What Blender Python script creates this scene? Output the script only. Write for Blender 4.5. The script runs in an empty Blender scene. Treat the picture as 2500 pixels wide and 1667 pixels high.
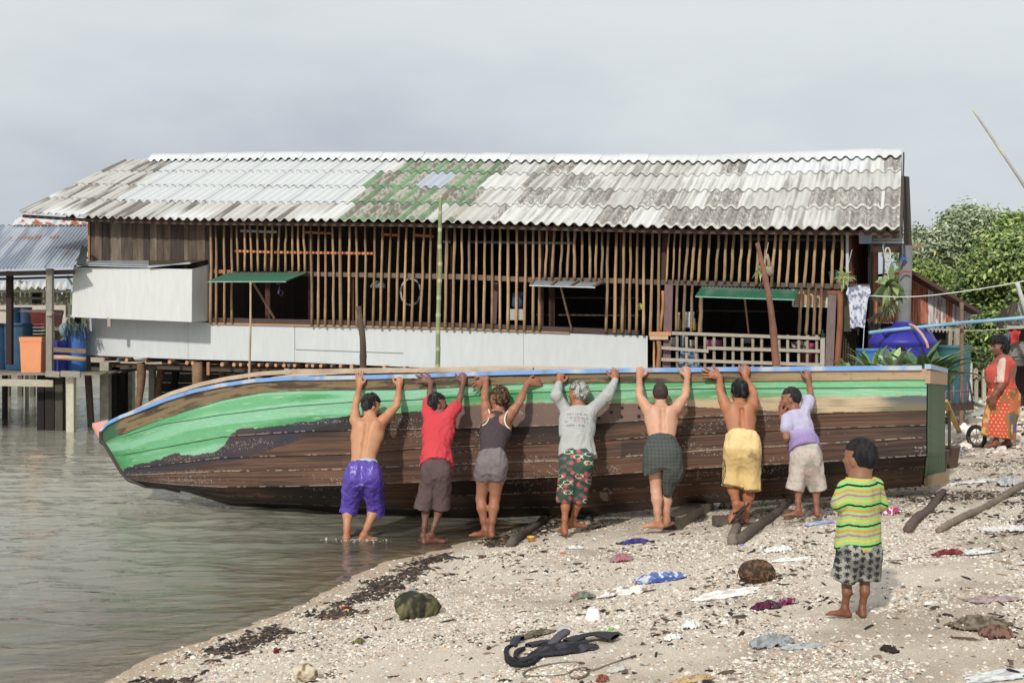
import bpy, bmesh, math, random
import numpy as np
from mathutils import Vector, Matrix
R = math.radians
random.seed(7)
rng = np.random.default_rng(7)
scene = bpy.context.scene
COL = scene.collection

# ------------------------------------------------------------------ camera
F = 2778.0; EYE = 2.25; HOR = 800.0
cam = bpy.data.cameras.new('camera'); camo = bpy.data.objects.new('camera', cam); COL.objects.link(camo)
camo.location = (0, 0, EYE); camo.rotation_euler = (R(90), 0, 0)
cam.sensor_width = 36; cam.lens = 36 * F / 2500; cam.shift_y = -(833.5 - HOR) / 2500
cam.clip_start = 0.05; cam.clip_end = 3000
scene.camera = camo
# ------------------------------------------------------------------ sun + sky
SUN_EL, SUN_H = R(37), (0.40, 0.917)           # travel direction of the light on the ground
sl = bpy.data.lights.new('sun', 'SUN'); so = bpy.data.objects.new('sun', sl); COL.objects.link(so)
sl.energy = 2.9; sl.angle = R(2.6); sl.color = (1.0, 0.955, 0.885)
_d = Vector((SUN_H[0] * math.cos(SUN_EL), SUN_H[1] * math.cos(SUN_EL), -math.sin(SUN_EL)))
so.rotation_euler = _d.to_track_quat('-Z', 'Y').to_euler()
so.location = (-8, -16, 20)
w = bpy.data.worlds.new('World'); scene.world = w; w.use_nodes = True
nt = w.node_tree; N = nt.nodes; L = nt.links; N.clear()
def nn(t, **k):
    n = N.new(t)
    for a, b in k.items(): setattr(n, a, b)
    return n
sky = nn('ShaderNodeTexSky', sky_type='NISHITA', sun_disc=False)
sky.sun_elevation = SUN_EL; sky.sun_rotation = math.atan2(-SUN_H[0], -SUN_H[1])
bg1 = nn('ShaderNodeBackground'); bg1.inputs[1].default_value = 0.10
L.new(sky.outputs[0], bg1.inputs[0])
# overcast cloud layer: colour by elevation, broken by soft noise
tc = nn('ShaderNodeTexCoord'); sep = nn('ShaderNodeSeparateXYZ'); L.new(tc.outputs['Generated'], sep.inputs[0])
mp = nn('ShaderNodeMapping'); mp.inputs['Scale'].default_value = (1.2, 1.2, 3.2); L.new(tc.outputs['Generated'], mp.inputs[0])
no = nn('ShaderNodeTexNoise'); no.inputs['Scale'].default_value = 2.1; no.inputs['Detail'].default_value = 5; no.inputs['Roughness'].default_value = 0.5
mp.inputs['Location'].default_value = (0.35, 0.2, 0.55)
L.new(mp.outputs[0], no.inputs[0])
ma = nn('ShaderNodeMath', operation='MULTIPLY_ADD'); L.new(no.outputs[0], ma.inputs[0]); ma.inputs[1].default_value = 0.42; ma.inputs[2].default_value = -0.21
ad = nn('ShaderNodeMath', operation='ADD'); L.new(sep.outputs[2], ad.inputs[0]); L.new(ma.outputs[0], ad.inputs[1])
cr = nn('ShaderNodeValToRGB'); L.new(ad.outputs[0], cr.inputs[0])
e = cr.color_ramp.elements
def lin(r, g, b): return tuple(((c / 255) / 12.92 if c <= 10 else ((c / 255 + 0.055) / 1.055) ** 2.4) for c in (r, g, b)) + (1,)
e[0].position = 0.0; e[0].color = lin(183, 189, 200)
e[1].position = 0.27; e[1].color = lin(224, 229, 231)
for p, c in ((0.08, (188, 194, 204)), (0.14, (206, 212, 218)), (0.20, (218, 223, 225))):
    x = cr.color_ramp.elements.new(p); x.color = lin(*c)
bg2 = nn('ShaderNodeBackground'); L.new(cr.outputs[0], bg2.inputs[0]); bg2.inputs[1].default_value = 1.02
mx = nn('ShaderNodeMixShader'); mx.inputs[0].default_value = 0.93
L.new(bg1.outputs[0], mx.inputs[1]); L.new(bg2.outputs[0], mx.inputs[2])
out = nn('ShaderNodeOutputWorld'); L.new(mx.outputs[0], out.inputs[0])
vs = scene.view_settings; vs.view_transform = 'Standard'; vs.look = 'None'; vs.exposure = 0; vs.gamma = 1; vs.use_curve_mapping = False
scene.cycles.max_bounces = 6; scene.cycles.diffuse_bounces = 3; scene.cycles.transparent_max_bounces = 6

# ------------------------------------------------------------------ numpy noise
def _h(ix, iy, iz, s):
    n = (ix.astype(np.int64) * 374761393 + iy.astype(np.int64) * 668265263 + iz.astype(np.int64) * 2147483647 + s * 974711) & 0xffffffff
    n = ((n ^ (n >> 13)) * 1274126177) & 0xffffffff
    n = ((n ^ (n >> 16)) * 2246822519) & 0xffffffff
    return ((n >> 8) & 0xffff) / 65535.0
def vn(x, y, z=0.0, s=0):
    x, y, z = np.broadcast_arrays(np.asarray(x, float), np.asarray(y, float), np.asarray(z, float))
    ix, iy, iz = np.floor(x), np.floor(y), np.floor(z)
    fx, fy, fz = x - ix, y - iy, z - iz
    fx = fx * fx * (3 - 2 * fx); fy = fy * fy * (3 - 2 * fy); fz = fz * fz * (3 - 2 * fz)
    r = 0
    for a in (0, 1):
        for b in (0, 1):
            for c in (0, 1):
                r = r + _h(ix + a, iy + b, iz + c, s) * (fx if a else 1 - fx) * (fy if b else 1 - fy) * (fz if c else 1 - fz)
    return r
def fbm(x, y, z=0.0, o=4, s=0):
    r = 0; a = 0.5; t = 0
    for i in range(o):
        r = r + a * vn(np.asarray(x) * 2 ** i, np.asarray(y) * 2 ** i, np.asarray(z) * 2 ** i, s + i); t += a; a *= 0.5
    return r / t
def ss(x, a, b):
    t = np.clip((x - a) / (b - a), 0, 1); return t * t * (3 - 2 * t)
def mixc(a, b, t): return np.asarray(a)[..., :3] * (1 - t[..., None]) + np.asarray(b)[..., :3] * t[..., None]
def L3(r, g, b):
    c = np.array(lin(r, g, b)[:3]); return c + (c @ np.array((.25, .6, .15)) - c) * .20

# ------------------------------------------------------------------ pixel ray helpers (photo pixels to metres)
def P(px, py, Y): return np.array(((px - 1250) / F * Y, Y, EYE - (py - HOR) / F * Y))
SHORE = np.array([(-4.5, -30), (-3.9, 0), (-3.1, 5), (-2.61, 7.21), (-2.40, 7.90), (-2.10, 8.45), (-1.80, 9.07), (-1.50, 10.06), (-1.20, 10.97), (-.72, 11.57), (-.40, 12.1), (.15, 12.9), (1.2, 14.5), (2.4, 17), (3.0, 20), (4, 26), (5, 60), (8, 260)], float)
def shore_d(x, y):
    x = np.asarray(x, float); y = np.asarray(y, float)
    best = np.full(x.shape, 1e9); sg = np.ones(x.shape)
    for (ax, ay), (bx, by) in zip(SHORE[:-1], SHORE[1:]):
        dx, dy = bx - ax, by - ay; l2 = dx * dx + dy * dy
        t = np.clip(((x - ax) * dx + (y - ay) * dy) / l2, 0, 1)
        d = np.hypot(x - ax - t * dx, y - ay - t * dy)
        c = (x - ax) * dy - (y - ay) * dx
        m = d < best; best = np.where(m, d, best); sg = np.where(m, np.sign(c), sg)
    return best * sg
def ground_z(x, y, detail=True):
    x = np.asarray(x, float); y = np.asarray(y, float)
    d = shore_d(x, y)
    if detail: d = d + 0.10 * (vn(x * 1.7, y * 1.7, 0, 3) - .5) * ss(np.abs(y), 0, 1)
    z = np.interp(d, [-30, -6, -2, -.6, 0, 1.15, 2.05, 2.9, 3.5, 4.5, 6, 9, 20, 60], [-1.5, -.8, -.28, -.06, 0, .11, .21, .33, .41, .53, .62, .72, .95, 1.1])
    far = np.clip((y - 56) * .05, -3, .75); z = np.where(y > 50, np.maximum(z, far), z)
    if detail:
        k = ss(d, .1, 1.2)
        z = z + k * (.05 * (fbm(x * .9, y * .9, 0, 3, 5) - .5) + .022 * (fbm(x * 5, y * 5, 0, 2, 9) - .5))
    return z
def G(px, py, detail=True):
    """ground point seen at a photo pixel"""
    Ys = np.linspace(4.5, 40, 2400); X = (px - 1250) / F * Ys; Z = EYE - (py - HOR) / F * Ys
    g = np.maximum(ground_z(X, Ys, detail), 0.0); i = np.argmax(Z < g)
    if i == 0: i = len(Ys) - 1
    return np.array((X[i], Ys[i], g[i]))

# ------------------------------------------------------------------ materials
MATS = {}
def mat(name, col=(.5, .5, .5), rough=.8, attr=None, var=.18, scale=6, stretch=(1, 1, 1), bump=.3, bscale=None, bdist=.01, metal=0, spec=.35, rnd=0, trans=0, alpha=1):
    if name in MATS: return MATS[name]
    m = bpy.data.materials.new(name); m.use_nodes = True; MATS[name] = m
    t = m.node_tree; n = t.nodes; l = t.links; b = n['Principled BSDF']
    b.inputs['Roughness'].default_value = rough; b.inputs['Metallic'].default_value = metal; b.inputs['Specular IOR Level'].default_value = spec
    c = n.new('ShaderNodeTexCoord'); mp = n.new('ShaderNodeMapping'); mp.inputs['Scale'].default_value = stretch; l.new(c.outputs['Object'], mp.inputs[0])
    no = n.new('ShaderNodeTexNoise'); no.inputs['Scale'].default_value = scale; no.inputs['Detail'].default_value = 6; no.inputs['Roughness'].default_value = .62; l.new(mp.outputs[0], no.inputs[0])
    if attr:
        a = n.new('ShaderNodeAttribute'); a.attribute_name = 'Col'; src = a.outputs['Color']
    else:
        a = n.new('ShaderNodeRGB'); a.outputs[0].default_value = (*col[:3], 1); src = a.outputs[0]
    mr = n.new('ShaderNodeMapRange'); mr.inputs['From Min'].default_value = .25; mr.inputs['From Max'].default_value = .75; mr.inputs['To Min'].default_value = 1 - var; mr.inputs['To Max'].default_value = 1 + var
    l.new(no.outputs[0], mr.inputs['Value']); v = mr.outputs[0]
    if rnd:
        oi = n.new('ShaderNodeObjectInfo'); r2 = n.new('ShaderNodeMapRange'); r2.inputs['To Min'].default_value = 1 - rnd; r2.inputs['To Max'].default_value = 1 + rnd; l.new(oi.outputs['Random'], r2.inputs['Value'])
        mm = n.new('ShaderNodeMath'); mm.operation = 'MULTIPLY'; l.new(v, mm.inputs[0]); l.new(r2.outputs[0], mm.inputs[1]); v = mm.outputs[0]
    vm = n.new('ShaderNodeVectorMath'); vm.operation = 'SCALE'; l.new(src, vm.inputs[0]); l.new(v, vm.inputs['Scale']); l.new(vm.outputs[0], b.inputs['Base Color'])
    if bump:
        n2 = no
        if bscale:
            n2 = n.new('ShaderNodeTexNoise'); n2.inputs['Scale'].default_value = bscale; n2.inputs['Detail'].default_value = 5; l.new(mp.outputs[0], n2.inputs[0])
        bp = n.new('ShaderNodeBump'); bp.inputs['Strength'].default_value = bump; bp.inputs['Distance'].default_value = bdist; l.new(n2.outputs[0], bp.inputs['Height']); l.new(bp.outputs[0], b.inputs['Normal'])
    if trans: b.inputs['Transmission Weight'].default_value = trans
    if alpha < 1: b.inputs['Alpha'].default_value = alpha
    return m

# ------------------------------------------------------------------ scene graph
ORG = {}
def tag(o, label=None, cat=None, group=None, kind=None):
    if label: o['label'] = label
    if cat: o['category'] = cat
    if group: o['group'] = group
    if kind: o['kind'] = kind
    return o
def thing(name, label, cat, loc, group=None):
    o = bpy.data.objects.new(name, None); COL.objects.link(o); o.empty_display_size = .2
    o.location = tuple(float(a) for a in loc); ORG[o.name] = np.array(loc, float)
    return tag(o, label, cat, group)
def mobj(name, V, Fc, m, parent=None, col=None, smooth=False, base=None):
    """mesh from WORLD vertices; its origin sits at its thing's base"""
    V = np.asarray(V, float).reshape(-1, 3)
    if parent is not None: org = ORG[parent.name]
    else: org = np.array(base, float) if base is not None else np.array([V[:, 0].mean(), V[:, 1].mean(), V[:, 2].min()])
    me = bpy.data.meshes.new(name)
    if isinstance(Fc, np.ndarray):
        k = Fc.shape[1]; nf = len(Fc)
        me.vertices.add(len(V)); me.vertices.foreach_set('co', (V - org).astype(np.float32).ravel())
        me.loops.add(nf * k); me.loops.foreach_set('vertex_index', Fc.astype(np.int32).ravel())
        me.polygons.add(nf); me.polygons.foreach_set('loop_start', np.arange(0, nf * k, k, dtype=np.int32))
        me.update(calc_edges=True)
    else:
        me.from_pydata((V - org).tolist(), [], [tuple(f) for f in Fc]); me.update()
    if smooth: me.polygons.foreach_set('use_smooth', np.ones(len(me.polygons), bool))
    if col is not None:
        at = me.color_attributes.new('Col', 'FLOAT_COLOR', 'POINT')
        c = np.ones((len(V), 4), np.float32); c[:, :3] = np.clip(np.asarray(col)[..., :3], 0, 1); at.data.foreach_set('color', c.ravel())
    me.materials.append(m)
    o = bpy.data.objects.new(name, me); COL.objects.link(o)
    if parent is not None:
        o.parent = parent; ORG[o.name] = org
    else:
        o.location = tuple(org); ORG[o.name] = org
    return o
class MB:
    def __init__(s): s.v = []; s.f = []; s.c = []; s.n = 0
    def add(s, V, Fc, c=None):
        V = np.asarray(V, float).reshape(-1, 3); b = s.n
        s.v.append(V); s.f += [tuple(int(i) + b for i in f) for f in Fc]
        s.c.append(np.broadcast_to(np.asarray(c if c is not None else (.5, .5, .5), float)[..., :3], V.shape)); s.n += len(V); return s
    def hexa(s, a, c=None):
        """8 corners: bottom 4 then top 4"""
        return s.add(a, [(0, 3, 2, 1), (4, 5, 6, 7), (0, 1, 5, 4), (1, 2, 6, 5), (2, 3, 7, 6), (3, 0, 4, 7)], c)
    def box(s, ctr, size, ax=None, c=None):
        ctr = np.array(ctr, float); h = np.array(size, float) / 2
        A = np.eye(3) if ax is None else np.array(ax, float)
        q = [ctr + A.T @ (np.array(k) * h) for k in ((-1, -1, -1), (1, -1, -1), (1, 1, -1), (-1, 1, -1), (-1, -1, 1), (1, -1, 1), (1, 1, 1), (-1, 1, 1))]
        return s.hexa(q, c)
    def beam(s, a, b, w, h, up=(0, 0, 1), c=None):
        a = np.array(a, float); b = np.array(b, float); d = b - a; d /= np.linalg.norm(d) + 1e-9
        u = np.array(up, float); sd = np.cross(d, u)
        if np.linalg.norm(sd) < 1e-3: sd = np.cross(d, (1, 0, 0))
        sd /= np.linalg.norm(sd); u = np.cross(sd, d); x = sd * w / 2; y = u * h / 2
        return s.hexa([a - x - y, a + x - y, b + x - y, b - x - y, a - x + y, a + x + y, b + x + y, b - x + y], c)
    def tube(s, pts, r, n=8, c=None, cap=True, jit=0):
        pts = np.array(pts, float); m = len(pts); r = np.broadcast_to(np.array(r, float), (m,))
        t = np.gradient(pts, axis=0); t /= np.linalg.norm(t, axis=1)[:, None] + 1e-9
        ref = np.array((0, 0, 1.)) if abs(t[0][2]) < .8 else np.array((1., 0, 0)); V = []
        for i in range(m):
            x = np.cross(t[i], ref); x /= np.linalg.norm(x) + 1e-9; y = np.cross(t[i], x); ref = np.cross(x, t[i]) if abs(np.dot(ref, t[i])) > .95 else ref
            for k in range(n):
                a = 2 * math.pi * k / n; rr = r[i] * (1 + jit * (random.random() - .5)); V.append(pts[i] + rr * (math.cos(a) * x + math.sin(a) * y))
        Fc = [(i * n + k, i * n + (k + 1) % n, (i + 1) * n + (k + 1) % n, (i + 1) * n + k) for i in range(m - 1) for k in range(n)]
        if cap: Fc += [tuple(range(n - 1, -1, -1)), tuple((m - 1) * n + k for k in range(n))]
        return s.add(V, Fc, c)
    def lathe(s, ctr, prof, n=24, c=None, sx=1, sy=1):
        ctr = np.array(ctr, float); V = []; m = len(prof)
        for r, z in prof:
            for k in range(n):
                a = 2 * math.pi * k / n; V.append(ctr + np.array((r * math.cos(a) * sx, r * math.sin(a) * sy, z)))
        Fc = [(i * n + k, i * n + (k + 1) % n, (i + 1) * n + (k + 1) % n, (i + 1) * n + k) for i in range(m - 1) for k in range(n)]
        return s.add(V, Fc, c)
    def grid(s, Pts, c=None):
        Pts = np.asarray(Pts, float); a, b = Pts.shape[:2]
        Fc = [(i * b + j, i * b + j + 1, (i + 1) * b + j + 1, (i + 1) * b + j) for i in range(a - 1) for j in range(b - 1)]
        return s.add(Pts.reshape(-1, 3), Fc, None if c is None else np.asarray(c).reshape(-1, 3))
    def out(s, name, m, parent=None, smooth=False, base=None):
        return mobj(name, np.concatenate(s.v), s.f, m, parent, np.concatenate(s.c), smooth, base)
def gridf(a, b):
    i, j = np.meshgrid(np.arange(a - 1), np.arange(b - 1), indexing='ij'); k = (i * b + j).ravel()
    return np.stack([k, k + 1, k + b + 1, k + b], 1)
def crumple_path(a, b, n, amp, seed):
    a = np.array(a, float); b = np.array(b, float); t = np.linspace(0, 1, n)
    p = a + (b - a) * t[:, None]
    for ax, sd in ((0, 0), (1, 17), (2, 31)): p[:, ax] += amp[ax] * (fbm(t * 3.1 + seed * 7.7, sd + .5, 0, 3, 4) - .5) * 2 * np.minimum(1, t * 4 + .3)
    return p
# ================================================================== ground
def axis(lo, hi, a, b, st, gr=1.25):
    c = list(np.arange(a, b, st)); x = b; s_ = st
    while x < hi: c.append(x); s_ *= gr; x += s_
    c.append(hi); x = a; s_ = st; pre = []
    while x > lo: s_ *= gr; x -= s_; pre.append(max(x, lo))
    return np.array(pre[::-1] + c)
gx = axis(-420, 420, -5.5, 8.5, .05); gy = axis(-60, 900, 4.6, 17, .045)
GX, GY = np.meshgrid(gx, gy, indexing='ij'); GZ = ground_z(GX, GY)
d = shore_d(GX, GY); n1 = fbm(GX * 2.2, GY * 2.2, 0, 4, 41); n2 = fbm(GX * 9, GY * 9, 0, 3, 42); n3 = fbm(GX * .7, GY * .7, 0, 3, 43)
dry = L3(214, 198, 176) * .90; dk = L3(182, 162, 138) * .85; wet = L3(184, 158, 126) * .9; mud = L3(172, 152, 116)
c = mixc(np.broadcast_to(dry, GX.shape + (3,)), dk, ss(n1 * .6 + n3 * .5, .5, .75)[...] * .8)
c = c * (1 + .25 * (n2 - .5))[..., None]
c = mixc(c, wet, ss(-GZ + .02 * n2, -.045, -.002) * .85)
c = mixc(c, mud, ss(-GZ, .05, .4))
patch = ss(fbm(GX * 1.1, GY * 1.6, 0, 3, 77), .55, .66) * ss(GX, 3, 4.5) * ss(-GY, -16, -9)   # dark leaf litter on the right bank
c = mixc(c, L3(96, 80, 66), patch * .55)
road = ss(GY, 22, 40); c = mixc(c, L3(140, 128, 108), road * .6)
def gmat():
    m = mat('beach', rough=.92, attr=1, var=.34, scale=95, bump=.7, bscale=120, bdist=.012)
    return m
V = np.stack([GX, GY, GZ], -1).reshape(-1, 3)
g = mobj('ground', V, gridf(len(gx), len(gy))[:, ::-1], gmat(), col=c.reshape(-1, 3), smooth=True, base=(0, 0, 0)); tag(g, kind='structure')

# ================================================================== water
wx = axis(-420, 6, -8, 1.6, .04, 1.12); wy = axis(-30, 900, 5.6, 17, .028, 1.02)
WX, WY = np.meshgrid(wx, wy, indexing='ij')
dep = -ground_z(WX, WY)
sh = ss(dep, .0, .25)
def ripples(x, y):
    # short wind ripples with crests roughly along x, bent by the shore; ring ripples from the wading man
    a = fbm(x * .55 + .25 * y, y * 2.1 - .12 * x, 0, 2, 11) - .5
    b = fbm(x * 1.7 - y * .3, y * 5.6, 0, 3, 21) - .5
    xb, yb = x + 1.4, y - 12.2; r = np.hypot(xb, yb)
    ring = np.sin(r * 9.0 + 2.2 * vn(x * .8, y * .8, 0, 5)) * np.exp(-((r - 3.4) / 2.2) ** 2) * .5
    c5 = fbm(x * 4.2 + y, y * 12., 0, 2, 31) - .5
    xr, yr = x + 1.62, y - 12.08; r2 = np.hypot(xr, yr * 1.0); rg = np.sin(r2 * 38) * np.exp(-r2 / .28) * .35
    return a * .085 + b * .050 + c5 * .018 + ring * .016 + rg * .012
amp = (.3 + .7 * sh) * (1 - .75 * ss(WY, 18, 45))
WZ = ripples(WX, WY) * amp * np.where(WY < 20, 1, .6)
WZ += .012 * np.exp(-((shore_d(WX, WY) + .12) / .05) ** 2) * ss(WY, 3, 6) * (1 - ss(WY, 12, 13))   # lip of the small swash
keep = (dep > -.06)
Fq = gridf(len(wx), len(wy)); kf = keep.reshape(-1)[Fq].any(1)
m = bpy.data.materials.new('sea_water'); m.use_nodes = True; t = m.node_tree; n = t.nodes; l = t.links; n.clear()
at = n.new('ShaderNodeAttribute'); at.attribute_name = 'Col'
gl = n.new('ShaderNodeBsdfGlossy'); gl.inputs['Roughness'].default_value = .03; gl.inputs['Color'].default_value = (.93, .95, .95, 1)
df = n.new('ShaderNodeBsdfDiffuse'); df.inputs['Color'].default_value = (.31, .298, .24, 1)
tr = n.new('ShaderNodeBsdfTransparent'); tr.inputs['Color'].default_value = (.93, .91, .85, 1)
m1 = n.new('ShaderNodeMixShader'); l.new(at.outputs['Fac'], m1.inputs[0]); l.new(tr.outputs[0], m1.inputs[1]); l.new(df.outputs[0], m1.inputs[2])
c_ = n.new('ShaderNodeTexCoord'); mp = n.new('ShaderNodeMapping'); mp.inputs['Scale'].default_value = (1.5, 5.5, 3); l.new(c_.outputs['Object'], mp.inputs[0])
no = n.new('ShaderNodeTexNoise'); no.inputs['Scale'].default_value = 1.4; no.inputs['Detail'].default_value = 4; l.new(mp.outputs[0], no.inputs[0])
bp = n.new('ShaderNodeBump'); bp.inputs['Strength'].default_value = .55; bp.inputs['Distance'].default_value = .045; l.new(no.outputs[0], bp.inputs['Height'])
fr = n.new('ShaderNodeFresnel'); fr.inputs['IOR'].default_value = 1.34; l.new(bp.outputs[0], fr.inputs['Normal']); l.new(bp.outputs[0], gl.inputs['Normal']); l.new(bp.outputs[0], df.inputs['Normal'])
m2 = n.new('ShaderNodeMixShader'); l.new(fr.outputs[0], m2.inputs[0]); l.new(m1.outputs[0], m2.inputs[1]); l.new(gl.outputs[0], m2.inputs[2])
o = n.new('ShaderNodeOutputMaterial'); l.new(m2.outputs[0], o.inputs[0])
murk = (1 - np.exp(-np.maximum(dep, 0) * 3.0)).reshape(-1, 1).repeat(3, 1)
wt = mobj('water', np.stack([WX, WY, WZ], -1).reshape(-1, 3), Fq[kf][:, ::-1], m, col=murk, smooth=True, base=(0, 0, 0)); tag(wt, kind='structure')

# ================================================================== countless shells, chips and weed
def scatter(name, n, place, colors, size, flat, mt, elong=1.6, seed=1, up=.0):
    """n irregular little chips as one mesh: 8-vertex lumps"""
    r = np.random.default_rng(seed); x, y = place(r, n); n = len(x)
    base = np.array([(-1, -.7, 0), (.9, -.8, 0), (1.1, .6, 0), (-.8, .9, 0), (-.55, -.35, 1), (.5, -.45, .9), (.6, .3, 1), (-.45, .5, .9)])
    s_ = size[0] * (size[1] / size[0]) ** (r.random(n) ** 2.2)
    B = base[None] * (1 + .45 * (r.random((n, 8, 3)) - .5)); B = B * (s_[:, None, None] * np.array([elong, 1, flat * 1.6])) * (1 + .5 * (r.random((n, 1, 3)) - .5))
    a = r.random(n) * 6.283; ca, sa = np.cos(a)[:, None], np.sin(a)[:, None]
    X = B[..., 0] * ca - B[..., 1] * sa; Y = B[..., 0] * sa + B[..., 1] * ca; tl = (r.random((n, 2)) - .5) * .7
    Z = B[..., 2] + X * tl[:, :1] + Y * tl[:, 1:]
    z = ground_z(x, y) - .15 * s_ * flat + up
    V = np.stack([X + x[:, None], Y + y[:, None], Z + z[:, None]], -1).reshape(-1, 3)
    Fb = np.array([(4, 5, 6, 7), (0, 1, 5, 4), (1, 2, 6, 5), (2, 3, 7, 6), (3, 0, 4, 7)])
    Fc = (Fb[None] + (np.arange(n) * 8)[:, None, None]).reshape(-1, 4)
    cs = np.array([c for c, _ in colors]); pw = np.array([p for _, p in colors], float); pw /= pw.sum()
    cc = cs[r.choice(len(cs), n, p=pw)] * (.75 + .45 * r.random((n, 1)))
    o = mobj(name, V, Fc, mt, col=np.repeat(cc, 8, 0), base=(0, 0, 0)); tag(o, kind='stuff'); return o
def beach_pts(r, n, dens, x0=-3.4, x1=8.5, y0=4.8, y1=17, mul=5):
    m = n * mul; y = y0 * (y1 / y0) ** r.random(m); x = x0 + (x1 - x0) * r.random(m)
    ok = (np.abs(x / y) < .5) & (r.random(m) < dens(x, y)); return x[ok][:n], y[ok][:n]
def dens_shell(x, y):
    d = shore_d(x, y); k = fbm(x * 1.3, y * 1.3, 0, 4, 61); k2 = fbm(x * 4, y * 4, 0, 2, 62)
    return np.clip(ss(k + .35 * (k2 - .5), .38, .6), .13, 1) * ss(d, -.05, .35) * (1 - .45 * ss(x, 4, 6))
SH = [(L3(226, 219, 206), 5), (L3(212, 198, 178), 7), (L3(190, 170, 145), 4), (L3(130, 104, 82), 1.2), (L3(92, 78, 66), .5), (L3(205, 160, 130), .9), (L3(160, 152, 142), 1.5)]
ms = mat('shell_chips', rough=.7, attr=1, var=.1, scale=40, bump=0)
scatter('shell_gravel', 120000, lambda r, n: beach_pts(r, n, dens_shell), SH, (.0030, .0115), .45, ms, seed=2)
scatter('shell_pebbles', 2200, lambda r, n: beach_pts(r, n, dens_shell), SH, (.009, .020), .5, ms, 1.35, seed=3)
def dens_weed(x, y):
    d = shore_d(x, y); k = fbm(x * 1.9, y * 1.9, 0, 3, 71)
    band = np.exp(-((d - .42 - .3 * (fbm(x * .8, y * .8, 0, 2, 8) - .5)) / .15) ** 2) * ss(k, .40, .52)
    oth = .025 * ss(k, .52, .68) * ss(d, .5, 1) + .4 * ss(x, 3.6, 5) * ss(-y, -17, -8.5) * ss(fbm(x * 1.1, y * 1.6, 0, 3, 77), .5, .62)
    return np.clip(band + oth, 0, 1)
WD = [(L3(42, 36, 34), 6), (L3(70, 56, 46), 4), (L3(96, 74, 54), 2), (L3(130, 96, 66), 1)]
mw = mat('dead_weed', rough=.75, attr=1, var=.2, scale=40, bump=0)
scatter('seaweed_litter', 17000, lambda r, n: beach_pts(r, n, dens_weed, mul=30), WD, (.005, .019), .35, mw, 2.4, seed=4, up=.004)
def dens_twig(x, y): return np.clip(.22 * ss(fbm(x * 1.6, y * 1.6, 0, 3, 91), .5, .65) + .03, 0, 1) * ss(shore_d(x, y), .3, .8)
scatter('twig_litter', 800, lambda r, n: beach_pts(r, n, dens_twig), WD + [(L3(150, 120, 90), 3)], (.006, .012), .6, mw, 6.5, seed=5, up=.004)
def dens_far(x, y): return np.clip(.3 + ss(fbm(x * .9, y * .9, 0, 3, 63), .4, .6), 0, 1) * ss(x, 5.5, 6.2)
scatter('rubble_stones', 5000, lambda r, n: beach_pts(r, n, dens_far, 5.6, 15, 15.5, 30), SH, (.02, .07), .5, ms, 1.4, seed=6)
PL = [(L3(60, 110, 190), 1), (L3(200, 60, 60), 1), (L3(90, 170, 120), 1), (L3(225, 225, 220), 4), (L3(230, 150, 50), 1)]
scatter('plastic_scraps', 190, lambda r, n: beach_pts(r, n, dens_weed), PL, (.01, .028), .3, mat('plastic', rough=.4, attr=1, var=.08, bump=0), 1.6, seed=8, up=.008)

# ================================================================== boat
BA = math.atan(.28); AX = np.array((math.cos(BA), -math.sin(BA), 0)); BX = np.array((math.sin(BA), math.cos(BA), 0))
def cv(pts):
    a = np.array(pts, float); return lambda x: np.interp(x, a[:, 0], a[:, 1])
c_gun = cv([(225, 1078), (240, 1062), (251, 1051), (268, 1034), (300, 1018), (336, 1005), (404, 978), (472, 957), (540, 942), (625, 930), (710, 925), (863, 923), (1000, 920), (1153, 914), (1383, 908), (1574, 905), (2200, 900), (2320, 899)])
c_bot = cv([(317, 1171), (370, 1176), (418, 1183), (472, 1206), (560, 1233), (710, 1243), (829, 1256), (1000, 1264), (1200, 1264), (1300, 1260), (1500, 1252), (1740, 1228), (2010, 1212), (2155, 1194), (2250, 1186), (2320, 1178)])
c_lt = cv([(317, 1160), (336, 1159), (540, 1151), (846, 1146), (1010, 1138), (1430, 1123), (1700, 1102), (2000, 1084), (2250, 1068), (2320, 1062)])
c_lb = cv([(317, 1171), (430, 1183), (540, 1190), (710, 1188), (846, 1185), (1050, 1177), (1430, 1163), (1700, 1144), (2000, 1129), (2250, 1113), (2320, 1107)])
c_gb = cv([(225, 1090), (254, 1078), (353, 1037), (438, 1008), (540, 976), (642, 957), (744, 952), (1000, 950), (1300, 935), (2000, 929), (2320, 926)])
c_s1 = cv([(254, 1079), (400, 1034), (540, 1012), (700, 992), (863, 980), (1000, 975), (1300, 957), (1700, 948), (2320, 944)])      # green lap
c_s2 = cv([(300, 1110), (540, 1066), (760, 1052), (1000, 1049), (1300, 1041), (1430, 1036), (1700, 1018), (2000, 1009), (2320, 1000)])
c_s3 = cv([(310, 1145), (540, 1118), (863, 1108), (1000, 1096), (1430, 1078), (1700, 1060), (2000, 1046), (2320, 1036)])
c_s4 = cv([(400, 1186), (560, 1212), (1000, 1215), (1430, 1199), (1700, 1182), (2000, 1162), (2250, 1140), (2320, 1132)])
c_s5 = cv([(400, 1188), (560, 1224), (1000, 1243), (1430, 1237), (1700, 1210), (2000, 1188), (2250, 1166), (2320, 1158)])
LINES = [c_gun, c_gb, c_s1, c_s2, c_s3, c_lt, c_lb, c_s4, c_s5, c_bot]
LV = np.array([0, .075, .22, .42, .56, .66, .74, .83, .92, 1.0])
OFF = np.array([1, 1.0, 1.0, .985, .955, .93, .90, .70, .42, .08])
NU, NV = 1400, 260
uu = np.linspace(0, 1, NU) ** 1.0; vv = np.linspace(0, 1, NV)
vv = np.sort(np.concatenate([np.linspace(0, 1, NV - 2 * (len(LV) - 2)), LV[1:-1] - .0012, LV[1:-1] + .0012])); NV = len(vv)
C0 = np.array((-5.36, 14.93, 0)); LEN = 10.12
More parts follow.
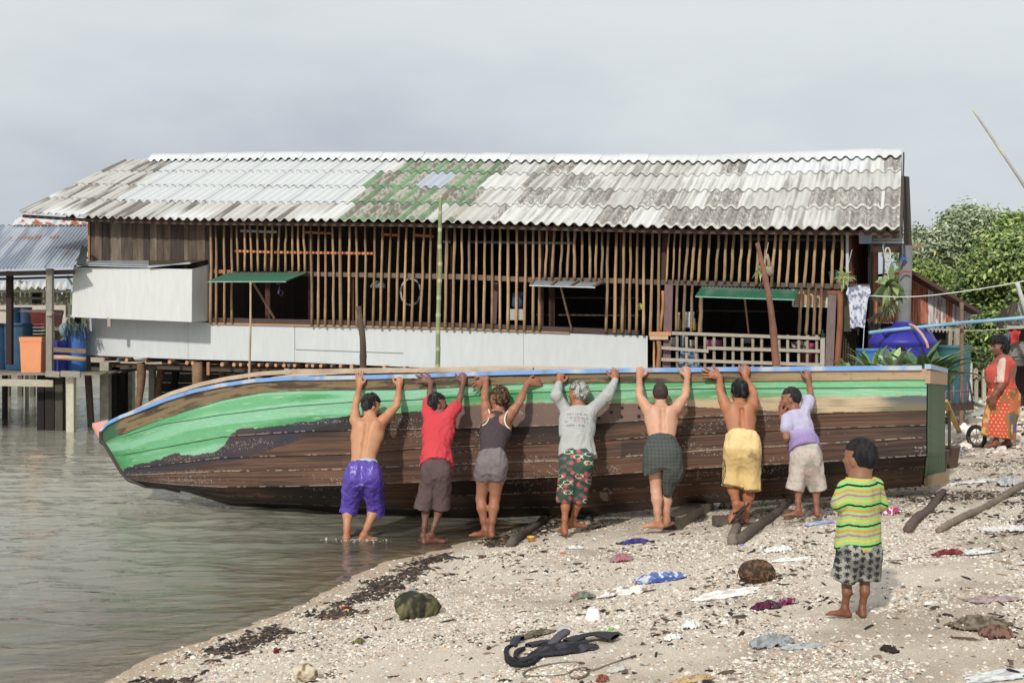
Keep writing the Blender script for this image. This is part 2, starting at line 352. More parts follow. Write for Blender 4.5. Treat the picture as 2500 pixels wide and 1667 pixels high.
def halfw(u): return np.interp(u, [0, .02, .05, .1, .18, .3, .45, .6, .8, 1], [.03, .13, .26, .44, .64, .8, .87, .88, .82, .74])
U2, V2 = np.meshgrid(uu, vv, indexing='ij')
rake = np.interp(V2, [0, .075, .22, .42, .56, .66, .74, .746, .83, .92, 1], [0, 0, .003, .016, .029, .036, .042, .05, .068, .09, .115])
UE = U2 + (1 - U2) ** 4 * rake
hw = halfw(UE * 1.0 - (rake * (1 - U2) ** 4) * .85) * np.interp(V2, [0, .075, .22, .42, .56, .66, .74, .746, .83, .92, 1], [1, 1, 1, .985, .955, .935, .925, .80, .62, .36, .06])
# lapped planks: each strake stands a little proud at its lower edge
lap = np.zeros_like(V2)
for a, b in zip(LV[1:-1], LV[2:]): lap = np.where((V2 > a) & (V2 <= b), ((V2 - a) / (b - a)) * .016, lap)
lap = np.where((V2 > LV[5]) & (V2 <= LV[6]), .035, lap); lap = np.where(V2 <= LV[1], .02, lap)
cur = C0 + AX * (UE * LEN)[..., None]
near = cur - BX * (hw + lap * np.minimum(1, U2 * 20))[..., None]
px = near[..., 0] / near[..., 1] * F + 1250
py = np.zeros_like(px); lines = np.stack([f(px) for f in LINES], 0)
lines = np.maximum.accumulate(lines + np.arange(len(LINES))[:, None, None] * 1e-3, 0)
for k in range(len(LV) - 1):
    m_ = (V2 >= LV[k]) & (V2 <= LV[k + 1]); f = (V2 - LV[k]) / (LV[k + 1] - LV[k]); py = np.where(m_, lines[k] * (1 - f) + lines[k + 1] * f, py)
near[..., 2] = EYE - (py - HOR) / F * near[..., 1] + .004 * (fbm(UE * 30, V2 * 5, 0, 2, 3) - .5)
# ---- paint, laid on by length (metres from the bow) and girth
q = px; jag = 9 * (fbm(UE * 60, V2 * 30, 0, 4, 12) - .5); jag2 = 26 * (fbm(UE * 45, V2 * 12, 0, 4, 15) - .5)
c_green = cv([(300, 1150), (319, 1142), (438, 1108), (523, 1098), (548, 1084), (567, 1053), (642, 1044), (710, 1034), (846, 1017), (999, 1005), (1150, 990), (1300, 983), (1600, 981), (1800, 972), (2000, 969), (2320, 964)])
c_black = cv([(300, 1165), (380, 1152), (480, 1138), (560, 1122), (640, 1108), (700, 1085), (760, 1050), (800, 1040), (2320, 1040)])
c_tan = cv([(300, 900), (1000, 1004), (1150, 992), (1300, 984), (1600, 984), (1760, 997), (2000, 1006), (2320, 1004)])
gr1 = L3(90, 174, 112); gr2 = L3(52, 152, 82); grd = L3(40, 96, 56)
wood = L3(74, 51, 39); woodl = L3(108, 72, 48); woodd = L3(40, 32, 29); purp = L3(50, 49, 62)
grain = fbm(UE * 14, V2 * 160, 0, 4, 31); blot = fbm(UE * 9, V2 * 5, 0, 4, 33); fine = fbm(UE * 220, V2 * 60, 0, 3, 35)
k = np.searchsorted(LV, V2) ; pl = vn(k * 3.7 + np.floor(UE * 3.1 + k * .37), k * 1.3, 0, 44)
col = mixc(np.broadcast_to(wood, V2.shape + (3,)), woodl, ss(grain * .9 + pl * .4, .52, .8))
col = mixc(col, woodd, ss(blot * .7 + (1 - pl) * .4, .5, .75)); col = col * (.78 + .5 * grain)[..., None]
top = (V2 > LV[2]) & (V2 < LV[3]); col = np.where(((q > 900) & top)[..., None], mixc(col, L3(124, 98, 86), ss(blot, .3, .6) * .8), col)
t_ = ss(q, 1200, 1700) * (V2 > LV[5]); col = mixc(col, L3(104, 66, 38), ss(grain, .5, .72) * .5 * t_)
# dark bitumen at the bow
mb = (py < c_black(q) + jag2 * .6) & (q < 820); col = np.where(mb[..., None], mixc(col, purp, .62 + .3 * ss(blot, .3, .7)), col)
# tan bare band under the green on the right
mt_ = (py < c_tan(q) + jag * .7) & (q > 1000); tn = mixc(np.broadcast_to(L3(196, 170, 126), V2.shape + (3,)), L3(112, 104, 78), ss(blot + .25 * (grain - .5), .42, .6))
tn = mixc(tn, L3(86, 92, 96), ss(q, 2120, 2190) * ss(-py, -990, -975)); col = np.where(mt_[..., None], tn, col)
mg = py < c_green(q) + np.where(q < 620, jag2, jag)
gcol = mixc(np.broadcast_to(gr1, V2.shape + (3,)), gr2, ss(blot + .35 * (fine - .5), .38, .66)); gcol = mixc(gcol, L3(140, 205, 168), ss(fbm(UE * 5, V2 * 14, 0, 3, 38), .5, .66) * .6)
gcol = mixc(gcol, L3(150, 160, 96), ss(py - c_green(q), -14, -2) * ss(q, 950, 1100) * .7 * ss(fine + blot, .9, 1.15)); gcol = gcol * (.9 + .2 * fine)[..., None]
scr = ss(fbm(UE * 35 + V2 * 22, V2 * 90 - UE * 30, 0, 2, 52), .74, .8); gcol = mixc(gcol, L3(170, 200, 160), scr * .6)
col = np.where(mg[..., None], gcol, col)
mw_ = V2 < LV[1] + .0008 * jag; wd = mixc(np.broadcast_to(L3(132, 106, 66), V2.shape + (3,)), L3(74, 56, 40), ss(fbm(UE * 30, V2 * 60, 0, 4, 61) + .3 * (grain - .5), .48, .62))
wd = mixc(wd, L3(186, 152, 108), ss(q, 1750, 2050) * .85); wd = mixc(wd, L3(120, 116, 50), ss(fbm(UE * 14, V2 * 9, 0, 3, 64), .52, .64) * .5 * ss(-q, -1750, -1500) * ss(q, 1500, 1560)); wd = mixc(wd, grd, ss(-q, -296, -276)); wd = mixc(wd, L3(60, 100, 60), ss(fine + grain, 1.25, 1.35) * .5)
col = np.where(mw_[..., None], wd, col)
# pale salt and barnacle specks along the laps, dark seams
bn = fbm(UE * 900, V2 * 260, 0, 2, 71); zone = fbm(UE * 12, V2 * 14, 0, 3, 73); isw = (~mg) & (~mw_) & (~mt_)
col = np.where((isw & (bn > .95 - .22 * ss(zone, .54, .72)))[..., None], L3(158, 150, 142), col)
for i, lv in enumerate(LV[1:-1]):
    dv = V2 - lv; col = np.where(((dv > 0) & (dv < .001 + .0055 * fbm(UE * 40, i * 3.3, 0, 2, 6)) & (V2 > .1))[..., None], col * .25, col)
    if i >= 2: col = np.where(((dv > -.006) & (dv <= 0) & (fine + .8 * (zone - .5) > .5) & isw)[..., None], L3(150, 132, 112), col)
c3 = (q > 2010) & (V2 > LV[7]); col = np.where(((np.hypot((q - 1480) / 1.0, py - 1207) < 16) & (fine > .45) & isw)[..., None], L3(140, 124, 110), col)
bt = thing('wooden_boat', 'long green and brown wooden boat with a blue gunwale, pushed by seven people', 'boat', (0, 13.4, 0))
mh = mat('hull_planks', rough=.55, attr=1, var=.12, scale=30, stretch=(1, 1, 5), bump=.35, bscale=24, bdist=.006, spec=.45)
mobj('hull', near.reshape(-1, 3), gridf(NU, NV), mh, bt, col.reshape(-1, 3), smooth=True)
# far side, inner skin
zf = near[:, 0, 2] - .12 * ss(px[:, 0], 1000, 1700); sk = np.array([.69, 1.30, 0]) - 2 * .74 * BX
far = near[::4, ::4].copy(); far += BX * (2 * hw[::4, ::4])[..., None] * 1.0 + sk * (ss(U2[::4, ::4], .8, 1) * (1 - .5 * V2[::4, ::4]))[..., None]
far[..., 2] -= (.12 * ss(px[::4, ::4], 1000, 1700)) * (1 - V2[::4, ::4])
fc = mixc(np.broadcast_to(L3(150, 128, 98), far.shape), L3(90, 70, 50), fbm(UE[::4, ::4] * 20, V2[::4, ::4] * 40, 0, 3, 9))
mobj('far_planking', far.reshape(-1, 3), gridf(far.shape[0], far.shape[1])[:, ::-1], mh, bt, fc.reshape(-1, 3), smooth=True)
inn = near[::4, ::4] + BX * .05 * np.minimum(1, hw[::4, ::4] * 4)[..., None]; inn[..., 2] += .0; inn[:, 0, 2] -= .01
mobj('inner_planking', inn.reshape(-1, 3), gridf(inn.shape[0], inn.shape[1])[:, ::-1], mh, bt, fc.reshape(-1, 3), smooth=True)
# gunwale cap rails
gp = near[:, 0].copy(); sel = np.arange(0, NU, 8); gpp = gp[sel]; gpp[:, 2] += .008
def rail(path, w, h, c, name, m, off=(0, 0, 0)):
    b = MB(); path = path + np.array(off); t = np.gradient(path, axis=0); t /= np.linalg.norm(t, axis=1)[:, None]; s_ = np.cross(t, (0, 0, 1)); s_ /= np.linalg.norm(s_, axis=1)[:, None]
    ring = np.stack([path + s_ * w / 2 - (0, 0, h / 2), path + s_ * w / 2 + (0, 0, h / 2), path - s_ * w / 2 + (0, 0, h / 2), path - s_ * w / 2 - (0, 0, h / 2), path + s_ * w / 2 - (0, 0, h / 2)], 1)
    b.grid(ring, np.broadcast_to(c[:, None], ring.shape)); return b.out(name, m, bt)
lx = np.linspace(0, 1, len(gpp)); bl = mixc(np.broadcast_to(L3(108, 160, 222), gpp.shape), L3(190, 196, 200), ss(fbm(lx * 60, 0, 0, 3, 8), .5, .68) * .8); bl = mixc(bl, L3(120, 110, 110), ss(fbm(lx * 130, 3, 0, 2, 18), .78, .84) * .5)
mp_ = mat('boat_paint', rough=.5, attr=1, var=.1, scale=30, bump=.25, bscale=60, bdist=.003)
rail(gpp, .075, .045, bl, 'gunwale_rail', mp_, BX * .01)
fr_ = far[:, 0].copy(); rail(fr_[1::2] if False else fr_, .07, .05, np.broadcast_to(L3(206, 186, 158), fr_.shape), 'far_rail', mp_, (0, 0, .03))
fr2 = fr_.copy(); 
# second upper wash strake inside the near rail on the bow half
ns = gpp[6:int(len(gpp) * .6)] + BX * .16; ns = ns + (0, 0, .05)
k_ = np.linspace(0, 1, len(ns)); ns[:, 2] += .055 * np.minimum(1, (1 - k_) * 3) * ss(k_, 0, .15) - .03
rail(ns, .05, .05, mixc(np.broadcast_to(L3(212, 190, 160), ns.shape), L3(170, 140, 105), fbm(k_ * 50, 1, 0, 3, 7)), 'inner_rail', mp_)
# deck boards inside and thwarts
b = MB()
for u0 in np.arange(.1, .97, .075):
    i = int(u0 * (NU - 1)); j = min(i // 4, len(far) - 1); a = near[i, 0] + BX * .05 - (0, 0, .22); bb = far[j, 0] - BX * .05 - (0, 0, .12); b.beam(a, bb, .12, .05, c=L3(150, 125, 95))
b.out('thwart', mat('thwart_wood', rough=.8, attr=1), bt)
# stem plank, prow board, transom
st = near[0, :, :]; b = MB(); pp = st[::6] + np.array((-.01, 0, 0)); b.tube(pp, np.full(len(pp), .03), 6, L3(74, 62, 58)); b.out('stem', mp_, bt)
b = MB(); Yb = 14.95
q4 = [P(245, 1066, Yb), P(266, 1036, Yb + .05), P(263, 1025, Yb + .5), P(225, 1033, Yb + .42)]
q4 = [np.array(a) for a in q4]; b.hexa([a - (0, 0, .05) for a in q4] + [a + (0, 0, .0) for a in q4], L3(222, 142, 124)); b.out('prow_board', mp_, bt)
# transom: runs from the near stern corner to the far one
e_ = near[-1]; b = MB(); nrm = np.array((.88, -.47, 0))
fe = np.stack([np.array(P(2305 - (0 if v < .9 else (v - .9) * 120), np.interp(v, [0, 1], [905, 1180]), 12.62)) for v in vv[::6]]); ne = e_[::6]
rows = []; tc_ = []
for a, z in zip(ne, fe):
    t = np.linspace(0, 1, 40)[:, None]; rows.append(a + (z - a) * t + nrm * .01); tt = t[:, 0]
    cc = np.where((np.abs((tt * 6.3) % 1 - .5) > .46)[:, None], L3(18, 44, 26), mixc(np.broadcast_to(L3(28, 96, 48), (40, 3)), L3(54, 88, 52), fbm(tt * 30, a[2] * 3, 0, 3, 5))); tc_.append(cc)
tc_[0][:] = tc_[1][:] = L3(150, 120, 84)
b.grid(np.array(rows), np.array(tc_)); b.grid(np.array(rows) - nrm * .05, np.array(tc_)); b.out('transom', mp_, bt, smooth=False)
b = MB(); A = e_[0] + nrm * .01; Z = fe[0] + nrm * .01
b.beam(A + (0, 0, .02), Z + (0, 0, .0), .06, .05, c=L3(150, 176, 200)); b.beam(A - (0, 0, .085), Z - (0, 0, .09), .05, .13, c=L3(176, 140, 100))
b.out('stern_rail', mp_, bt)
kf_ = e_[-1]; b = MB(); kb = [P(2251, 1160, 12.0), P(2302, 1152, 12.3), P(2303, 1178, 12.3), P(2252, 1188, 12.0)]; b.hexa([np.array(x) + nrm * .02 for x in kb] + [np.array(x) + nrm * .06 for x in kb], L3(150, 124, 88)); b.out('stern_knee', mp_, bt)
# bolts on the hull
for (bx, by) in ((1518, 994), (1492, 1005), (1517, 1018), (1561, 994), (1560, 1016), (1462, 1020)):
    d2 = (px - bx) ** 2 + (py - by) ** 2; i, j = np.unravel_index(np.argmin(d2), d2.shape); p = near[i, j]; b = MB(); b.lathe((0, 0, 0), [(0, .012), (.016, .01), (.02, 0)], 10, L3(40, 38, 44))
    b.v[0] = b.v[0] @ np.array([[1, 0, 0], [0, 0, 1], [0, -1, 0]]) + p; b.out('bolt', mp_, bt)
def gun_y(qx):
    i = np.argmin(np.abs(px[:, 0] - qx)); return near[i, 0, 1], near[i, 0, 2]
def hull_y(qx, qy):
    d2 = (px - qx) ** 2 + (py - qy) ** 2; i, j = np.unravel_index(np.argmin(d2), d2.shape); return near[i, j, 1]
# ================================================================== stilt house (its long side turned about 20 degrees)
EX = np.array((.943, -.333, 0)); NI = np.array((.333, .943, 0))
def FY(px, off=0): return (22.57 - 1.0605 * off) / (1 + .353 * (px - 1250) / F)
def FP(px, py, off=0): return P(px, py, FY(px, off))
def FPz(px, z, off=0): Y = FY(px, off); return np.array(((px - 1250) / F * Y, Y, z))
h0 = FPz(1200, 0, 0)
house = thing('stilt_house', 'long wooden stilt house with corrugated roof, stick bars and grey wall boards', 'house', h0)
mw1 = mat('old_wood', rough=.85, attr=1, var=.3, scale=9, stretch=(6, 6, .7), bump=.5, bscale=30, bdist=.008, rnd=.12)
mw2 = mat('old_wood_beam', rough=.85, attr=1, var=.28, scale=8, stretch=(1, 1, 8), bump=.5, bscale=20, bdist=.008)
mst = mat('stick_bark', rough=.8, attr=1, var=.3, scale=14, stretch=(1, 1, .35), bump=.6, bscale=26, bdist=.012, rnd=.22)
mpn = mat('fibre_board', rough=.75, attr=1, var=.07, scale=4, stretch=(2.5, 2.5, .5), bump=.15, bdist=.01)
# ---- roof
c_eave = cv([(45, 522), (215, 533), (480, 540), (1000, 543), (1400, 553), (1700, 560), (2195, 563)])
c_ridge = cv([(309, 392), (380, 390), (700, 386), (1050, 388), (1300, 392), (1700, 394), (1900, 388), (2100, 382), (2209, 380)])
NW = 88; sp = 12; ns_ = NW * sp + 1
E0 = FP(45, 520, .55); E1 = FP(2196, 560, .55); LS = np.linalg.norm((E1 - E0)[:2])
ts = np.linspace(0, 1, ns_); EXY = E0[:2] + (E1 - E0)[:2] * ts[:, None]; RXY = EXY + NI[:2] * 3.72
epx = EXY[:, 0] / EXY[:, 1] * F + 1250; rpx = RXY[:, 0] / RXY[:, 1] * F + 1250
EZ = EYE - (c_eave(epx) - HOR) / F * EXY[:, 1]; RZ = EYE - (c_ridge(rpx) - HOR) / F * RXY[:, 1]
s_ = ts * LS; wave = np.cos(ts * NW * 2 * math.pi); wave = np.sign(wave) * np.abs(wave) ** .8 * .032
clear = mat('roof_sheet', rough=.72, attr=1, var=.07, scale=30, bump=.25, bscale=90, bdist=.004, spec=.3)
mR = MB(); vr = 14
wi = np.floor(ts * NW + .5).astype(int)            # corrugation index
def tgreen(t, row, jit): # green zone bounds along the roof
    return (t > .405 + jit * .004) & (t < .585 - .012 * row + jit * .01)
allV = []; allC = []; allF = []; nb = 0
for row in range(4):
    tt = np.linspace(row / 4 - (.012 if row else 0), (row + 1) / 4, vr)
    XY = RXY[None] + (EXY - RXY)[None] * tt[:, None, None]; Z = RZ[None] + (EZ - RZ)[None] * tt[:, None]
    fr = np.linspace(0, 1, vr)[:, None]
    sheet = np.floor((ts * NW + row * 2.3) / 5).astype(int)
    Z = Z + wave[None] + .006 + .020 * fr + .012 * (vn(sheet * 5.3, row, 0, 7) - .5)[None] + .0035 * row
    V = np.concatenate([XY, Z[..., None]], -1)
    S = np.broadcast_to(s_[None], Z.shape); T = np.broadcast_to(tt[:, None] * 3.9, Z.shape)
    tn_ = np.broadcast_to(ts[None], Z.shape); Wi = np.broadcast_to(wi[None], Z.shape); Sh = np.broadcast_to(sheet[None], Z.shape)
    speck = fbm(S * 26, T * 16, 0, 3, 5); strk = fbm(S * 22, T * 1.2, 0, 4, 6); blot = fbm(S * 1.7, T * 1.9, 0, 3, 8)
    r1 = vn(Wi * 7.13, row * 3.7, 0, 21); r2 = vn(Sh * 5.71, row * 2.9, 0, 22)
    lightc = mixc(np.broadcast_to(L3(204, 203, 196), V.shape), L3(180, 177, 168), ss(strk + .3 * (blot - .5) + .1 * (r1 - .5), .42, .62))
    lightc = mixc(lightc, L3(216, 216, 212), ss(r2, .6, .7) * .7); lightc = mixc(lightc, L3(190, 188, 180), ss(-r2, -.35, -.28) * .6)
    dark = mixc(np.broadcast_to(L3(130, 122, 114), V.shape), L3(172, 166, 156), ss(speck, .42, .64))
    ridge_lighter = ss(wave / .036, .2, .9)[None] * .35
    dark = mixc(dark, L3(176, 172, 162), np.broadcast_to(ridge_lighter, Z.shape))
    dz = (tn_ > .60) & (((vn(np.floor(Wi / 3) * 3.1, row * 5.1, 0, 31)) > (.74 if row < 2 else .58 if row == 2 else .46)))
    dz |= (tn_ > .985) & (row != 1)
    dz &= ~((row == 0) & (tn_ > .84) & (tn_ < .968))
    c = lightc; m_ = dz & (fr < .86 + .06 * (speck - .5)) & (strk * .5 + speck * .5 > .36)
    c = np.where(m_[..., None], dark, c); c = np.where((dz & (fr >= .86))[..., None], L3(212, 209, 199), c)
    if row == 0: c = np.where(((tn_ > .84) & (tn_ < .968))[..., None], L3(214, 217, 217) * (.96 + .06 * strk)[..., None], c)
    # streaked grey middle
    c = mixc(c, L3(128, 124, 116), ss(strk, .55, .74) * .5 * ss(tn_, .56, .6))
    # green-painted sheets
    jit = vn(Wi * 3.3, row * 1.7, 0, 41); gz = tgreen(tn_, row, (jit - .5) * 9) & ~((vn(Wi * 5.7, row * 3.1, 0, 47) > .5) & ((tn_ > .545) | (tn_ < .425)))
    gw = mixc(np.broadcast_to(L3(104, 146, 98), V.shape), L3(132, 164, 124), speck); gw = mixc(gw, L3(92, 110, 82), ss(blot, .5, .7) * .6)
    gd = mixc(np.broadcast_to(L3(120, 116, 102), V.shape), L3(176, 172, 156), ss(speck + (r1 - .5) * .5, .38, .6))
    isg = ((fr > .84) | (np.broadcast_to(((Wi % 2) == 0), Z.shape) & (wave[None] > -.02) & (r1 > .35))) & (r2 > .22)
    c = np.where(gz[..., None], np.where(isg[..., None], gw, gd), c)
    if row == 1: c = np.where(((tn_ > .475) & (tn_ < .51))[..., None], L3(176, 182, 196), c)
    # newer pale sheets on the left, old ones at the far left end and along the eave
    new = (tn_ > .085 + .008 * row) & (tn_ <= .405) & (row < 3)
    nw = L3(202, 206, 206) * (.97 + .05 * strk)[..., None] * np.where(np.abs((ts * NW + row * .0) % 5 - 2.5) > 2.34, .62, 1)[None, :, None]
    c = np.where(new[..., None], nw, c)
    old = ((tn_ <= .085 + .008 * row) | ((row == 3) & (tn_ < .405)))
    oc = mixc(np.broadcast_to(L3(196, 193, 184), V.shape), L3(122, 114, 106), ss(strk * .8 + (r1 - .5) * .55, .38, .58)); oc = mixc(oc, L3(214, 216, 214), ss(r2, .62, .7) * ss(fr, .3, .9))
    c = np.where(old[..., None], oc, c)
    c = np.where(((fr > .985))[..., None], c * .7, c) * (.97)
    allV.append(V.reshape(-1, 3)); allC.append(c.reshape(-1, 3)); allF.append(gridf(vr, ns_) + nb); nb += V.shape[0] * V.shape[1]
mobj('roof', np.concatenate(allV), np.concatenate(allF), clear, house, np.concatenate(allC), smooth=True)
# roof sheet thickness at the eave, rafters and battens under it
b = MB(); lo = np.concatenate([EXY, (EZ + wave + .05)[:, None]], 1); b.grid(np.stack([lo, lo - (0, 0, .012)], 0), np.broadcast_to(L3(180, 178, 168), (2, ns_, 3))); b.out('eave_edge', clear, house)
b = MB()
for t in (.04, .3, .55, .8, .96):
    p0 = RXY[0] + (EXY[0] - RXY[0]) * t; p1 = RXY[-1] + (EXY[-1] - RXY[-1]) * t; z0 = RZ[0] + (EZ[0] - RZ[0]) * t; z1 = RZ[-1] + (EZ[-1] - RZ[-1]) * t
    k = 12
    for i in range(k):
        i0, i1 = int(i * (ns_ - 1) / k), int((i + 1) * (ns_ - 1) / k)
        a = np.append(RXY[i0] + (EXY[i0] - RXY[i0]) * t, RZ[i0] + (EZ[i0] - RZ[i0]) * t - .11); c_2 = np.append(RXY[i1] + (EXY[i1] - RXY[i1]) * t, RZ[i1] + (EZ[i1] - RZ[i1]) * t - .11)
        b.beam(a, c_2, .05, .07, c=L3(84, 64, 50))
b.out('batten', mw2, house)
for i in range(0, ns_, 88):
    i = min(max(i, 60), ns_ - 12); a = np.append(EXY[i] + NI[:2] * .35, EZ[i] - .02); z = np.append(RXY[i], RZ[i] - .19); b = MB(); b.beam(a, z, .07, .12, c=L3(78, 58, 46)); b.out('rafter', mw2, house)
# back slope
bk = np.stack([np.concatenate([RXY, RZ[:, None]], 1), np.concatenate([RXY + NI[:2] * 3.4, (RZ - 1.7)[:, None]], 1)], 0); bk[..., 2] += wave
mobj('back_roof', bk.reshape(-1, 3), gridf(2, ns_)[:, ::-1], clear, house, np.broadcast_to(L3(176, 174, 166), (2 * ns_, 3)), smooth=True)
# ridge cap of short bent pieces
nr = 34
for i in range(nr):
    t0, t1 = .043 + .957 * i / nr, .043 + .957 * (i + 1) / nr + .004; j0, j1 = int(t0 * (ns_ - 1)), min(int(t1 * (ns_ - 1)) + 4, ns_ - 1); js = np.arange(j0, j1 + 1)
    k = np.linspace(0, 1, 7); base = np.concatenate([RXY[js], RZ[js][:, None]], 1); dn = np.concatenate([(EXY - RXY)[js] / 3.72, ((EZ - RZ)[js] / 3.72)[:, None]], 1)
    rows = [base + np.append(-NI[:2] * .0, 0) + (0, 0, .155 + .02 * (random.random() - .5) + .006 * (i % 2))]
    rows[0] = rows[0] + np.append(NI[:2] * .02, 0)
    for q in (.08, .18, .24): rows.append(base + dn * q + np.array((0, 0, .10 - .04 * q / .24)) + np.stack([0 * js, 0 * js, wave[js] * ss(q, .05, .24) + .012 * (i % 2)], 1))
    back = [base + np.append(NI[:2] * .2, -.02)]
    b = MB(); cc = L3(208, 211, 212) * (.88 + .14 * random.random()); b.grid(np.array(back + rows), np.broadcast_to(cc, (5, len(js), 3))); b.out('ridge_tile', clear, house, smooth=True)
b = MB()
g0 = np.append(RXY[-1], RZ[-1]) + EX * .04; g1 = np.append(EXY[-1], EZ[-1]) + EX * .04; b.beam(g0, g1, .03, .14, c=L3(64, 60, 56)); b.out('barge_board', mw2, house)
# ---- lower wall boards
c_top = cv([(209, 776), (514, 788), (1000, 801), (1122, 801), (1300, 811), (1497, 816), (1581, 820)]); c_btm = cv([(209, 867), (459, 877), (700, 883), (1000, 896), (1122, 901), (1300, 906), (1497, 910), (1581, 911)])
for a, z, o in ((211, 459, 0), (459.6, 719, .004), (719.6, 1278, 0), (1278.6, 1581, .003)):
    b = MB(); xs = np.linspace(a, z, 6)
    for x0, x1 in zip(xs[:-1], xs[1:]):
        f = [FP(x0, c_btm(x0), o), FP(x1, c_btm(x1), o), FP(x1, c_top(x1), o), FP(x0, c_top(x0), o)]; bk_ = [p + NI * .02 for p in f]; b.add(f, [(0, 1, 2, 3)], L3(196, 200, 200)); b.add([f[2], f[3], bk_[3], bk_[2]], [(0, 1, 2, 3)], L3(196, 200, 200)); b.add([f[0], f[1], bk_[1], bk_[0]], [(0, 1, 2, 3)], L3(150, 150, 150)); b.add(bk_, [(3, 2, 1, 0)], L3(150, 120, 90))
    b.out('wall_panel', mpn, house)
b = MB(); b.beam(FP(722, 853, .012), FP(985, 862, .012), .004, .008, c=L3(110, 112, 112)); b.beam(FP(719, 793, .01), FP(719.5, 852, .01), .004, .008, up=(1, 0, 0), c=L3(140, 142, 142)); b.out('panel_seam', mpn, house)
def strip(name, pts, off, h_px, col, th=.05, m=mw2):
    b = MB(); pts = np.array(pts, float)
    for (x0, y0, y0b), (x1, y1, y1b) in zip(pts[:-1], pts[1:]):
        b.hexa([FP(x0, y0b, off), FP(x1, y1b, off), FP(x1, y1b, off - th), FP(x0, y0b, off - th), FP(x0, y0, off), FP(x1, y1, off), FP(x1, y1, off - th), FP(x0, y0, off - th)], col)
    return b.out(name, m, house)
strip('sill_beam', [(510, 775, 787), (1122, 788, 800), (1497, 803, 816), (1560, 806, 817)], .03, 0, L3(82, 62, 58), .07)
strip('sill_batten', [(510, 787.3, 791), (1122, 800.3, 803.5), (1390, 811.3, 814)], .045, 0, L3(190, 140, 92), .03)
strip('middle_rail', [(517, 658, 667), (563, 659, 668)], .02, 0, L3(168, 104, 60), .05)
strip('middle_rail', [(700, 662, 672), (762, 664, 674), (1122, 669, 682), (1298, 677, 689), (1550, 680, 692)], .02, 0, L3(120, 98, 80), .05)
strip('middle_rail', [(1551, 681, 694), (1890, 690, 701), (2124, 694, 708)], .022, 0, L3(98, 84, 74), .06)
# ---- stick bars
CS = 2.6132
def bars(lst, ox, topf, botf, w0=4.7, name='window_bar', off=.075, colr=None):
    for it in lst:
        xt, xb = it[0], it[1]; w_ = it[2] if len(it) > 2 else w0; xt = ox + xt / CS; xb = ox + xb / CS
        yt, yb = topf(xt), botf(xb); n_ = 9; ph = random.random() * 50; pts = []; rr = []
        for i in range(n_):
            t = i / (n_ - 1); xx = xt + (xb - xt) * t + (vn(ph + t * 4.2, 1.5, 0, 3) - .5) * 5.0 * math.sin(math.pi * min(1, t * 1.1 + .05)); pts.append(FP(xx, yt + (yb - yt) * t + (random.random() - .5) * 4 * (i == n_ - 1), off + .02 * (vn(ph, t * 3, 0, 4) - .5)))
            rr.append(w_ * .77 / F * 21.5 * (1 + .18 * (vn(ph + t * 9, 7.5, 0, 5) - .5)) * (.86 + .2 * t))
        cc = colr if colr is not None else mixc(L3(186, 146, 98), L3(150, 120, 84), np.array(random.random())); n2 = 7
        tcol = np.repeat(mixc(np.broadcast_to(L3(96, 72, 54), (n_, 3)), np.broadcast_to(cc, (n_, 3)), ss(np.linspace(0, 1, n_) + .25 * (random.random() - .3), .0, .5)), n2, 0)  # eave shade painted into the sticks: colour darkens towards the top
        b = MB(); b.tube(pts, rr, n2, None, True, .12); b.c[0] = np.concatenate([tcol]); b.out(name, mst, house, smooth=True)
yt = lambda x: c_eave(x) - 14
ysh = cv([(500, 661), (800, 664), (1298, 678), (1500, 682)]); yfl = cv([(500, 786), (566, 788), (760, 795), (1000, 799), (1070, 803), (1300, 806), (1500, 813), (1574, 816)])
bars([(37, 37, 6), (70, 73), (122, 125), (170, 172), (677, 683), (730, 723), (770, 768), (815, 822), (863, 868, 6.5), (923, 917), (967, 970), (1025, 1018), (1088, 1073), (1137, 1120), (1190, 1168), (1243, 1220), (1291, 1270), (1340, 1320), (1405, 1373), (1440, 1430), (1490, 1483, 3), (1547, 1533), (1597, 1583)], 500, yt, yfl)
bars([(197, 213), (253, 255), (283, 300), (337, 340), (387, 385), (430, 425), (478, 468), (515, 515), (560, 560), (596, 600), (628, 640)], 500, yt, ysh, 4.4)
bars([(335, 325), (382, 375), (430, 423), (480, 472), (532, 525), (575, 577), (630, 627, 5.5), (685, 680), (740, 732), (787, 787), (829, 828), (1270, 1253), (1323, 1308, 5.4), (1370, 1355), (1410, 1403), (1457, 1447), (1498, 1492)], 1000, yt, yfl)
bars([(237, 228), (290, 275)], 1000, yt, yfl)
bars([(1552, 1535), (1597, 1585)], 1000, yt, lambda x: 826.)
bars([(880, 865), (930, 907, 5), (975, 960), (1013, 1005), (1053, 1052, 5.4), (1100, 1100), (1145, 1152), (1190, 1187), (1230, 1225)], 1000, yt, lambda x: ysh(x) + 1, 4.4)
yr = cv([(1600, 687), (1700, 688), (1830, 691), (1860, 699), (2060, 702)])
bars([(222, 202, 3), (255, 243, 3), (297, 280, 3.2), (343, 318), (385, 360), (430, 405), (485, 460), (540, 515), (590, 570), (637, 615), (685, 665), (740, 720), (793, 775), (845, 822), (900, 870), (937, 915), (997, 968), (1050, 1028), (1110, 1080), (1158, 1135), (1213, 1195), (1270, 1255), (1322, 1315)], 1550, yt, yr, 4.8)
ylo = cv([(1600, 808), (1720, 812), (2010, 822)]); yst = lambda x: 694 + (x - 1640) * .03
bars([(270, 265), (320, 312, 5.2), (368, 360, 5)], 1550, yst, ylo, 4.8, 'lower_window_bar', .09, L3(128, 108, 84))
bars([(425, 415, 7), (1062, 1048, 5.5), (1110, 1092, 5), (1155, 1140, 5), (1190, 1178, 5)], 1550, lambda x: 704., lambda x: 818., 5, 'lower_window_bar', .09, L3(140, 112, 84))
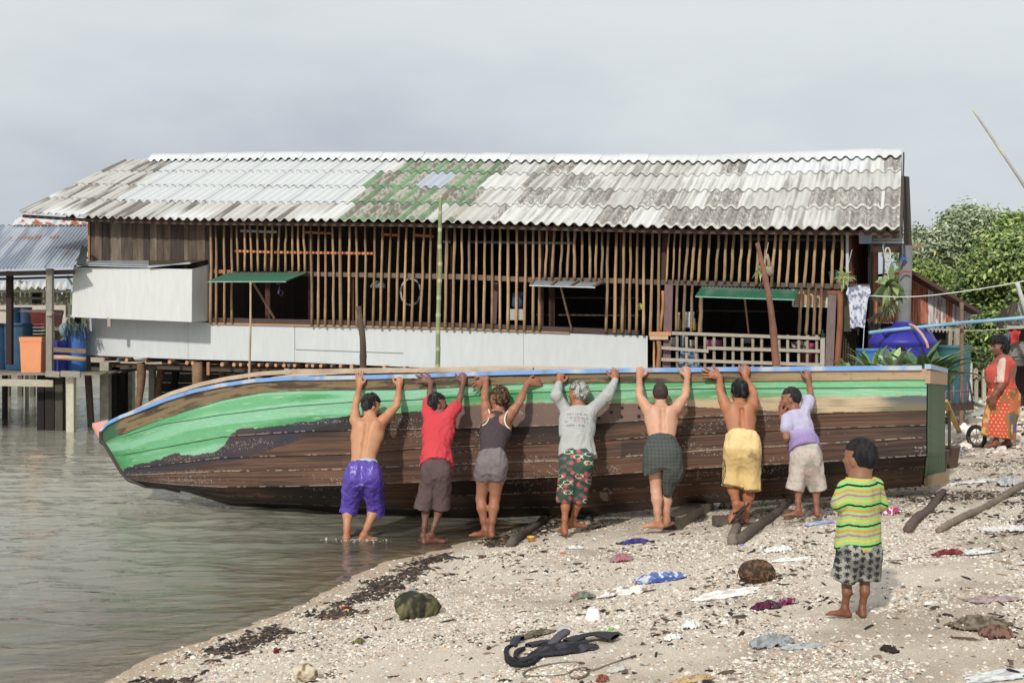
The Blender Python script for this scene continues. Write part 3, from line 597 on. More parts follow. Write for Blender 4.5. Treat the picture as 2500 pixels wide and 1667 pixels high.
bars([(1562, 1558, 4)], 1000, lambda x: 822., lambda x: 915., 4, 'lower_window_bar', .06, L3(190, 132, 76))
# ---- railing of the kitchen corner
def SL(x, y0, y1, w_=6, off=.10, c=L3(158, 146, 128), nm='railing_slat'):
    b = MB(); a = FP(1550 + x / CS, 350 + y0 / CS, off); z = FP(1550 + x / CS, 350 + y1 / CS, off); b.tube(np.linspace(a, z, 5), w_ / F * 21, 7, c * (.85 + .3 * random.random()), True, .15); b.out(nm, mw1, house, smooth=True)
for x in (272, 330, 393, 450, 503, 572, 630, 683, 750, 808, 920, 975, 1043, 1100, 1160): SL(x + random.uniform(-3, 3), 1222, 1432 + 10, 3.9)
for (x0, y0, x1, y1) in ((235, 1210, 1180, 1243), (170, 1303, 470, 1325), (460, 1305, 1180, 1325), (170, 1378, 1180, 1412)):
    b = MB(); o = .14 + .01 * random.random(); b.beam(FP(1550 + x0 / CS, 350 + y0 / CS, o), FP(1550 + x1 / CS, 350 + y1 / CS, o), .03, .06, c=L3(168, 158, 142)); b.out('railing_rail', mw2, house)
def POST(nm, x0, x1, y0, y1, off, c, dx=0, th=.1, m=mw1):
    """post from crop-4 pixels"""
    a0, a1 = 1550 + x0 / CS, 1550 + x1 / CS; t0, t1 = 350 + y0 / CS, 350 + y1 / CS; d_ = dx / CS
    b = MB(); b.hexa([FP(a0 - d_, t1, off), FP(a1 - d_, t1, off), FP(a1 - d_, t1, off - th), FP(a0 - d_, t1, off - th), FP(a0, t0, off), FP(a1, t0, off), FP(a1, t0, off - th), FP(a0, t0, off - th)], c); return b.out(nm, m, house)
POST('painted_post', 190, 243, 900, 1200, .04, L3(122, 92, 94), 8, .16); POST('painted_post', 182, 232, 1255, 1460, .04, L3(122, 92, 94), 6, .16)
POST('corner_block', 90, 230, 1202, 1227, .12, L3(196, 132, 84)); POST('corner_block', 95, 212, 1229, 1252, .13, L3(190, 160, 126))
POST('upper_post', 178, 215, 545, 900, -.02, L3(84, 56, 46), 14, .14)
POST('painted_post', 1232, 1287, 960, 1425 + 30, .05, L3(124, 104, 100), 22, .16); POST('post_head', 1228, 1290, 938, 962, .06, L3(140, 86, 60), 0, .14)
POST('railing_board', 1184, 1213, 1240, 1440, .10, L3(170, 164, 152), 4, .03)
for (x0, x1, y0, y1, r_, cc) in ((1310, 1296, 938, 1450, 7.5, L3(146, 88, 56)), (150, 155, 1250, 1450, 6.5, L3(150, 104, 66)), (178, 168, 940, 1200, 4, L3(176, 118, 66))):
    b = MB(); pt = [FP(1550 + (x0 + (x1 - x0) * t + 5 * math.sin(t * 5)) / CS, 350 + (y0 + (y1 - y0) * t) / CS, .05) for t in np.linspace(0, 1, 8)]; b.tube(pt, r_ / F * 20.5, 9, cc, True, .08); b.out('log_post', mst, house, smooth=True)
POST('wall_board', 1322, 1380, 940, 1200, -.05, L3(70, 70, 54), 0, .03)
for i, x in enumerate(range(1322, 1432, 16)): POST('side_plank', x, x + 14, 940 + (260 if x < 1372 else 0), 1450, -.10 - .12 * i, L3(74, 62, 54) * (.7 + .5 * random.random()), 4, .03)
POST('metal_corner_strip', 1346, 1364, 560, 905, .03, L3(176, 190, 204), 0, .05, mpn)
# brown corrugated side wall
x0, x1 = 1368, 1516; k = 60; xs = np.linspace(x0, x1, k); b = MB(); rows = []
for y in (545, 905):
    rows.append([FP(1550 + (x - (0 if y < 600 else (x - x0) * .12)) / CS, 350 + y / CS, -.02 - (x - x0) * .012 + .025 * math.sin(i * 2 * math.pi / 5)) for i, x in enumerate(xs)])
b.grid(rows, np.broadcast_to(L3(146, 92, 66), (2, k, 3))); b.out('side_cladding', mat('brown_sheet', rough=.6, attr=1, var=.12, bump=.1), house)
POST('grey_patch', 1430, 1512, 556, 640, .03, L3(150, 164, 180), 0, .01, mpn)
strip('side_bracket', [(2128, 722, 732), (2185, 738, 750)], .2, 0, L3(62, 56, 52), .07); b = MB(); b.beam(FP(2182, 746, .18), FP(2118, 785, .18), .05, .08, c=L3(58, 48, 44)); b.out('side_bracket', mw2, house)
b = MB(); b.beam(FP(2130, 610, -.3), FP(2215, 610, -.3), .06, .09, c=L3(150, 108, 84)); b.beam(FP(2215, 608, -.3), FP(2255, 598, -.3), .06, .05, c=L3(150, 108, 84)); b.out('roof_plank', mw2, house)
for yy, cc in ((585, L3(170, 176, 184)), (592, L3(200, 206, 212)), (598, L3(90, 88, 90)), (604, L3(120, 126, 130))): b = MB(); b.beam(FP(2130, yy, -.5), FP(2207, yy, -.5), .03, .04, c=cc); b.out('roof_strap', mpn, house)
b = MB(); b.beam(FP(2211, 432, -3.0), FP(2217, 600, -1.8), .03, .14, up=(1, 0, 0), c=L3(60, 52, 46)); b.out('second_roof_edge', mw2, house)
strip('side_door_frame', [(2131, 618, 790), (2142, 622, 790)], -.9, 0, L3(176, 112, 74), .05); strip('side_door_frame', [(2127, 615, 800), (2131, 615, 800)], -.8, 0, L3(80, 84, 84), .05)
# ---- left planks and box bay
xs = np.array([217, 232, 248, 268, 295, 322, 350, 367, 382, 398, 416, 448, 458, 481, 500, 511])
for i, (a, z) in enumerate(zip(xs[:-1], xs[1:])):
    cc = [L3(84, 70, 58), L3(112, 98, 82), L3(66, 54, 46), L3(96, 80, 64)][(i * 7) % 4]; o = .01 * ((i * 5) % 3)
    b = MB(); z_ = z + .6; b.hexa([FP(a, 668, o), FP(z_, 668, o), FP(z_, 668, o - .03), FP(a, 668, o - .03), FP(a, 528, o), FP(z_, 528, o), FP(z_, 528, o - .03), FP(a, 528, o - .03)], cc); b.out('wall_plank', mat('black_stained_plank', rough=.85, attr=1, var=.6, scale=3, stretch=(3, 3, .6), bump=.4, bscale=20), house)
b = MB(); b.beam(FP(217, 535, .03), FP(217, 640, .03), .02, .04, up=(1, 0, 0), c=L3(180, 120, 70)); b.out('corner_batten', mw2, house); b = MB(); b.beam(FP(211, 780, .03), FP(209, 866, .03), .02, .03, up=(1, 0, 0), c=L3(190, 130, 80)); b.out('corner_batten', mw2, house)
O = .72
TL, TR, BR, BL = P(179, 653, FY(179, 0) - .75), P(467.5, 657, FY(467, 0) - .75), P(466.5, 786, FY(467, 0) - .75), P(175, 774, FY(179, 0) - .75)
b = MB(); b.hexa([BL, BR, BR + NI * .02, BL + NI * .02, TL, TR, TR + NI * .02, TL + NI * .02], L3(204, 205, 202)); b.out('box_front', mpn, house)
S1, S2 = FP(510.5, 646, 0), FP(510.5, 783, 0); b = MB(); b.hexa([BR, BR + (.015, 0, 0), S2 + (.015, 0, 0), S2, TR, TR + (.015, 0, 0), S1 + (.015, 0, 0), S1], L3(196, 198, 198)); b.out('box_side', mpn, house)
S3, S4 = FP(222, 645, 0), FP(222, 772, 0); b = MB(); b.add([BL, BR, S2, FP(222, 775, 0)], [(0, 1, 2, 3)], L3(120, 100, 80)); b.add([BL, TL, S3, S4], [(0, 1, 2, 3)], L3(190, 190, 190)); b.out('box_floor', mw2, house)
b = MB(); b.beam(P(267, 774, FY(267) - .72), P(267.5, 797, FY(267) - .72), .07, .07, up=(1, 0, 0), c=L3(170, 150, 128)); b.out('box_peg', mw2, house)
msh = mat('zinc_sheet', rough=.4, attr=1, var=.1, metal=.5, bump=.1)
b = MB(); y0 = FY(179) - .78
for k in range(4):
    a = P(138 + 3 * k, 641.5 + 1.6 * k, y0 - .02 * k + .1); z = P(363, 650 + 1.3 * k - 1, FY(363) - .8 - .02 * k + .1); b.beam(a, z, .05, .018, c=L3(196, 206, 214))
for k in range(3): b.beam(P(362, 653 - 1.5 * k, FY(363) - .8), P(466, 641 + 1.2 * k, FY(467) - .8), .05, .018, c=L3(196, 206, 214))
tp = [P(140, 642, y0), P(363, 650, FY(363) - .82), FP(363, 636, 0), FP(215, 636, 0)]; b.add(tp, [(0, 1, 2, 3)], L3(170, 180, 188)); tp = [P(363, 651, FY(363) - .82), P(466, 643, FY(467) - .82), FP(509, 634, 0), FP(363, 636, 0)]; b.add(tp, [(0, 1, 2, 3)], L3(96, 84, 74)); b.out('box_cover', msh, house)
# ---- awning shutters
def awning(T0, T1, B0, B1, dep, cols, prop, nm='shutter', nwv=22):
    Y0, Y1 = FY(T0[0]), FY(T1[0]); k = nwv * 4 + 1; t = np.linspace(0, 1, k)[:, None]; up_ = P(*T0, Y0 - .06) * (1 - t) + P(*T1, Y1 - .06) * t; dn_ = P(*B0, Y0 - dep) * (1 - t) + P(*B1, Y1 - dep) * t
    wv = np.stack([0 * t[:, 0], 0 * t[:, 0], .012 * np.cos(t[:, 0] * nwv * 2 * math.pi)], 1); rows = [up_ + (dn_ - up_) * q + wv for q in (0, .5, 1)]
    cc = np.stack([mixc(np.broadcast_to(cols[0], (k, 3)), cols[1], ss(vn(t[:, 0] * 9, q, 0, 3) + q - .5, .1, .7)) for q in (0, .5, 1)])
    b = MB(); b.grid(rows, cc); b.grid([r - (0, 0, .012) for r in rows], cc * .6); sh_ = b.out(nm, mat('painted_sheet', rough=.5, attr=1, var=.15, bump=.1), house)
    b = MB(); b.beam(rows[2][0] - (0, 0, .02), rows[2][-1] - (0, 0, .02), .03, .02, c=cols[2]); b.beam(up_[0] - (0, 0, .03), up_[-1] - (0, 0, .03), .03, .03, c=L3(90, 70, 60)); b.out('shutter_frame', mw2, sh_)
    b = MB(); b.beam(P(*prop[0], FY(prop[0][0]) - dep + .05), P(*prop[1], FY(prop[1][0]) - .06), .03, .035, c=L3(140, 106, 80)); b.out('shutter_prop', mw2, sh_)
    return sh_
awning((565, 664), (755, 665), (508, 687), (699, 687), .8, (L3(90, 96, 88), L3(44, 116, 88), L3(150, 170, 160)), ((617, 688), (670, 777)))
sh2 = awning((1300, 684), (1478, 689), (1293, 696), (1453, 701), .75, (L3(120, 132, 138), L3(140, 154, 160), L3(190, 196, 196)), ((1369, 700), (1396, 805)), nwv=2)
b = MB()
for f in (.02, .33, .63, .97): b.beam(P(1300 + 178 * f, 682 + 5 * f, FY(1300 + 178 * f) - .1), P(1293 + 160 * f, 694 + 5 * f, FY(1300 + 178 * f) - .75), .05, .025, c=L3(124, 92, 74))
b.out('shutter_batten', mw2, sh2)
awning((1714.5, 699), (1951, 707), (1698, 723), (1940, 731), .85, (L3(110, 136, 122), L3(30, 112, 84), L3(110, 180, 150)), ((1818, 727), (1828, 815)), nwv=26)
# ---- interior: floor, back wall, end walls, partition, shelf
zf0, zf1 = FP(213, 866)[2] - .03, FP(2110, 905)[2]
zfl = lambda px: EYE - (np.interp(px, [213, 1580, 2120], [866, 908, 918]) - HOR) / F * FY(px)
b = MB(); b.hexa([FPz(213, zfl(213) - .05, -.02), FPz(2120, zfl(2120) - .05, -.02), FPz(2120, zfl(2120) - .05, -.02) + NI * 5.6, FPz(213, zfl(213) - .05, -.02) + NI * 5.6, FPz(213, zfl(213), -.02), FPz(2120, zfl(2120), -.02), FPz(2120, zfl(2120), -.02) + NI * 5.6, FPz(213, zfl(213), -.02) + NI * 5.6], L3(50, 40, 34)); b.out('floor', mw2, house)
darkw = mat('inner_wall_board', rough=.9, attr=1, var=.4, scale=5, stretch=(5, 5, .5), bump=.2)
def inner(px0, px1, dpt, c, n=12, nm='inner_wall', top=None):
    b = MB(); a = FPz(px0, 0) + NI * dpt; z = FPz(px1, 0) + NI * dpt
    for i in range(n):
        p = a + (z - a) * i / n; q = a + (z - a) * (i + 1.0) / n; pf = px0 + (px1 - px0) * i / n; zt = top if top else float(np.interp(pf, [213, 2120], [4.9, 4.1])) + (.25 if dpt > 1 else 0) + min(dpt, 5.2 - dpt) * .25; z0 = float(zfl(pf))
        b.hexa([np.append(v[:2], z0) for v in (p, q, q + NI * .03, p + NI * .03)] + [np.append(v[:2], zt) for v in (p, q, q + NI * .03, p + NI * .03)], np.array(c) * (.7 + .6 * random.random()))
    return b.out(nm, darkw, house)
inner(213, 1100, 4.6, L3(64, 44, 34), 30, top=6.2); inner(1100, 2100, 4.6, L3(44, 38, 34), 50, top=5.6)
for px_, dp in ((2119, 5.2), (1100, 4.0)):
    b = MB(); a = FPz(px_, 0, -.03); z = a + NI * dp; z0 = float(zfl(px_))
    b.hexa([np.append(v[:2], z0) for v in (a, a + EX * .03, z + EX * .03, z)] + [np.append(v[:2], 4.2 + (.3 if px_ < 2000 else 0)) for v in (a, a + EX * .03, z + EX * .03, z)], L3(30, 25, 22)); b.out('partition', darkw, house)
for (xa, xb, y, dp, cc) in ((568, 660, 613, .10, L3(232, 132, 60)), (665, 905, 616, .10, L3(232, 132, 60)), (715, 780, 568, .5, L3(210, 120, 60)), (905, 950, 573, .5, L3(210, 120, 60)), (985, 1035, 575, .5, L3(220, 130, 60)), (550, 640, 565, .6, L3(190, 196, 200)), (1030, 1360, 592, 1.1, L3(150, 156, 160)), (1560, 1790, 568, .5, L3(90, 96, 100)), (1800, 2060, 584, .8, L3(80, 84, 88))):  # orange strips are added stand-ins for sunlit wood deeper inside
    b = MB(); b.beam(FPz(xa, 0) * (1, 1, 0) + NI * 0 + (0, 0, P(xa, y, FY(xa, -dp))[2]) + NI * dp, FPz(xb, 0) + NI * dp + (0, 0, P(xb, y + 3, FY(xb, -dp))[2]), .03, .05, c=cc); b.out('inner_strip', mw2, house)
for px_ in (655, 760, 1320, 1347, 1520): # inner posts
    b = MB(); a = FPz(px_, float(zfl(px_)), -1.4); b.beam(a, a + (0, 0, 2.9), .12, .12, up=(1, 0, 0), c=L3(92, 60, 48)); b.out('inner_post', mw1, house)
b = MB(); b.beam(FP(1211, 690, -.3), FP(1207, 790, -.3), .12, .08, up=(1, 0, 0), c=L3(110, 78, 76)); b.beam(FP(862, 675, -.1), FP(862, 790, -.1), .13, .05, up=(1, 0, 0), c=L3(96, 66, 50)); b.out('inner_post', mw1, house)
shf = []
for (xa, xb, y, dp) in ((1310, 1560, 770, 1.6), (1340, 1560, 728, 2.0), (1660, 1990, 848, .7), (1700, 1900, 760, 2.4)):
    b = MB(); pa, pb = P(xa, y, FY(xa, -dp)), P(xb, y + 2, FY(xb, -dp)); b.hexa([pa, pb, pb + NI * .4, pa + NI * .4] + [q + (0, 0, .03) for q in (pa, pb, pb + NI * .4, pa + NI * .4)], L3(100, 82, 66)); shf.append(b.out('shelf', mw2, house))
# ---- joist ends, girders, stilts
jx = [252, 288, 309, 354, 414, 456, 470, 542, 571, 587, 608, 632, 652, 673, 693, 705, 719, 749, 763, 783, 809, 831, 858, 938, 987, 1030, 1063, 1100, 1134, 1164, 1200, 1240, 1290, 1330]
c_j = cv([(210, 874), (309, 877), (541, 888), (831, 892), (1030, 900), (1200, 907), (1350, 911)])
for x in jx:
    b = MB(); r_ = random.uniform(.034, .05); a = FP(x, c_j(x) + 1.5, .10 + .08 * random.random()); b.tube(np.linspace(a, a + NI * 5 + EX * .1, 4), r_, 9, L3(92, 74, 60)); b.v[0] = b.v[0]; b.out('floor_joist', mst, house, smooth=False)
    d_ = MB(); ee = a - NI * .003; ang = np.linspace(0, 2 * math.pi, 10)[:-1]; d_.add([ee + EX * math.cos(q) * r_ * .97 + np.array((0, 0, 1)) * math.sin(q) * r_ * .97 for q in ang], [tuple(range(9))], L3(206, 138, 84) if random.random() < .8 else L3(120, 100, 84)); d_.out('cut_end', mw2, ORG and bpy.data.objects[house.children[-1].name])
strip('girder', [(215, 884, 893), (480, 893, 905), (693, 899, 912)], -.25, 0, L3(84, 70, 58), .1); strip('girder', [(693, 899, 914), (1130, 910, 924), (1400, 918, 932)], -.12, 0, L3(176, 170, 160), .05)
strip('girder', [(215, 884, 900), (1400, 918, 932)], -2.4, 0, L3(50, 42, 36), .1)
def stilt(x0, y0, x1, off, r_, c, sq=False, zb=-.5):
    a = FP(x0, y0, off); z = FPz(x1, zb, off); b = MB()
    if sq: b.beam(z, a, r_ * 2, r_ * 2, up=(1, 0, 0), c=c)
    else:
        t = np.linspace(0, 1, 9)[:, None]; p = a * (1 - t) + z * t; p[:, 0] += .05 * np.sin(t[:, 0] * 6 + x0); b.tube(p, r_ * (1 + .15 * np.sin(t[:, 0] * 9 + x0)), 10, c, True, .08)
    b.out('stilt', mat('stilt_surface', rough=.9, attr=1, var=.35, scale=7, bump=.6, bscale=20, bdist=.01), house, smooth=not sq)
conc = L3(168, 164, 142); dkw = L3(52, 46, 40); brn = L3(120, 90, 62)
stilt(212, 868, 226, .1, .06, L3(104, 90, 76), True); stilt(258, 884, 258, -.2, .1, conc, True); stilt(277, 884, 277, -.9, .12, dkw, True)
for a in ((340, 884, 341, -.2, .085, brn), (372, 890, 372, -1.6, .07, conc, True), (392, 890, 390, -1.4, .09, brn), (478, 884, 478, 0.0, .11, L3(140, 106, 74)), (506, 886, 506, -.5, .07, L3(70, 60, 52), True), (540, 886, 546, -1.2, .08, brn), (580, 888, 580, -.6, .07, dkw), (300, 890, 300, -3, .1, dkw, True), (316, 890, 316, -4.5, .12, conc, True), (430, 890, 430, -2.5, .1, dkw), (630, 890, 630, -.4, .09, brn), (700, 890, 700, -2, .1, dkw), (760, 895, 760, -.5, .09, brn), (900, 900, 900, -.6, .1, brn), (1060, 905, 1060, -.6, .1, dkw), (1250, 910, 1250, -.5, .1, brn), (1450, 915, 1450, -.5, .1, brn), (1600, 915, 1600, -.3, .1, brn), (1860, 915, 1860, -.3, .1, brn), (2060, 915, 2060, -.3, .1, brn), (2110, 915, 2110, -2.6, .1, brn)): stilt(*a)
b = MB(); a = FP(509, 884, .1); b.beam(a, a - (0, 0, .28), .09, .06, up=(1, 0, 0), c=L3(160, 110, 74)); b.out('stilt_cleat', mw1, house)
b = MB(); a = FPz(395, -.8, -4.8); z = FPz(1500, -.8, -4.8)
for i in range(14):
    p = a + (z - a) * i / 14; q = a + (z - a) * (i + .99) / 14
    for j in range(9): b.hexa([v + (0, 0, j * .26) for v in (p, q, q + NI * .1, p + NI * .1)] + [v + (0, 0, j * .26 + .25) for v in (p, q, q + NI * .1, p + NI * .1)], L3(66, 62, 56) * (.8 + .4 * random.random()))
b.out('block_wall', mat('old_blocks', rough=.9, attr=1, var=.3), house)
# ================================================================== people: one continuous implicit surface per body / garment
def nrm(v): v = np.array(v, float); return v / (np.linalg.norm(v) + 1e-12)
class Field:
    """primitives are blended with a smooth minimum on a regular grid, then meshed with surface nets"""
    def __init__(s): s.p = []; s.post = []
    def cone(s, a, b, ra, rb, k=.02): s.p.append(('c', np.array(a, float), np.array(b, float), ra, rb, k)); return s
    def chain(s, pts, rr, k=.02):
        for i in range(len(pts) - 1): s.cone(pts[i], pts[i + 1], rr[i], rr[i + 1], k)
        return s
    def ell(s, c, r, ax=None, k=.02): s.p.append(('e', np.array(c, float), np.array(r, float), np.eye(3) if ax is None else np.array(ax, float), None, k)); return s
    def sub(s, c, r, ax=None, k=.015): s.p.append(('s', np.array(c, float), np.array(r, float), np.eye(3) if ax is None else np.array(ax, float), None, k)); return s
    def groove(s, a, b, r, k=.03): s.p.append(('k', np.array(a, float), np.array(b, float), r, r, k)); return s
    def loft(s, secs, side, k=.03):
        """secs: (centre, half width, half depth); sections are ellipses; side = width direction"""
        C = np.array([q[0] for q in secs], float); W = np.array([q[1] for q in secs]); D = np.array([q[2] for q in secs]); s.p.append(('l', C, W, D, nrm(side), k)); return s
    def bounds(s):
        lo, hi = [], []
        for q in s.p:
            if q[0] == 'c': r = max(q[3], q[4]); lo.append(np.minimum(q[1], q[2]) - r); hi.append(np.maximum(q[1], q[2]) + r)
            elif q[0] == 'e': r = max(q[2]); lo.append(q[1] - r); hi.append(q[1] + r)
            elif q[0] == 'l': r = max(q[2].max(), q[3].max()); lo.append(q[1].min(0) - r); hi.append(q[1].max(0) + r)
        return np.min(lo, 0) - .03, np.max(hi, 0) + .03
    def mesh(s, h):
        lo, hi = s.bounds(); n = np.ceil((hi - lo) / h).astype(int) + 1
        ax = [lo[i] + h * np.arange(n[i]) for i in range(3)]; f = np.full(n, .5, np.float32)
        for q in s.p:
            if q[0] in 'ck': r = max(q[3], q[4]); l_, h_ = np.minimum(q[1], q[2]) - r, np.maximum(q[1], q[2]) + r
            elif q[0] in 'es': r = max(q[2]); l_, h_ = q[1] - r, q[1] + r
            else: r = max(q[2].max(), q[3].max()); l_, h_ = q[1].min(0) - r, q[1].max(0) + r
            m = q[5] * 1.5 + 3 * h; i0 = np.maximum(np.floor((l_ - m - lo) / h).astype(int), 0); i1 = np.minimum(np.ceil((h_ + m - lo) / h).astype(int) + 1, n)
            if (i1 <= i0).any(): continue
            X, Y, Z = np.meshgrid(*[ax[i][i0[i]:i1[i]] for i in range(3)], indexing='ij'); Q = np.stack([X, Y, Z], -1)
            if q[0] in 'ck':
                a, b = q[1], q[2]; ba = b - a; t = np.clip(((Q - a) @ ba) / (ba @ ba + 1e-12), 0, 1); d = np.linalg.norm(Q - a - t[..., None] * ba, axis=-1) - (q[3] + (q[4] - q[3]) * t)
            elif q[0] in 'es':
                L_ = (Q - q[1]) @ q[3].T; k0 = np.linalg.norm(L_ / q[2], axis=-1); k1 = np.linalg.norm(L_ / q[2] ** 2, axis=-1) + 1e-9; d = k0 * (k0 - 1) / k1
            else:
                C, W, D, sd = q[1:5]; A = C[-1] - C[0]; ln = np.linalg.norm(A); A = A / ln; tk = (C - C[0]) @ A; t = (Q - C[0]) @ A; tc_ = np.clip(t, tk[0], tk[-1])
                # smooth interpolation between sections
                seg = np.clip(np.searchsorted(tk, tc_, side='right') - 1, 0, len(tk) - 2); u = (tc_ - tk[seg]) / (tk[seg + 1] - tk[seg] + 1e-9); u = .35 * u + .65 * u * u * (3 - 2 * u)
                c = C[seg] + (C[seg + 1] - C[seg]) * u[..., None]; w_ = W[seg] + (W[seg + 1] - W[seg]) * u; d_ = D[seg] + (D[seg + 1] - D[seg]) * u
                sd2 = nrm(sd - A * (sd @ A)); dp = np.cross(A, sd2); v = Q - c; x = v @ sd2; y = v @ dp
                k0 = np.sqrt((x / w_) ** 2 + (y / d_) ** 2) + 1e-9; k1 = np.sqrt((x / w_ ** 2) ** 2 + (y / d_ ** 2) ** 2) + 1e-9; d = np.maximum(k0 * (k0 - 1) / k1, np.maximum(tk[0] - t, t - tk[-1]))
            g = f[i0[0]:i1[0], i0[1]:i1[1], i0[2]:i1[2]]; k = q[5]
            if q[0] in 'sk': hh = np.maximum(k - np.abs(g + d), 0) / k; g[...] = np.maximum(g, -d) + hh * hh * k * .25
            else: hh = np.maximum(k - np.abs(g - d), 0) / k; g[...] = np.minimum(g, d) - hh * hh * k * .25
        if s.post:
            X, Y, Z = np.meshgrid(*ax, indexing='ij', sparse=False)
            near = np.abs(f) < .08
            Q = np.stack([X[near], Y[near], Z[near]], -1); v = f[near]
            for fn in s.post: v = fn(Q, v)
            f[near] = v
        return nets(f, lo, h)
def nets(f, lo, h):
    s = f < 0; n = f.shape
    c = np.zeros(tuple(k - 1 for k in n), np.uint8); off = [(a, b, d) for a in (0, 1) for b in (0, 1) for d in (0, 1)]
    for a, b, d in off: c += s[a:n[0] - 1 + a, b:n[1] - 1 + b, d:n[2] - 1 + d]
    act = (c > 0) & (c < 8); I = np.argwhere(act); idx = -np.ones(act.shape, np.int64); idx[act] = np.arange(len(I))
    val = np.stack([f[I[:, 0] + a, I[:, 1] + b, I[:, 2] + d] for a, b, d in off], 1); pos = np.zeros((len(I), 3)); cnt = np.zeros(len(I)); O_ = np.array(off, float)
    for i in range(8):
        for j in range(i + 1, 8):
            if abs(O_[i] - O_[j]).sum() != 1: continue
            m = (val[:, i] < 0) != (val[:, j] < 0); t = val[m, i] / (val[m, i] - val[m, j]); pos[m] += O_[i] + (O_[j] - O_[i]) * t[:, None]; cnt[m] += 1
    V = lo + h * (I + pos / cnt[:, None]); Fs = []
    for ax in range(3):
        o1, o2 = [(1, 2), (2, 0), (0, 1)][ax]; A = [slice(None)] * 3; B = [slice(None)] * 3; A[ax] = slice(0, -1); B[ax] = slice(1, None)
        sA, sB = s[tuple(A)], s[tuple(B)]; E = np.argwhere(sA != sB); E = E[(E[:, o1] > 0) & (E[:, o2] > 0) & (E[:, o1] < n[o1] - 1) & (E[:, o2] < n[o2] - 1)]
        e1 = np.zeros(3, int); e1[o1] = 1; e2 = np.zeros(3, int); e2[o2] = 1
        q = np.stack([idx[tuple((E - e1 - e2).T)], idx[tuple((E - e2).T)], idx[tuple(E.T)], idx[tuple((E - e1).T)]], 1); fl = sA[tuple(E.T)]; q = np.where(fl[:, None], q, q[:, ::-1]); Fs.append(q)
    Fs = np.concatenate(Fs); return V, Fs[(Fs >= 0).all(1)]
def smooth_mesh(V, Fc, it=2):
    e = np.concatenate([Fc[:, [0, 1]], Fc[:, [1, 2]], Fc[:, [2, 3]], Fc[:, [3, 0]]]); deg = np.bincount(e.ravel(), minlength=len(V))[:, None]
    for _ in range(it):
        a = np.zeros_like(V)
        for k in range(3): a[:, k] = np.bincount(e[:, 0], V[e[:, 1], k], len(V)) + np.bincount(e[:, 1], V[e[:, 0], k], len(V))
        V = V * .5 + .5 * a / np.maximum(deg, 1)
    return V
# ================================================================== neighbours, yard, trees
mzn = mat('weathered_zinc', rough=.5, attr=1, var=.08, scale=4, stretch=(1, 1, 1), bump=.15, metal=.25)
mpl = mat('moulded_plastic', rough=.45, attr=1, var=.08, scale=5, bump=.05)
def corr(T0, T1, B0, B1, nwv, amp, colf, rows=10, per=8):
    """corrugated sheet through four corners; waves run from top to bottom"""
    k = nwv * per + 1; t = np.linspace(0, 1, k); q = np.linspace(0, 1, rows); T0, T1, B0, B1 = map(lambda a: np.array(a, float), (T0, T1, B0, B1))
    Pn = (T0 + (T1 - T0) * t[:, None])[None] * (1 - q)[:, None, None] + (B0 + (B1 - B0) * t[:, None])[None] * q[:, None, None]; nn_ = nrm_(np.cross(T1 - T0, B0 - T0)); Pn = Pn + nn_ * (amp * np.cos(t * nwv * 2 * math.pi))[None, :, None]
    return Pn, colf(np.broadcast_to(t, (rows, k)), np.broadcast_to(q[:, None], (rows, k)))
def nrm_(v): v = np.array(v, float); return v / (np.linalg.norm(v) + 1e-12)
def sheet(name, parent, T0, T1, B0, B1, nwv, amp, colf, m=None, rows=10):
    Pn, c = corr(T0, T1, B0, B1, nwv, amp, colf, rows); Fq_ = gridf(*Pn.shape[:2]); return mobj(name, Pn.reshape(-1, 3), Fq_, m or mzn, parent, c.reshape(-1, 3), True)
# ---- fishing shed at the left
YS = 25.0
shed = thing('fishing_shed', 'open-sided shed on posts with a grey corrugated metal roof, over the water', 'shed', P(60, 905, YS) * (1, 1, 0))
def zc(t, q):
    n_ = fbm(t * 5, q * 3, 0, 3, 4); c = mixc(np.broadcast_to(L3(150, 160, 176), t.shape + (3,)), L3(190, 198, 208), ss(fbm(t * 40, q * 2, 0, 3, 6), .4, .7)); r_ = ss(fbm(t * 34 + q * 1.5, q * 6, 0, 3, 14), .60, .66) * ss(fbm(t * 4, q * 3, 0, 2, 24), .46, .6); return mixc(c, L3(168, 92, 56), r_)
e0, e1 = P(-420, 668, YS), P(184, 652, YS - .3); r0, r1 = P(-300, 550, YS + 5.0), P(262, 549, YS + 4.8)
sheet('roof', shed, r0, r1, e0, e1, 66, .022, zc, rows=40)
sheet('back_roof', shed, r0, r1, r0 + (.2, 1.2, -.5), r1 + (.2, 1.2, -.5), 40, .02, zc)
def rc(t, q): return mixc(np.broadcast_to(L3(204, 206, 206), t.shape + (3,)), L3(176, 96, 52), ss(fbm(t * 9, q * 2, 0, 2, 8) + .3 * (q - .5), .48, .58))
for xa, xb in ((28, 130), (133, 214)): sheet('ridge_sheet', shed, P(xa + 12, 531, YS + 5.0), P(xb, 531, YS + 5), P(xa, 549, YS + 4.6), P(xb, 549, YS + 4.6), 3, .015, rc)
def pst(name, parent, px, y0, y1, Y, w_, c, m=mw1, d_=None):
    b = MB(); a = P(px, y0, Y); z = P(px, y1, Y); b.beam(z, a, w_, d_ or w_, up=(0, 1, 0), c=c); return b.out(name, m, parent)
pst('post', shed, 122, 656, 906, YS, .13, L3(140, 134, 122)); pst('post', shed, 24, 662, 890, YS + .6, .12, L3(58, 42, 38)); pst('post', shed, 190, 655, 880, YS + 3, .12, L3(50, 44, 40))
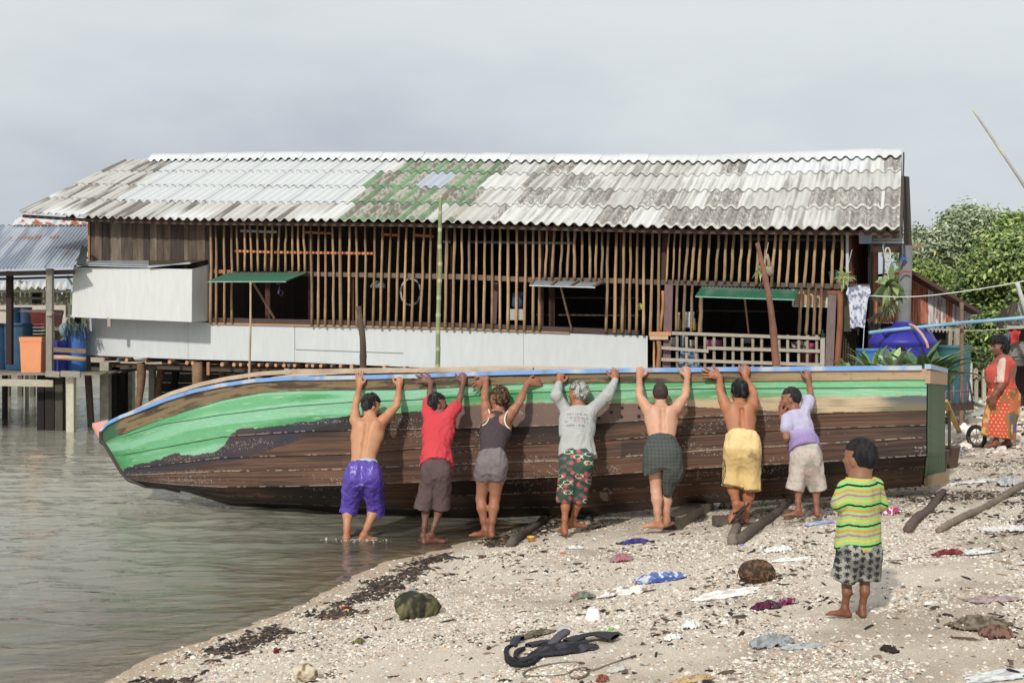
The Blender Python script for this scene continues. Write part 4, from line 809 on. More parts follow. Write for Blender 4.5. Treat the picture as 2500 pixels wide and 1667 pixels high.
for a, z, Y, c in (((-300, 676), (182, 664), YS + .1, L3(92, 80, 70)), ((-300, 690), (180, 676), YS + 1.5, L3(60, 52, 48)), ((120, 853), (210, 857), YS, L3(128, 104, 84)), ((-20, 758), (112, 760), YS + .8, L3(110, 100, 88)), ((0, 726), (112, 729), YS + 1.2, L3(130, 120, 108))):
    b = MB(); b.beam(P(*a, Y), P(*z, Y), .05, .1 if Y < YS + .7 else .05, c=c); b.out('beam', mw2, shed)
b = MB(); b.beam(P(182, 650, YS - .3), P(216, 628, YS + 3), .03, .04, c=L3(50, 60, 58)); b.hexa([P(186, 645, YS), P(210, 645, YS), P(210, 645, YS + .1), P(186, 645, YS + .1), P(200, 598, YS + .6), P(214, 606, YS + .6), P(214, 606, YS + .7), P(200, 598, YS + .7)], L3(60, 70, 68)); b.out('flashing', mzn, shed)
# deck
for i in range(9): b = MB(); y = YS - .35 + .62 * i; b.hexa([(-16, y, 1.22), (-8.95, y, 1.22), (-8.95, y + .57, 1.22), (-16, y + .57, 1.22), (-16, y, 1.27), (-8.95 - .3 * random.random(), y, 1.27), (-8.95, y + .57, 1.27), (-16, y + .57, 1.27)], L3(128, 116, 104) * (.7 + .5 * random.random())); b.out('deck_board', mw2, shed)
b = MB(); b.beam((-16, YS - .45, 1.16), (-9.9, YS - .45, 1.05), .05, .15, c=L3(176, 168, 146)); b.out('deck_beam', mw2, shed)
for a, z in (((112, 905), (146, 907)), ((149, 905), (196, 907))): b = MB(); b.beam(P(a[0], a[1] + 7, YS - .55), P(z[0], z[1] + 7, YS - .55), .05, .13, c=L3(150, 142, 126)); b.out('deck_beam', mw2, shed)
for px_, w_, c, Y in ((102, .15, L3(34, 30, 28), YS), (125, .2, L3(40, 32, 26), YS), (147, .17, L3(78, 72, 60), YS), (174, .16, L3(196, 190, 164), YS - .3), (66, .08, L3(150, 148, 128), YS + 6), (140, .1, L3(70, 62, 54), YS + 5), (12, .1, L3(60, 56, 50), YS + 3)):
    b = MB(); a = P(px_, 910, Y); b.beam((a[0], a[1], -.7), (a[0], a[1], 1.25), w_, w_, up=(0, 1, 0), c=c); b.out('pile', mw1, shed)
rp = thing('rope_coil', 'rope wound round the grey shed post', 'rope', P(122, 765, YS - .1), None); b = MB()
for k in range(4): b.tube([P(122 + 9 * math.cos(a), 763 + 2.2 * k, YS - .02 - .1 * math.sin(a)) for a in np.linspace(0, 6.28, 12)], .012, 5, L3(176, 162, 136))
b.tube([P(131 + 4 * t, 768 + 3 * math.sin(t * 3), YS - .1) for t in np.linspace(0, 5, 9)], .03, 6, L3(72, 66, 54), True, .5); b.out('coil', mat('rope_fibre', rough=.9, attr=1, var=.2), rp)
# containers on the deck
def barrel(name, label, px, ytop, ybot, w_px, Y, c, cat='barrel', grp=None, lid=True, tap=.92, ribs=2):
    r_ = w_px / 2 / F * Y; a = P(px, ybot, Y); h_ = (ybot - ytop) / F * Y; t = thing(name, label, cat, a, grp); pr = [(r_ * tap * .96, 0), (r_ * tap, .02)]
    for z in np.linspace(.06, .95, 16): pr.append((r_ * (tap + (1 - tap) * z ** .5) * (1 + (.02 if ribs and abs((z * (ribs + 1)) % 1 - .5) < .09 else 0)), h_ * z))
    pr += [(r_ * 1.03, h_ * .955), (r_ * 1.03, h_), (r_ * .95, h_), (r_ * .9, h_ * .96)] + ([(0, h_ * .965)] if lid else [(r_ * .88, h_ * .4), (0, h_ * .4)])
    b = MB(); b.lathe(a, pr, 28, c); b.out('drum', mpl, t, smooth=True); return t
zd = lambda Y: EYE_Y(Y)
def dy(Y): return HOR + (EYE - 1.27) / Y * F
barrel('water_tub', 'dark teal round tub at the left edge of the shed', 0, 789, dy(YS + 1.6), 60, YS + 1.6, L3(34, 74, 106), 'tub'); barrel('water_tub', 'dark teal round tub behind the orange bin', 56, 789, dy(YS + 1.4), 84, YS + 1.4, L3(38, 84, 112), 'tub')
barrel('plastic_drum', 'small blue drum standing against the wooden hut, left of two', 39, 750, 800, 21, YS + 3.4, L3(64, 124, 186)); barrel('plastic_drum', 'small blue drum beside the red tub', 64, 750, 800, 27, YS + 3.4, L3(90, 150, 206))
barrel('plastic_drum', 'tall bright blue barrel at the house corner, draped with net', 186, 799, dy(YS + .7), 52, YS + .7, L3(44, 108, 186))
def bin_(name, label, x0, x1, y0, Y, c, rim=.1, cat='bin', dp=.5, yb=None):
    yb = yb or dy(Y); a = P(x0, yb, Y); z = P(x1, yb, Y); tz = P(x0, y0, Y)[2]; t = thing(name, label, cat, (a + z) / 2); w_ = z[0] - a[0]; cx = (a[0] + z[0]) / 2; b = MB(); bz = a[2]
    q = lambda s_, zz, ys=1: [(cx - w_ / 2 * s_, Y - dp / 2 * s_ + dp / 2, zz), (cx + w_ / 2 * s_, Y - dp / 2 * s_ + dp / 2, zz), (cx + w_ / 2 * s_, Y + dp / 2 * s_ + dp / 2, zz), (cx - w_ / 2 * s_, Y + dp / 2 * s_ + dp / 2, zz)]
    b.hexa(q(.88, bz) + q(.97, tz - rim * .9), c); b.hexa(q(1.0, tz - rim) + q(1.03, tz), c); b.out('tub_body', mpl, t); b = MB(); b.hexa(q(.93, tz + .002) + q(.9, tz + .01), np.array(c) * .6); b.out('opening', mpl, t); return t
bin_('fish_bin', 'orange plastic bin with dark wet marks on the shed deck', 47, 101, 823, YS - .1, L3(232, 142, 78))
bin_('fish_bin', 'royal blue plastic bin behind the grey post', 102, 158, 833, YS + .3, L3(58, 62, 176)); bin_('fish_tub', 'red-orange tub in front of the wooden hut', 73, 136, 757, YS + 3, L3(228, 92, 72), cat='tub', yb=795)
for k, cc in enumerate((L3(52, 36, 36), L3(60, 54, 50), L3(54, 42, 40), L3(140, 44, 40))):
    b = MB(); a = P(90, 820 - 8 * k, YS + .9); z = P(118, 820 - 8 * k, YS + .9); t = thing('fish_crate', ['lowest', 'second', 'third', 'topmost'][k] + ' crate of the dark stack between the teal tub and post', 'crate', (a + z) / 2, 'stacked crates'); b.beam(a + (0, 0, .02), z + (0, 0, .02), .3, .035, c=cc); b.beam(a + (0, -.1, .045), z + (0, -.1, .045), .25, .012, c=L3(196, 180, 170) if k < 3 else L3(210, 70, 60)); b.out('slats', mpl, t)
b = MB()
for k in range(70): a = P(160 + 50 * random.random(), 800 - 10 * random.random(), YS + .35 + .5 * random.random()); b.tube([a, a + (.12 * (random.random() - .3), -.05, -.06 - .3 * random.random()), a + (.2 * (random.random() - .5), 0, .04)], .006, 4, L3(110, 130, 132) if k % 3 else L3(40, 60, 60))
t = thing('fishing_net', 'tangled grey fishing net on top of the blue barrel', 'net', P(185, 800, YS + .6)); b.out('mesh_strands', mpl, t)
t = thing('net_bundle', 'pale round bundle of netting left of the blue barrel', 'net', P(160, 830, YS + .9)); b = MB(); b.lathe(P(158, 824, YS + .9), [(.02, 0), (.09, .06), (.13, .16), (.12, .26), (.05, .33), (0, .34)], 14, L3(120, 150, 150)); b.out('bundle', mat('netting', rough=.8, attr=1, var=.4, scale=30), t, smooth=True)
t = thing('float_log', 'long pale rolled mat lying along the deck edge', 'roll', P(170, 878, YS - .1)); b = MB(); b.tube([P(133, 872, YS - .1), P(160, 873, YS - .1), P(209, 877, YS - .1)], [.05, .055, .05], 10, L3(186, 150, 116), True, .2); b.out('roll', mw2, t, smooth=True)
# hut behind the shed
hut = thing('wooden_hut', 'weathered grey wooden hut with fluted eave, seen through the open shed', 'hut', P(85, 800, 37) * (1, 1, 0)); b = MB()
for i in range(26):
    a, z = -120 + i * 11.4, -120 + (i + 1) * 11.2; b.hexa([P(a, 800, 37), P(z, 800, 37), P(z, 800, 37.1), P(a, 800, 37.1), P(a, 708, 37), P(z, 708, 37), P(z, 708, 37.1), P(a, 708, 37.1)], L3(134, 122, 108) * (.75 + .4 * random.random()))
b.out('wall', mw1, hut); b = MB(); b.hexa([P(78, 742, 36.95), P(99, 742, 36.95), P(99, 742, 37), P(78, 742, 37), P(78, 712, 36.95), P(99, 712, 36.95), P(99, 712, 37), P(78, 712, 37)], L3(18, 16, 16)); b.out('window', mw1, hut)
for x0, x1 in ((-60, 20), (30, 112), (132, 160)): b = MB(); b.hexa([P(x0, 795, 36.9), P(x1, 795, 36.9), P(x1, 795, 37), P(x0, 795, 37), P(x0, 745, 36.9), P(x1, 745, 36.9), P(x1, 745, 37), P(x0, 745, 37)], L3(190, 180, 164)); b.out('lower_board', mw2, hut)
sheet('eave', hut, P(-200, 690, 39), P(170, 690, 39), P(-200, 703, 36.4), P(170, 703, 36.4), 22, .05, lambda t, q: np.broadcast_to(L3(206, 202, 192), t.shape + (3,)))
b = MB(); b.beam(P(-200, 711, 36.7), P(170, 711, 36.7), .05, .08, c=L3(180, 166, 146)); b.out('fascia', mw2, hut); b = MB()
for k in range(12): a = P(-160 + 30 * k, 800, 37.5); b.beam((a[0], a[1], -.8), (a[0], a[1], 2.25), .14, .14, up=(0, 1, 0), c=L3(96, 88, 76))
b.beam(P(-200, 803, 37), P(170, 803, 37), 1.2, .1, c=L3(120, 108, 92)); b.out('platform', mw1, hut)
for k, (x, h_) in enumerate(((-30, 6.5), (-24, 5), (-19, 7), (-12.5, 6))): pass
# far bank bushes as one mass
V = []; r = np.random.default_rng(3); n_ = 26000; X = r.uniform(-160, 120, n_); Y = 66 + r.random(n_) * 26; top = 3.0 + 3.2 * fbm(X * .08, 0, 0, 3, 5) ; Zz = .6 + (r.random(n_) ** .7) * top * (1 - .0 * Y)
s_ = .35 * (.6 + r.random(n_)); a1, a2 = r.normal(size=(n_, 3)), r.normal(size=(n_, 3)); a1 /= np.linalg.norm(a1, axis=1)[:, None]; a2 -= a1 * (a1 * a2).sum(1)[:, None]; a2 /= np.linalg.norm(a2, axis=1)[:, None]; C = np.stack([X, Y, Zz], 1)
Q4 = np.stack([C - a1 * s_[:, None], C + a2 * s_[:, None] * .7, C + a1 * s_[:, None], C - a2 * s_[:, None] * .7], 1).reshape(-1, 3); mleaf = mat('leaves', rough=.55, attr=1, var=.1, bump=0, spec=.4)
o = mobj('far_mangrove', Q4, np.arange(n_ * 4).reshape(-1, 4), mleaf, None, np.repeat(mixc(np.broadcast_to(L3(70, 86, 58), (n_, 3)), L3(110, 124, 84), r.random(n_)), 4, 0), base=(0, 0, 0)); tag(o, kind='stuff')

# ---- trees at the right
def tree(label, base, blobs, n, cols, ls, seed, trunk=.22, tc=L3(88, 78, 66)):
    r = np.random.default_rng(seed); t = thing('broadleaf_tree', label, 'tree', base, 'trees behind the yard'); base = np.array(base, float); b = MB(); tops = []
    cz = np.mean([q[0] for q in blobs], 0); h_ = cz[2] - base[2]; tk = [base, base + (.1, 0, h_ * .35), base + ((cz - base) * (.8, .8, 0)) + (0, 0, h_ * .75), cz + (0, 0, h_ * .2)]; b.tube(tk, [trunk, trunk * .8, trunk * .5, trunk * .2], 9, tc, True, .12)
    for c_, r_ in blobs: st = base + (np.array(tk[2]) - base) * r.uniform(.5, 1); c_ = np.array(c_); mid = (st + c_) / 2 + r.normal(size=3) * .15; b.tube([st, mid, c_], [trunk * .4, trunk * .26, trunk * .1], 6, tc)
    b.out('trunk', mat('tree_bark', rough=.9, attr=1, var=.3, scale=8), t, smooth=True)
    w_ = np.array([q[1] ** 2 for q in blobs]); w_ = w_ / w_.sum(); k = r.choice(len(blobs), n // 22, p=w_); C = np.array([q[0] for q in blobs], float)[k]; Rr = np.array([q[1] for q in blobs])[k]
    dv = r.normal(size=(len(k), 3)); dv /= np.linalg.norm(dv, axis=1)[:, None]; cl = C + dv * (Rr * (.4 + .85 * r.random(len(k)) ** .8))[:, None] * (1, 1, .85)
    m = 22; P_ = (cl[:, None] + r.normal(size=(len(k), m, 3)) * (.16 + .06 * Rr[:, None, None]) * (1, 1, .7)).reshape(-1, 3); N_ = len(P_); out_ = np.repeat(dv, m, 0) + r.normal(size=(N_, 3)) * .55 + (0, -.1, .55); out_ /= np.linalg.norm(out_, axis=1)[:, None]
    a1 = np.cross(out_, r.normal(size=(N_, 3))); a1 /= np.linalg.norm(a1, axis=1)[:, None]; a2 = np.cross(out_, a1); s1 = ls * (.7 + .6 * r.random(N_))[:, None]
    Q = np.stack([P_ - a1 * s1, P_ + a2 * s1 * .42 + out_ * s1 * .1, P_ + a1 * s1, P_ - a2 * s1 * .42 + out_ * s1 * .1], 1).reshape(-1, 3)
    c = np.array(cols)[r.integers(0, len(cols), N_)] * (.75 + .5 * np.repeat(r.random(len(k)), m))[:, None] * (.85 + .3 * r.random(N_))[:, None]; c[r.random(N_) < .004] = L3(214, 176, 60)
    mobj('crown', Q, np.arange(N_ * 4).reshape(-1, 4), mleaf, t, np.repeat(c, 4, 0)); return t
def blobs(lst, Y, jy=1.2, seed=1):
    r = np.random.default_rng(seed); return [(P(x, y, Y + r.uniform(-jy, jy)), rr / F * Y) for x, y, rr in lst]
GN = [L3(124, 150, 58), L3(98, 128, 48), L3(160, 178, 78), L3(74, 100, 42)]; GB = [L3(140, 158, 108), L3(160, 174, 128), L3(110, 132, 84), L3(178, 186, 150)]
gz = lambda px_, Y: np.array(((px_ - 1250) / F * Y, Y, float(ground_z((px_ - 1250) / F * Y, Y))))
tree('pale grey-green feathery tree rising highest behind the rusty shed', gz(2340, 36), blobs([(2330, 545, 26), (2365, 540, 34), (2385, 580, 30), (2345, 590, 40), (2300, 600, 40), (2280, 640, 40), (2350, 650, 50), (2300, 690, 45), (2370, 700, 50), (2420, 545, 26), (2440, 560, 24), (2330, 740, 46), (2410, 600, 34)], 36), 46000, GB, .085, 11)
tree('smaller pale tree just right of the house roof', gz(2235, 38), blobs([(2240, 585, 26), (2225, 620, 26), (2260, 615, 24), (2245, 650, 32), (2220, 680, 30), (2268, 690, 26)], 38), 9000, GB[:3] + [L3(90, 110, 60)], .085, 12)
tree('bright yellow-green bush tree above the rusty shed roof', gz(2260, 33), blobs([(2250, 680, 34), (2290, 700, 34), (2225, 700, 28), (2320, 740, 36), (2270, 740, 40), (2340, 790, 30), (2235, 660, 16)], 33), 20000, [L3(146, 168, 66), L3(120, 146, 54), L3(96, 122, 44)], .085, 13)
tree('big dense dark green tree filling the right edge', gz(2440, 29), blobs([(2425, 610, 26), (2450, 600, 30), (2395, 665, 34), (2440, 660, 60), (2500, 640, 60), (2365, 725, 36), (2420, 740, 56), (2480, 740, 66), (2380, 800, 56), (2440, 820, 60), (2345, 850, 34), (2390, 870, 46), (2520, 800, 70), (2430, 880, 40), (2560, 700, 80), (2600, 800, 80)], 29), 110000, GN, .078, 14, .3)
tree('green tree with an upright tip at the right edge', gz(2500, 32), blobs([(2478, 550, 20), (2490, 575, 26), (2470, 600, 34), (2510, 600, 44), (2540, 590, 50), (2460, 545, 12), (2495, 640, 50), (2560, 650, 60)], 32), 30000, GN[:3], .08, 15)
tree('low dark green bush behind the white fence stakes', gz(2330, 27), blobs([(2300, 830, 34), (2340, 900, 30), (2400, 910, 30), (2370, 880, 34), (2300, 880, 30), (2440, 900, 36)], 27), 16000, [L3(70, 92, 40), L3(50, 68, 32), L3(120, 142, 66)], .07, 16)
# ---- rusty shed
rs = thing('rusty_shed', 'rusty and white corrugated metal shed with a sloping brown roof edge', 'shed', gz(2260, 25))
def ruc(t, q):
    x = t; n_ = fbm(x * 60, q * 6, 0, 3, 4); w_ = ((x > .42) & (x < .66)) | (x > .86) | ((x > .72) & (fbm(x * 30, 0, 0, 2, 5) > .5)); c = mixc(np.broadcast_to(L3(178, 92, 56), t.shape + (3,)), L3(204, 136, 98), ss(n_, .35, .65)); wc = mixc(np.broadcast_to(L3(214, 220, 226), t.shape + (3,)), L3(170, 110, 80), ss(fbm(x * 50, q * 3, 0, 3, 9), .56, .66)); c = np.where(w_[..., None], wc, c); return mixc(c, L3(196, 180, 176), ss(q, .02, .0) + ss(fbm(x * 90, q * 30, 0, 2, 19), .64, .72) * .4)
YR = 25.; tp = [(2225, 674), (2300, 718), (2371, 757)]
sheet('wall', rs, P(2140, 690, YR), P(2226, 676, YR), P(2140, 786, YR), P(2226, 789, YR), 14, .018, lambda t, q: ruc(t * .35, q)); sheet('wall', rs, P(2226, 676, YR), P(2371, 759, YR), P(2226, 789, YR), P(2371, 797, YR), 24, .018, lambda t, q: ruc(.2 + t * .8, q))
b = MB(); b.beam(P(2215, 664, YR - .3), P(2384, 764, YR - .3), .5, .07, c=L3(96, 66, 60)); b.beam(P(2150, 672, YR - .2), P(2200, 668, YR - .2), .4, .06, c=L3(180, 90, 70)); b.out('roof', mzn, rs)
b = MB(); b.hexa([P(2150, 900, YR + .4), P(2310, 900, YR + .4), P(2310, 900, YR + 3), P(2150, 900, YR + 3), P(2150, 789, YR + .4), P(2310, 795, YR + .4), P(2310, 795, YR + 3), P(2150, 789, YR + 3)], L3(40, 36, 32)); b.out('dark_base', mw1, rs)
for px_ in (2318, 2337): b = MB(); a = P(px_, 795, YR - .2); b.tube([P(px_ + 2, 980, YR - .2), P(px_ - 3, 900, YR - .2), P(px_, 800, YR - .2)], [.1, .07, .07], 8, L3(150, 138, 122), True, .2); b.out('prop_trunk', mst, rs, smooth=True)
sheet('small_canopy', rs, P(2262, 797, YR - .2), P(2318, 800, YR - .2), P(2268, 808, YR - .7), P(2312, 809, YR - .7), 5, .03, lambda t, q: np.broadcast_to(L3(190, 188, 180), t.shape + (3,)))
# ---- right-hand house at the frame edge
rh = thing('grey_gabled_house', 'weathered house with grey fluted gable roofs at the right edge', 'house', gz(2490, 23)); YH = 23.
gc_ = lambda t, q: mixc(np.broadcast_to(L3(150, 148, 142), t.shape + (3,)), L3(110, 106, 100), ss(fbm(t * 20, q * 9, 0, 3, 4), .4, .6))
sheet('roof', rh, P(2455, 754, YH), P(2470, 754, YH + .2), P(2460, 795, YH), P(2484, 795, YH + .2), 4, .03, gc_); sheet('roof', rh, P(2478, 740, YH - .4), P(2560, 742, YH - .4), P(2494, 800, YH - .6), P(2600, 800, YH - .6), 9, .04, gc_)
b = MB(); b.beam(P(2454, 752, YH - .1), P(2440, 800, YH - .1), .06, .1, c=L3(70, 60, 54)); b.beam(P(2477, 738, YH - .5), P(2462, 790, YH - .5), .06, .1, c=L3(80, 70, 62)); b.beam(P(2456, 798, YH - .6), P(2600, 800, YH - .6), .1, .06, c=L3(170, 164, 152)); b.out('gable_board', mw2, rh)
b = MB(); b.hexa([P(2460, 882, YH), P(2640, 882, YH), P(2640, 882, YH + 3), P(2460, 882, YH + 3), P(2460, 792, YH), P(2640, 792, YH), P(2640, 792, YH + 3), P(2460, 792, YH + 3)], L3(66, 54, 48)); b.out('wall', mw1, rh)
b = MB(); b.beam(P(2452, 884, YH - .4), P(2640, 884, YH - .4), .8, .12, c=L3(96, 86, 76)); b.out('platform', mw2, rh)
for px_ in (2466, 2480, 2496, 2530): b = MB(); b.beam((P(px_, 890, YH)[0], YH, .4), P(px_, 884, YH), .13, .13, up=(0, 1, 0), c=L3(56, 48, 42)); b.out('stilt', mw1, rh)
t = thing('net_heap', 'grey crumpled net heap on the platform of the gabled house', 'net', P(2482, 882, YH - .5)); f0 = MB(); V = []
f0.lathe(P(2481, 881, YH - .5), [(.16, 0), (.2, .1), (.17, .26), (.09, .36), (0, .38)], 12, L3(128, 124, 118)); f0.v[0] = f0.v[0] + np.random.default_rng(2).normal(size=f0.v[0].shape) * .03; f0.out('heap', mat('netting2', rough=.9, attr=1, var=.4, scale=20), t)
def garment_flat(name, label, pts, Y, c, cat='shirt', m=None, cf=None, group=None):
    """hanging cloth: outline grid with sag and thickness"""
    t = thing(name, label, cat, P(pts[0][0], pts[0][1], Y), group); top0, top1, b1, b0 = [np.array(p, float) for p in pts]; n_ = 26; k = 30; V = []; C_ = []
    for j in range(k):
        for i in range(n_):
            u, v = i / (n_ - 1), j / (k - 1); p = (top0 * (1 - u) + top1 * u) * (1 - v) + (b0 * (1 - u) + b1 * u) * v; ww = 1 + .25 * max(0, 1 - abs(v - .16) / .16) * (1 if cat == 'shirt' else 0); ctr = (p - ((top0 + top1) / 2 * (1 - v) + (b0 + b1) / 2 * v)); p = p + ctr * (ww - 1)
            fd = .05 * (fbm(u * 5, v * 1.6, 0, 3, 8) - .5) * (.3 + v); V.append(P(p[0], p[1] + 2 * math.sin(u * 9), Y) + (0, fd, 0)); C_.append(cf(u, v) if cf else c)
    V = np.array(V); B = V + (0, .03, 0); Fq_ = gridf(k, n_); mobj('fabric', np.concatenate([V, B]), np.concatenate([Fq_, Fq_[:, ::-1] + n_ * k]), m or mat('hung_cloth', rough=.9, attr=1, var=.08, scale=14, bump=.3), t, np.concatenate([C_, C_]), True); return t
garment_flat('red_shirt', 'red shirt hung out to dry under the grey gable', [(2465, 808), (2490, 806), (2487, 836), (2468, 838)], YH - .8, L3(190, 44, 34))
garment_flat('blue_cloth', 'small blue and white cloth hanging left of the red shirt', [(2459, 812), (2465, 810), (2464, 832), (2460, 834)], YH - .8, L3(80, 110, 160), 'cloth')
def tie(u, v): a = fbm(u * 9 + 3, v * 13, 0, 4, 6); return mixc(L3(206, 210, 222), L3(112, 122, 156), np.array(ss(a, .46, .60)))
garment_flat('patterned_shirt', 'white and blue-grey patterned shirt drying on the house corner beam', [(2072, 700), (2122, 697), (2112, 798), (2076, 800)], FY(2095, .28), L3(200, 204, 212), cf=tie)
# ---- tanks, barrels, tubs
YT = 18.6; tk = thing('water_tank', 'large royal blue ribbed plastic water tank with a domed top', 'tank', gz(2204, YT)); r_ = 80 / F * YT; z0 = gz(2204, YT)[2]; zt = P(0, 796, YT)[2]; zs = P(0, 832, YT)[2]; zs0 = P(0, 843, YT)[2]
pr = [(r_ * .95, 0), (r_ * .97, .05)] + [(r_ * (.965 + .015 * (math.sin(z * 28) > .3)), z) for z in np.linspace(.1, zs0 - z0 - .06, 20)] + [(r_ * .97, zs0 - z0), (r_, zs0 - z0 + .01), (r_, zs - z0), (r_ * .96, zs - z0 + .02), (r_ * .84, zs - z0 + .14), (r_ * .55, zt - z0 - .03), (r_ * .30, zt - z0)]
b = MB(); b.lathe(gz(2204, YT), pr, 48, L3(44, 40, 160)); b.out('tank_body', mpl, tk, smooth=True); b = MB(); b.lathe(gz(2204, YT), [(r_ * .3, zt - z0 - .02), (r_ * .3, zt - z0 + .05), (r_ * .25, zt - z0 + .07), (0, zt - z0 + .075)], 30, L3(44, 40, 160)); b.out('lid', mpl, tk)
for px_ in (2163, 2254): b = MB(); a = P(px_, 812, YT - .25); b.box(a, (.10, .14, .10), c=L3(40, 38, 156)); b.out('lug', mpl, tk)
barrel('plastic_drum', 'open blue drum in front of the big tank at the house corner', 2130, 851, 985, 76, 17.4, L3(38, 112, 176), lid=True); b = MB()
barrel('teal_tub', 'rear teal round tub with a pale lid, right of the blue tank', 2330, 843, 985, 76, 20.5, L3(44, 104, 112), 'tub', tap=.8); barrel('teal_tub', 'front teal round tub standing beside the hand cart', 2320, 876, 992, 66, 19.0, L3(34, 96, 110), 'tub', tap=.82)
cp = thing('concrete_pillar', 'grey round-cornered pillar rising behind the blue water tank', 'pillar', gz(2208, 20.3)); b = MB(); a = gz(2208, 20.3); zt_ = P(0, 600, 20.3)[2]; b.tube([a, (a[0] - .02, a[1], (a[2] + zt_) / 2), (P(2212, 600, 20.3))], .115, 12, L3(112, 114, 114)); b.out('shaft', mat('pillar_concrete', rough=.85, attr=1, var=.2), cp, smooth=True)
b = MB(); b.tube([P(2196, 668, 20.1), P(2206, 662, 20.1), P(2222, 664, 20.1)], .015, 6, L3(190, 50, 50)); b.tube([P(2198, 640, 20.1), P(2206, 622, 20.1), P(2212, 628, 20.1), P(2204, 636, 20.1)], .02, 6, L3(60, 90, 170)); b.out('tied_cloth', mat('rope_fibre', rough=.9, attr=1, var=.2), cp)
def line(name, label, pts, r_, c, cat, m=None, sag=0, n=20, grp=None):
    pts = [np.array(p, float) for p in pts]; t = thing(name, label, cat, pts[0], grp); path = []
    for a, z in zip(pts[:-1], pts[1:]): u = np.linspace(0, 1, n)[:, None]; q = a + (z - a) * u; q[:, 2] -= sag * 4 * (u * (1 - u))[:, 0]; path += list(q if a is pts[0] else q[1:])
    b = MB(); b.tube(path, r_, 8, c); b.out('line' if cat in ('wire', 'rope', 'hose') else 'shaft', m or mpl, t, smooth=True); return t
line('water_pipe', 'light blue plastic pipe crossing above the yard', [P(2123, 812, 18), P(2172, 806, 18.2), P(2370, 786, 18), P(2620, 766, 17.5)], .028, L3(120, 176, 206), 'pipe')
line('hose', 'pinkish hose curving over the blue water tank', [P(2220, 792, 18.2), P(2232, 796, 18), P(2250, 815, 17.8), P(2262, 835, 17.7), P(2266, 850, 17.7)], .022, L3(200, 150, 136), 'hose', n=5)
line('overhead_wire', 'thin white wire running from the house to the right', [P(2095, 712, 19), P(2130, 722, 18), P(2300, 718, 17.5), P(2620, 660, 17)], .008, L3(206, 206, 196), 'wire', sag=.03)
line('overhead_wire', 'lower thin wire in front of the trees by the gabled house', [P(2300, 806, 22), P(2470, 802, 21.5), P(2620, 790, 21)], .007, L3(180, 180, 172), 'wire', sag=.02)
line('clothes_rope', 'thin white cord hanging down below the patterned shirt', [P(2110, 795, 18.4), P(2107, 850, 18.4), P(2105, 880, 18.4)], .006, L3(190, 196, 206), 'rope', n=6)
t = thing('rope_loop', 'pale rope loop hanging from the eave beside the pillar', 'rope', P(2163, 590, 19.5)); b = MB(); b.tube([P(2166 + 7 * math.sin(a) * (1.1 if a < 3 else .8), 622 - 17 * math.cos(a) , 19.5) for a in np.linspace(0, 6.2, 18)], .015, 6, L3(190, 190, 176)); b.tube([P(2157, 590, 19.5), P(2158, 640, 19.5), P(2156, 690, 19.5)], .018, 6, L3(70, 76, 74)); b.out('loop', mat('rope_fibre', rough=.9, attr=1, var=.2), t, smooth=True)
def bamboo(name, label, p0, p1, r0, r1, c1, c2, nodes, cat='pole', bend=.0, group=None, jit=.03, m=None):
    p0, p1 = np.array(p0, float), np.array(p1, float); t = thing(name, label, cat, p0 if p0[2] < p1[2] else p1, group); n_ = nodes * 6 + 1; u = np.linspace(0, 1, n_); path = p0 + (p1 - p0) * u[:, None]; path[:, 0] += bend * np.sin(u * 3.1) + jit * (vn(u * nodes * .6, 1.5, 0, 9) - .5); ph = (u * nodes) % 1; rr = (r0 + (r1 - r0) * u) * (1 + .12 * np.exp(-((np.minimum(ph, 1 - ph)) / .06) ** 2)); n2 = 9; cc = mixc(np.broadcast_to(c1, (n_, 3)), np.broadcast_to(c2, (n_, 3)), vn(u * 7, 3, 0, 5)); cc = np.where((np.minimum(ph, 1 - ph) < .05)[:, None], L3(190, 186, 150), cc) if nodes > 3 else cc
    b = MB(); b.tube(path, rr, n2, None); b.c[0] = np.repeat(cc, n2, 0); b.out('culm', m or mat('bamboo', rough=.45, attr=1, var=.1, scale=12), t, smooth=True); return t
bamboo('bamboo_pole', 'pale bamboo pole slanting across the sky at the far right', P(2378, 270, 13), P(2860, 1000, 12), .014, .024, L3(166, 164, 154), L3(134, 132, 122), 7)
bamboo('thin_pole', 'white-grey thin pole leaning above the gabled house', P(2483, 690, 21), P(2530, 850, 21), .04, .05, L3(196, 196, 190), L3(170, 170, 164), 3)
bamboo('yard_pole', 'thin brown upright stick standing in front of the teal tubs', gz(2347, 18.2), P(2348, 738, 18.2), .035, .03, L3(150, 118, 92), L3(120, 96, 76), 3, m=mst)
def stake(label, px_, y0, Y, w_, c, tip=1):
    a = gz(px_, Y); zt_ = P(0, y0, Y)[2]; t = thing('fence_stake', label, 'stake', a, 'pale stakes behind the yard'); b = MB(); b.beam(a, (a[0], a[1], zt_ - w_ * .6), w_, w_ * .7, up=(0, 1, 0), c=c); h = w_ / 2; z_ = zt_ - w_ * .6; b.add([(a[0] - h, a[1] - h * .7, z_), (a[0] + h, a[1] - h * .7, z_), (a[0] + h, a[1] + h * .7, z_), (a[0] - h, a[1] + h * .7, z_), (a[0], a[1], zt_)], [(0, 1, 4), (1, 2, 4), (2, 3, 4), (3, 0, 4)], c); b.out('stake_body', mw1, t)
stake('tallest pale pointed concrete stake beside the tubs', 2364, 875, 23, .13, L3(206, 202, 180)); stake('short pale stake left of the woman', 2402, 902, 25, .08, L3(190, 184, 160)); stake('short stake with a striped cloth on it', 2383, 900, 24, .07, L3(180, 170, 150))
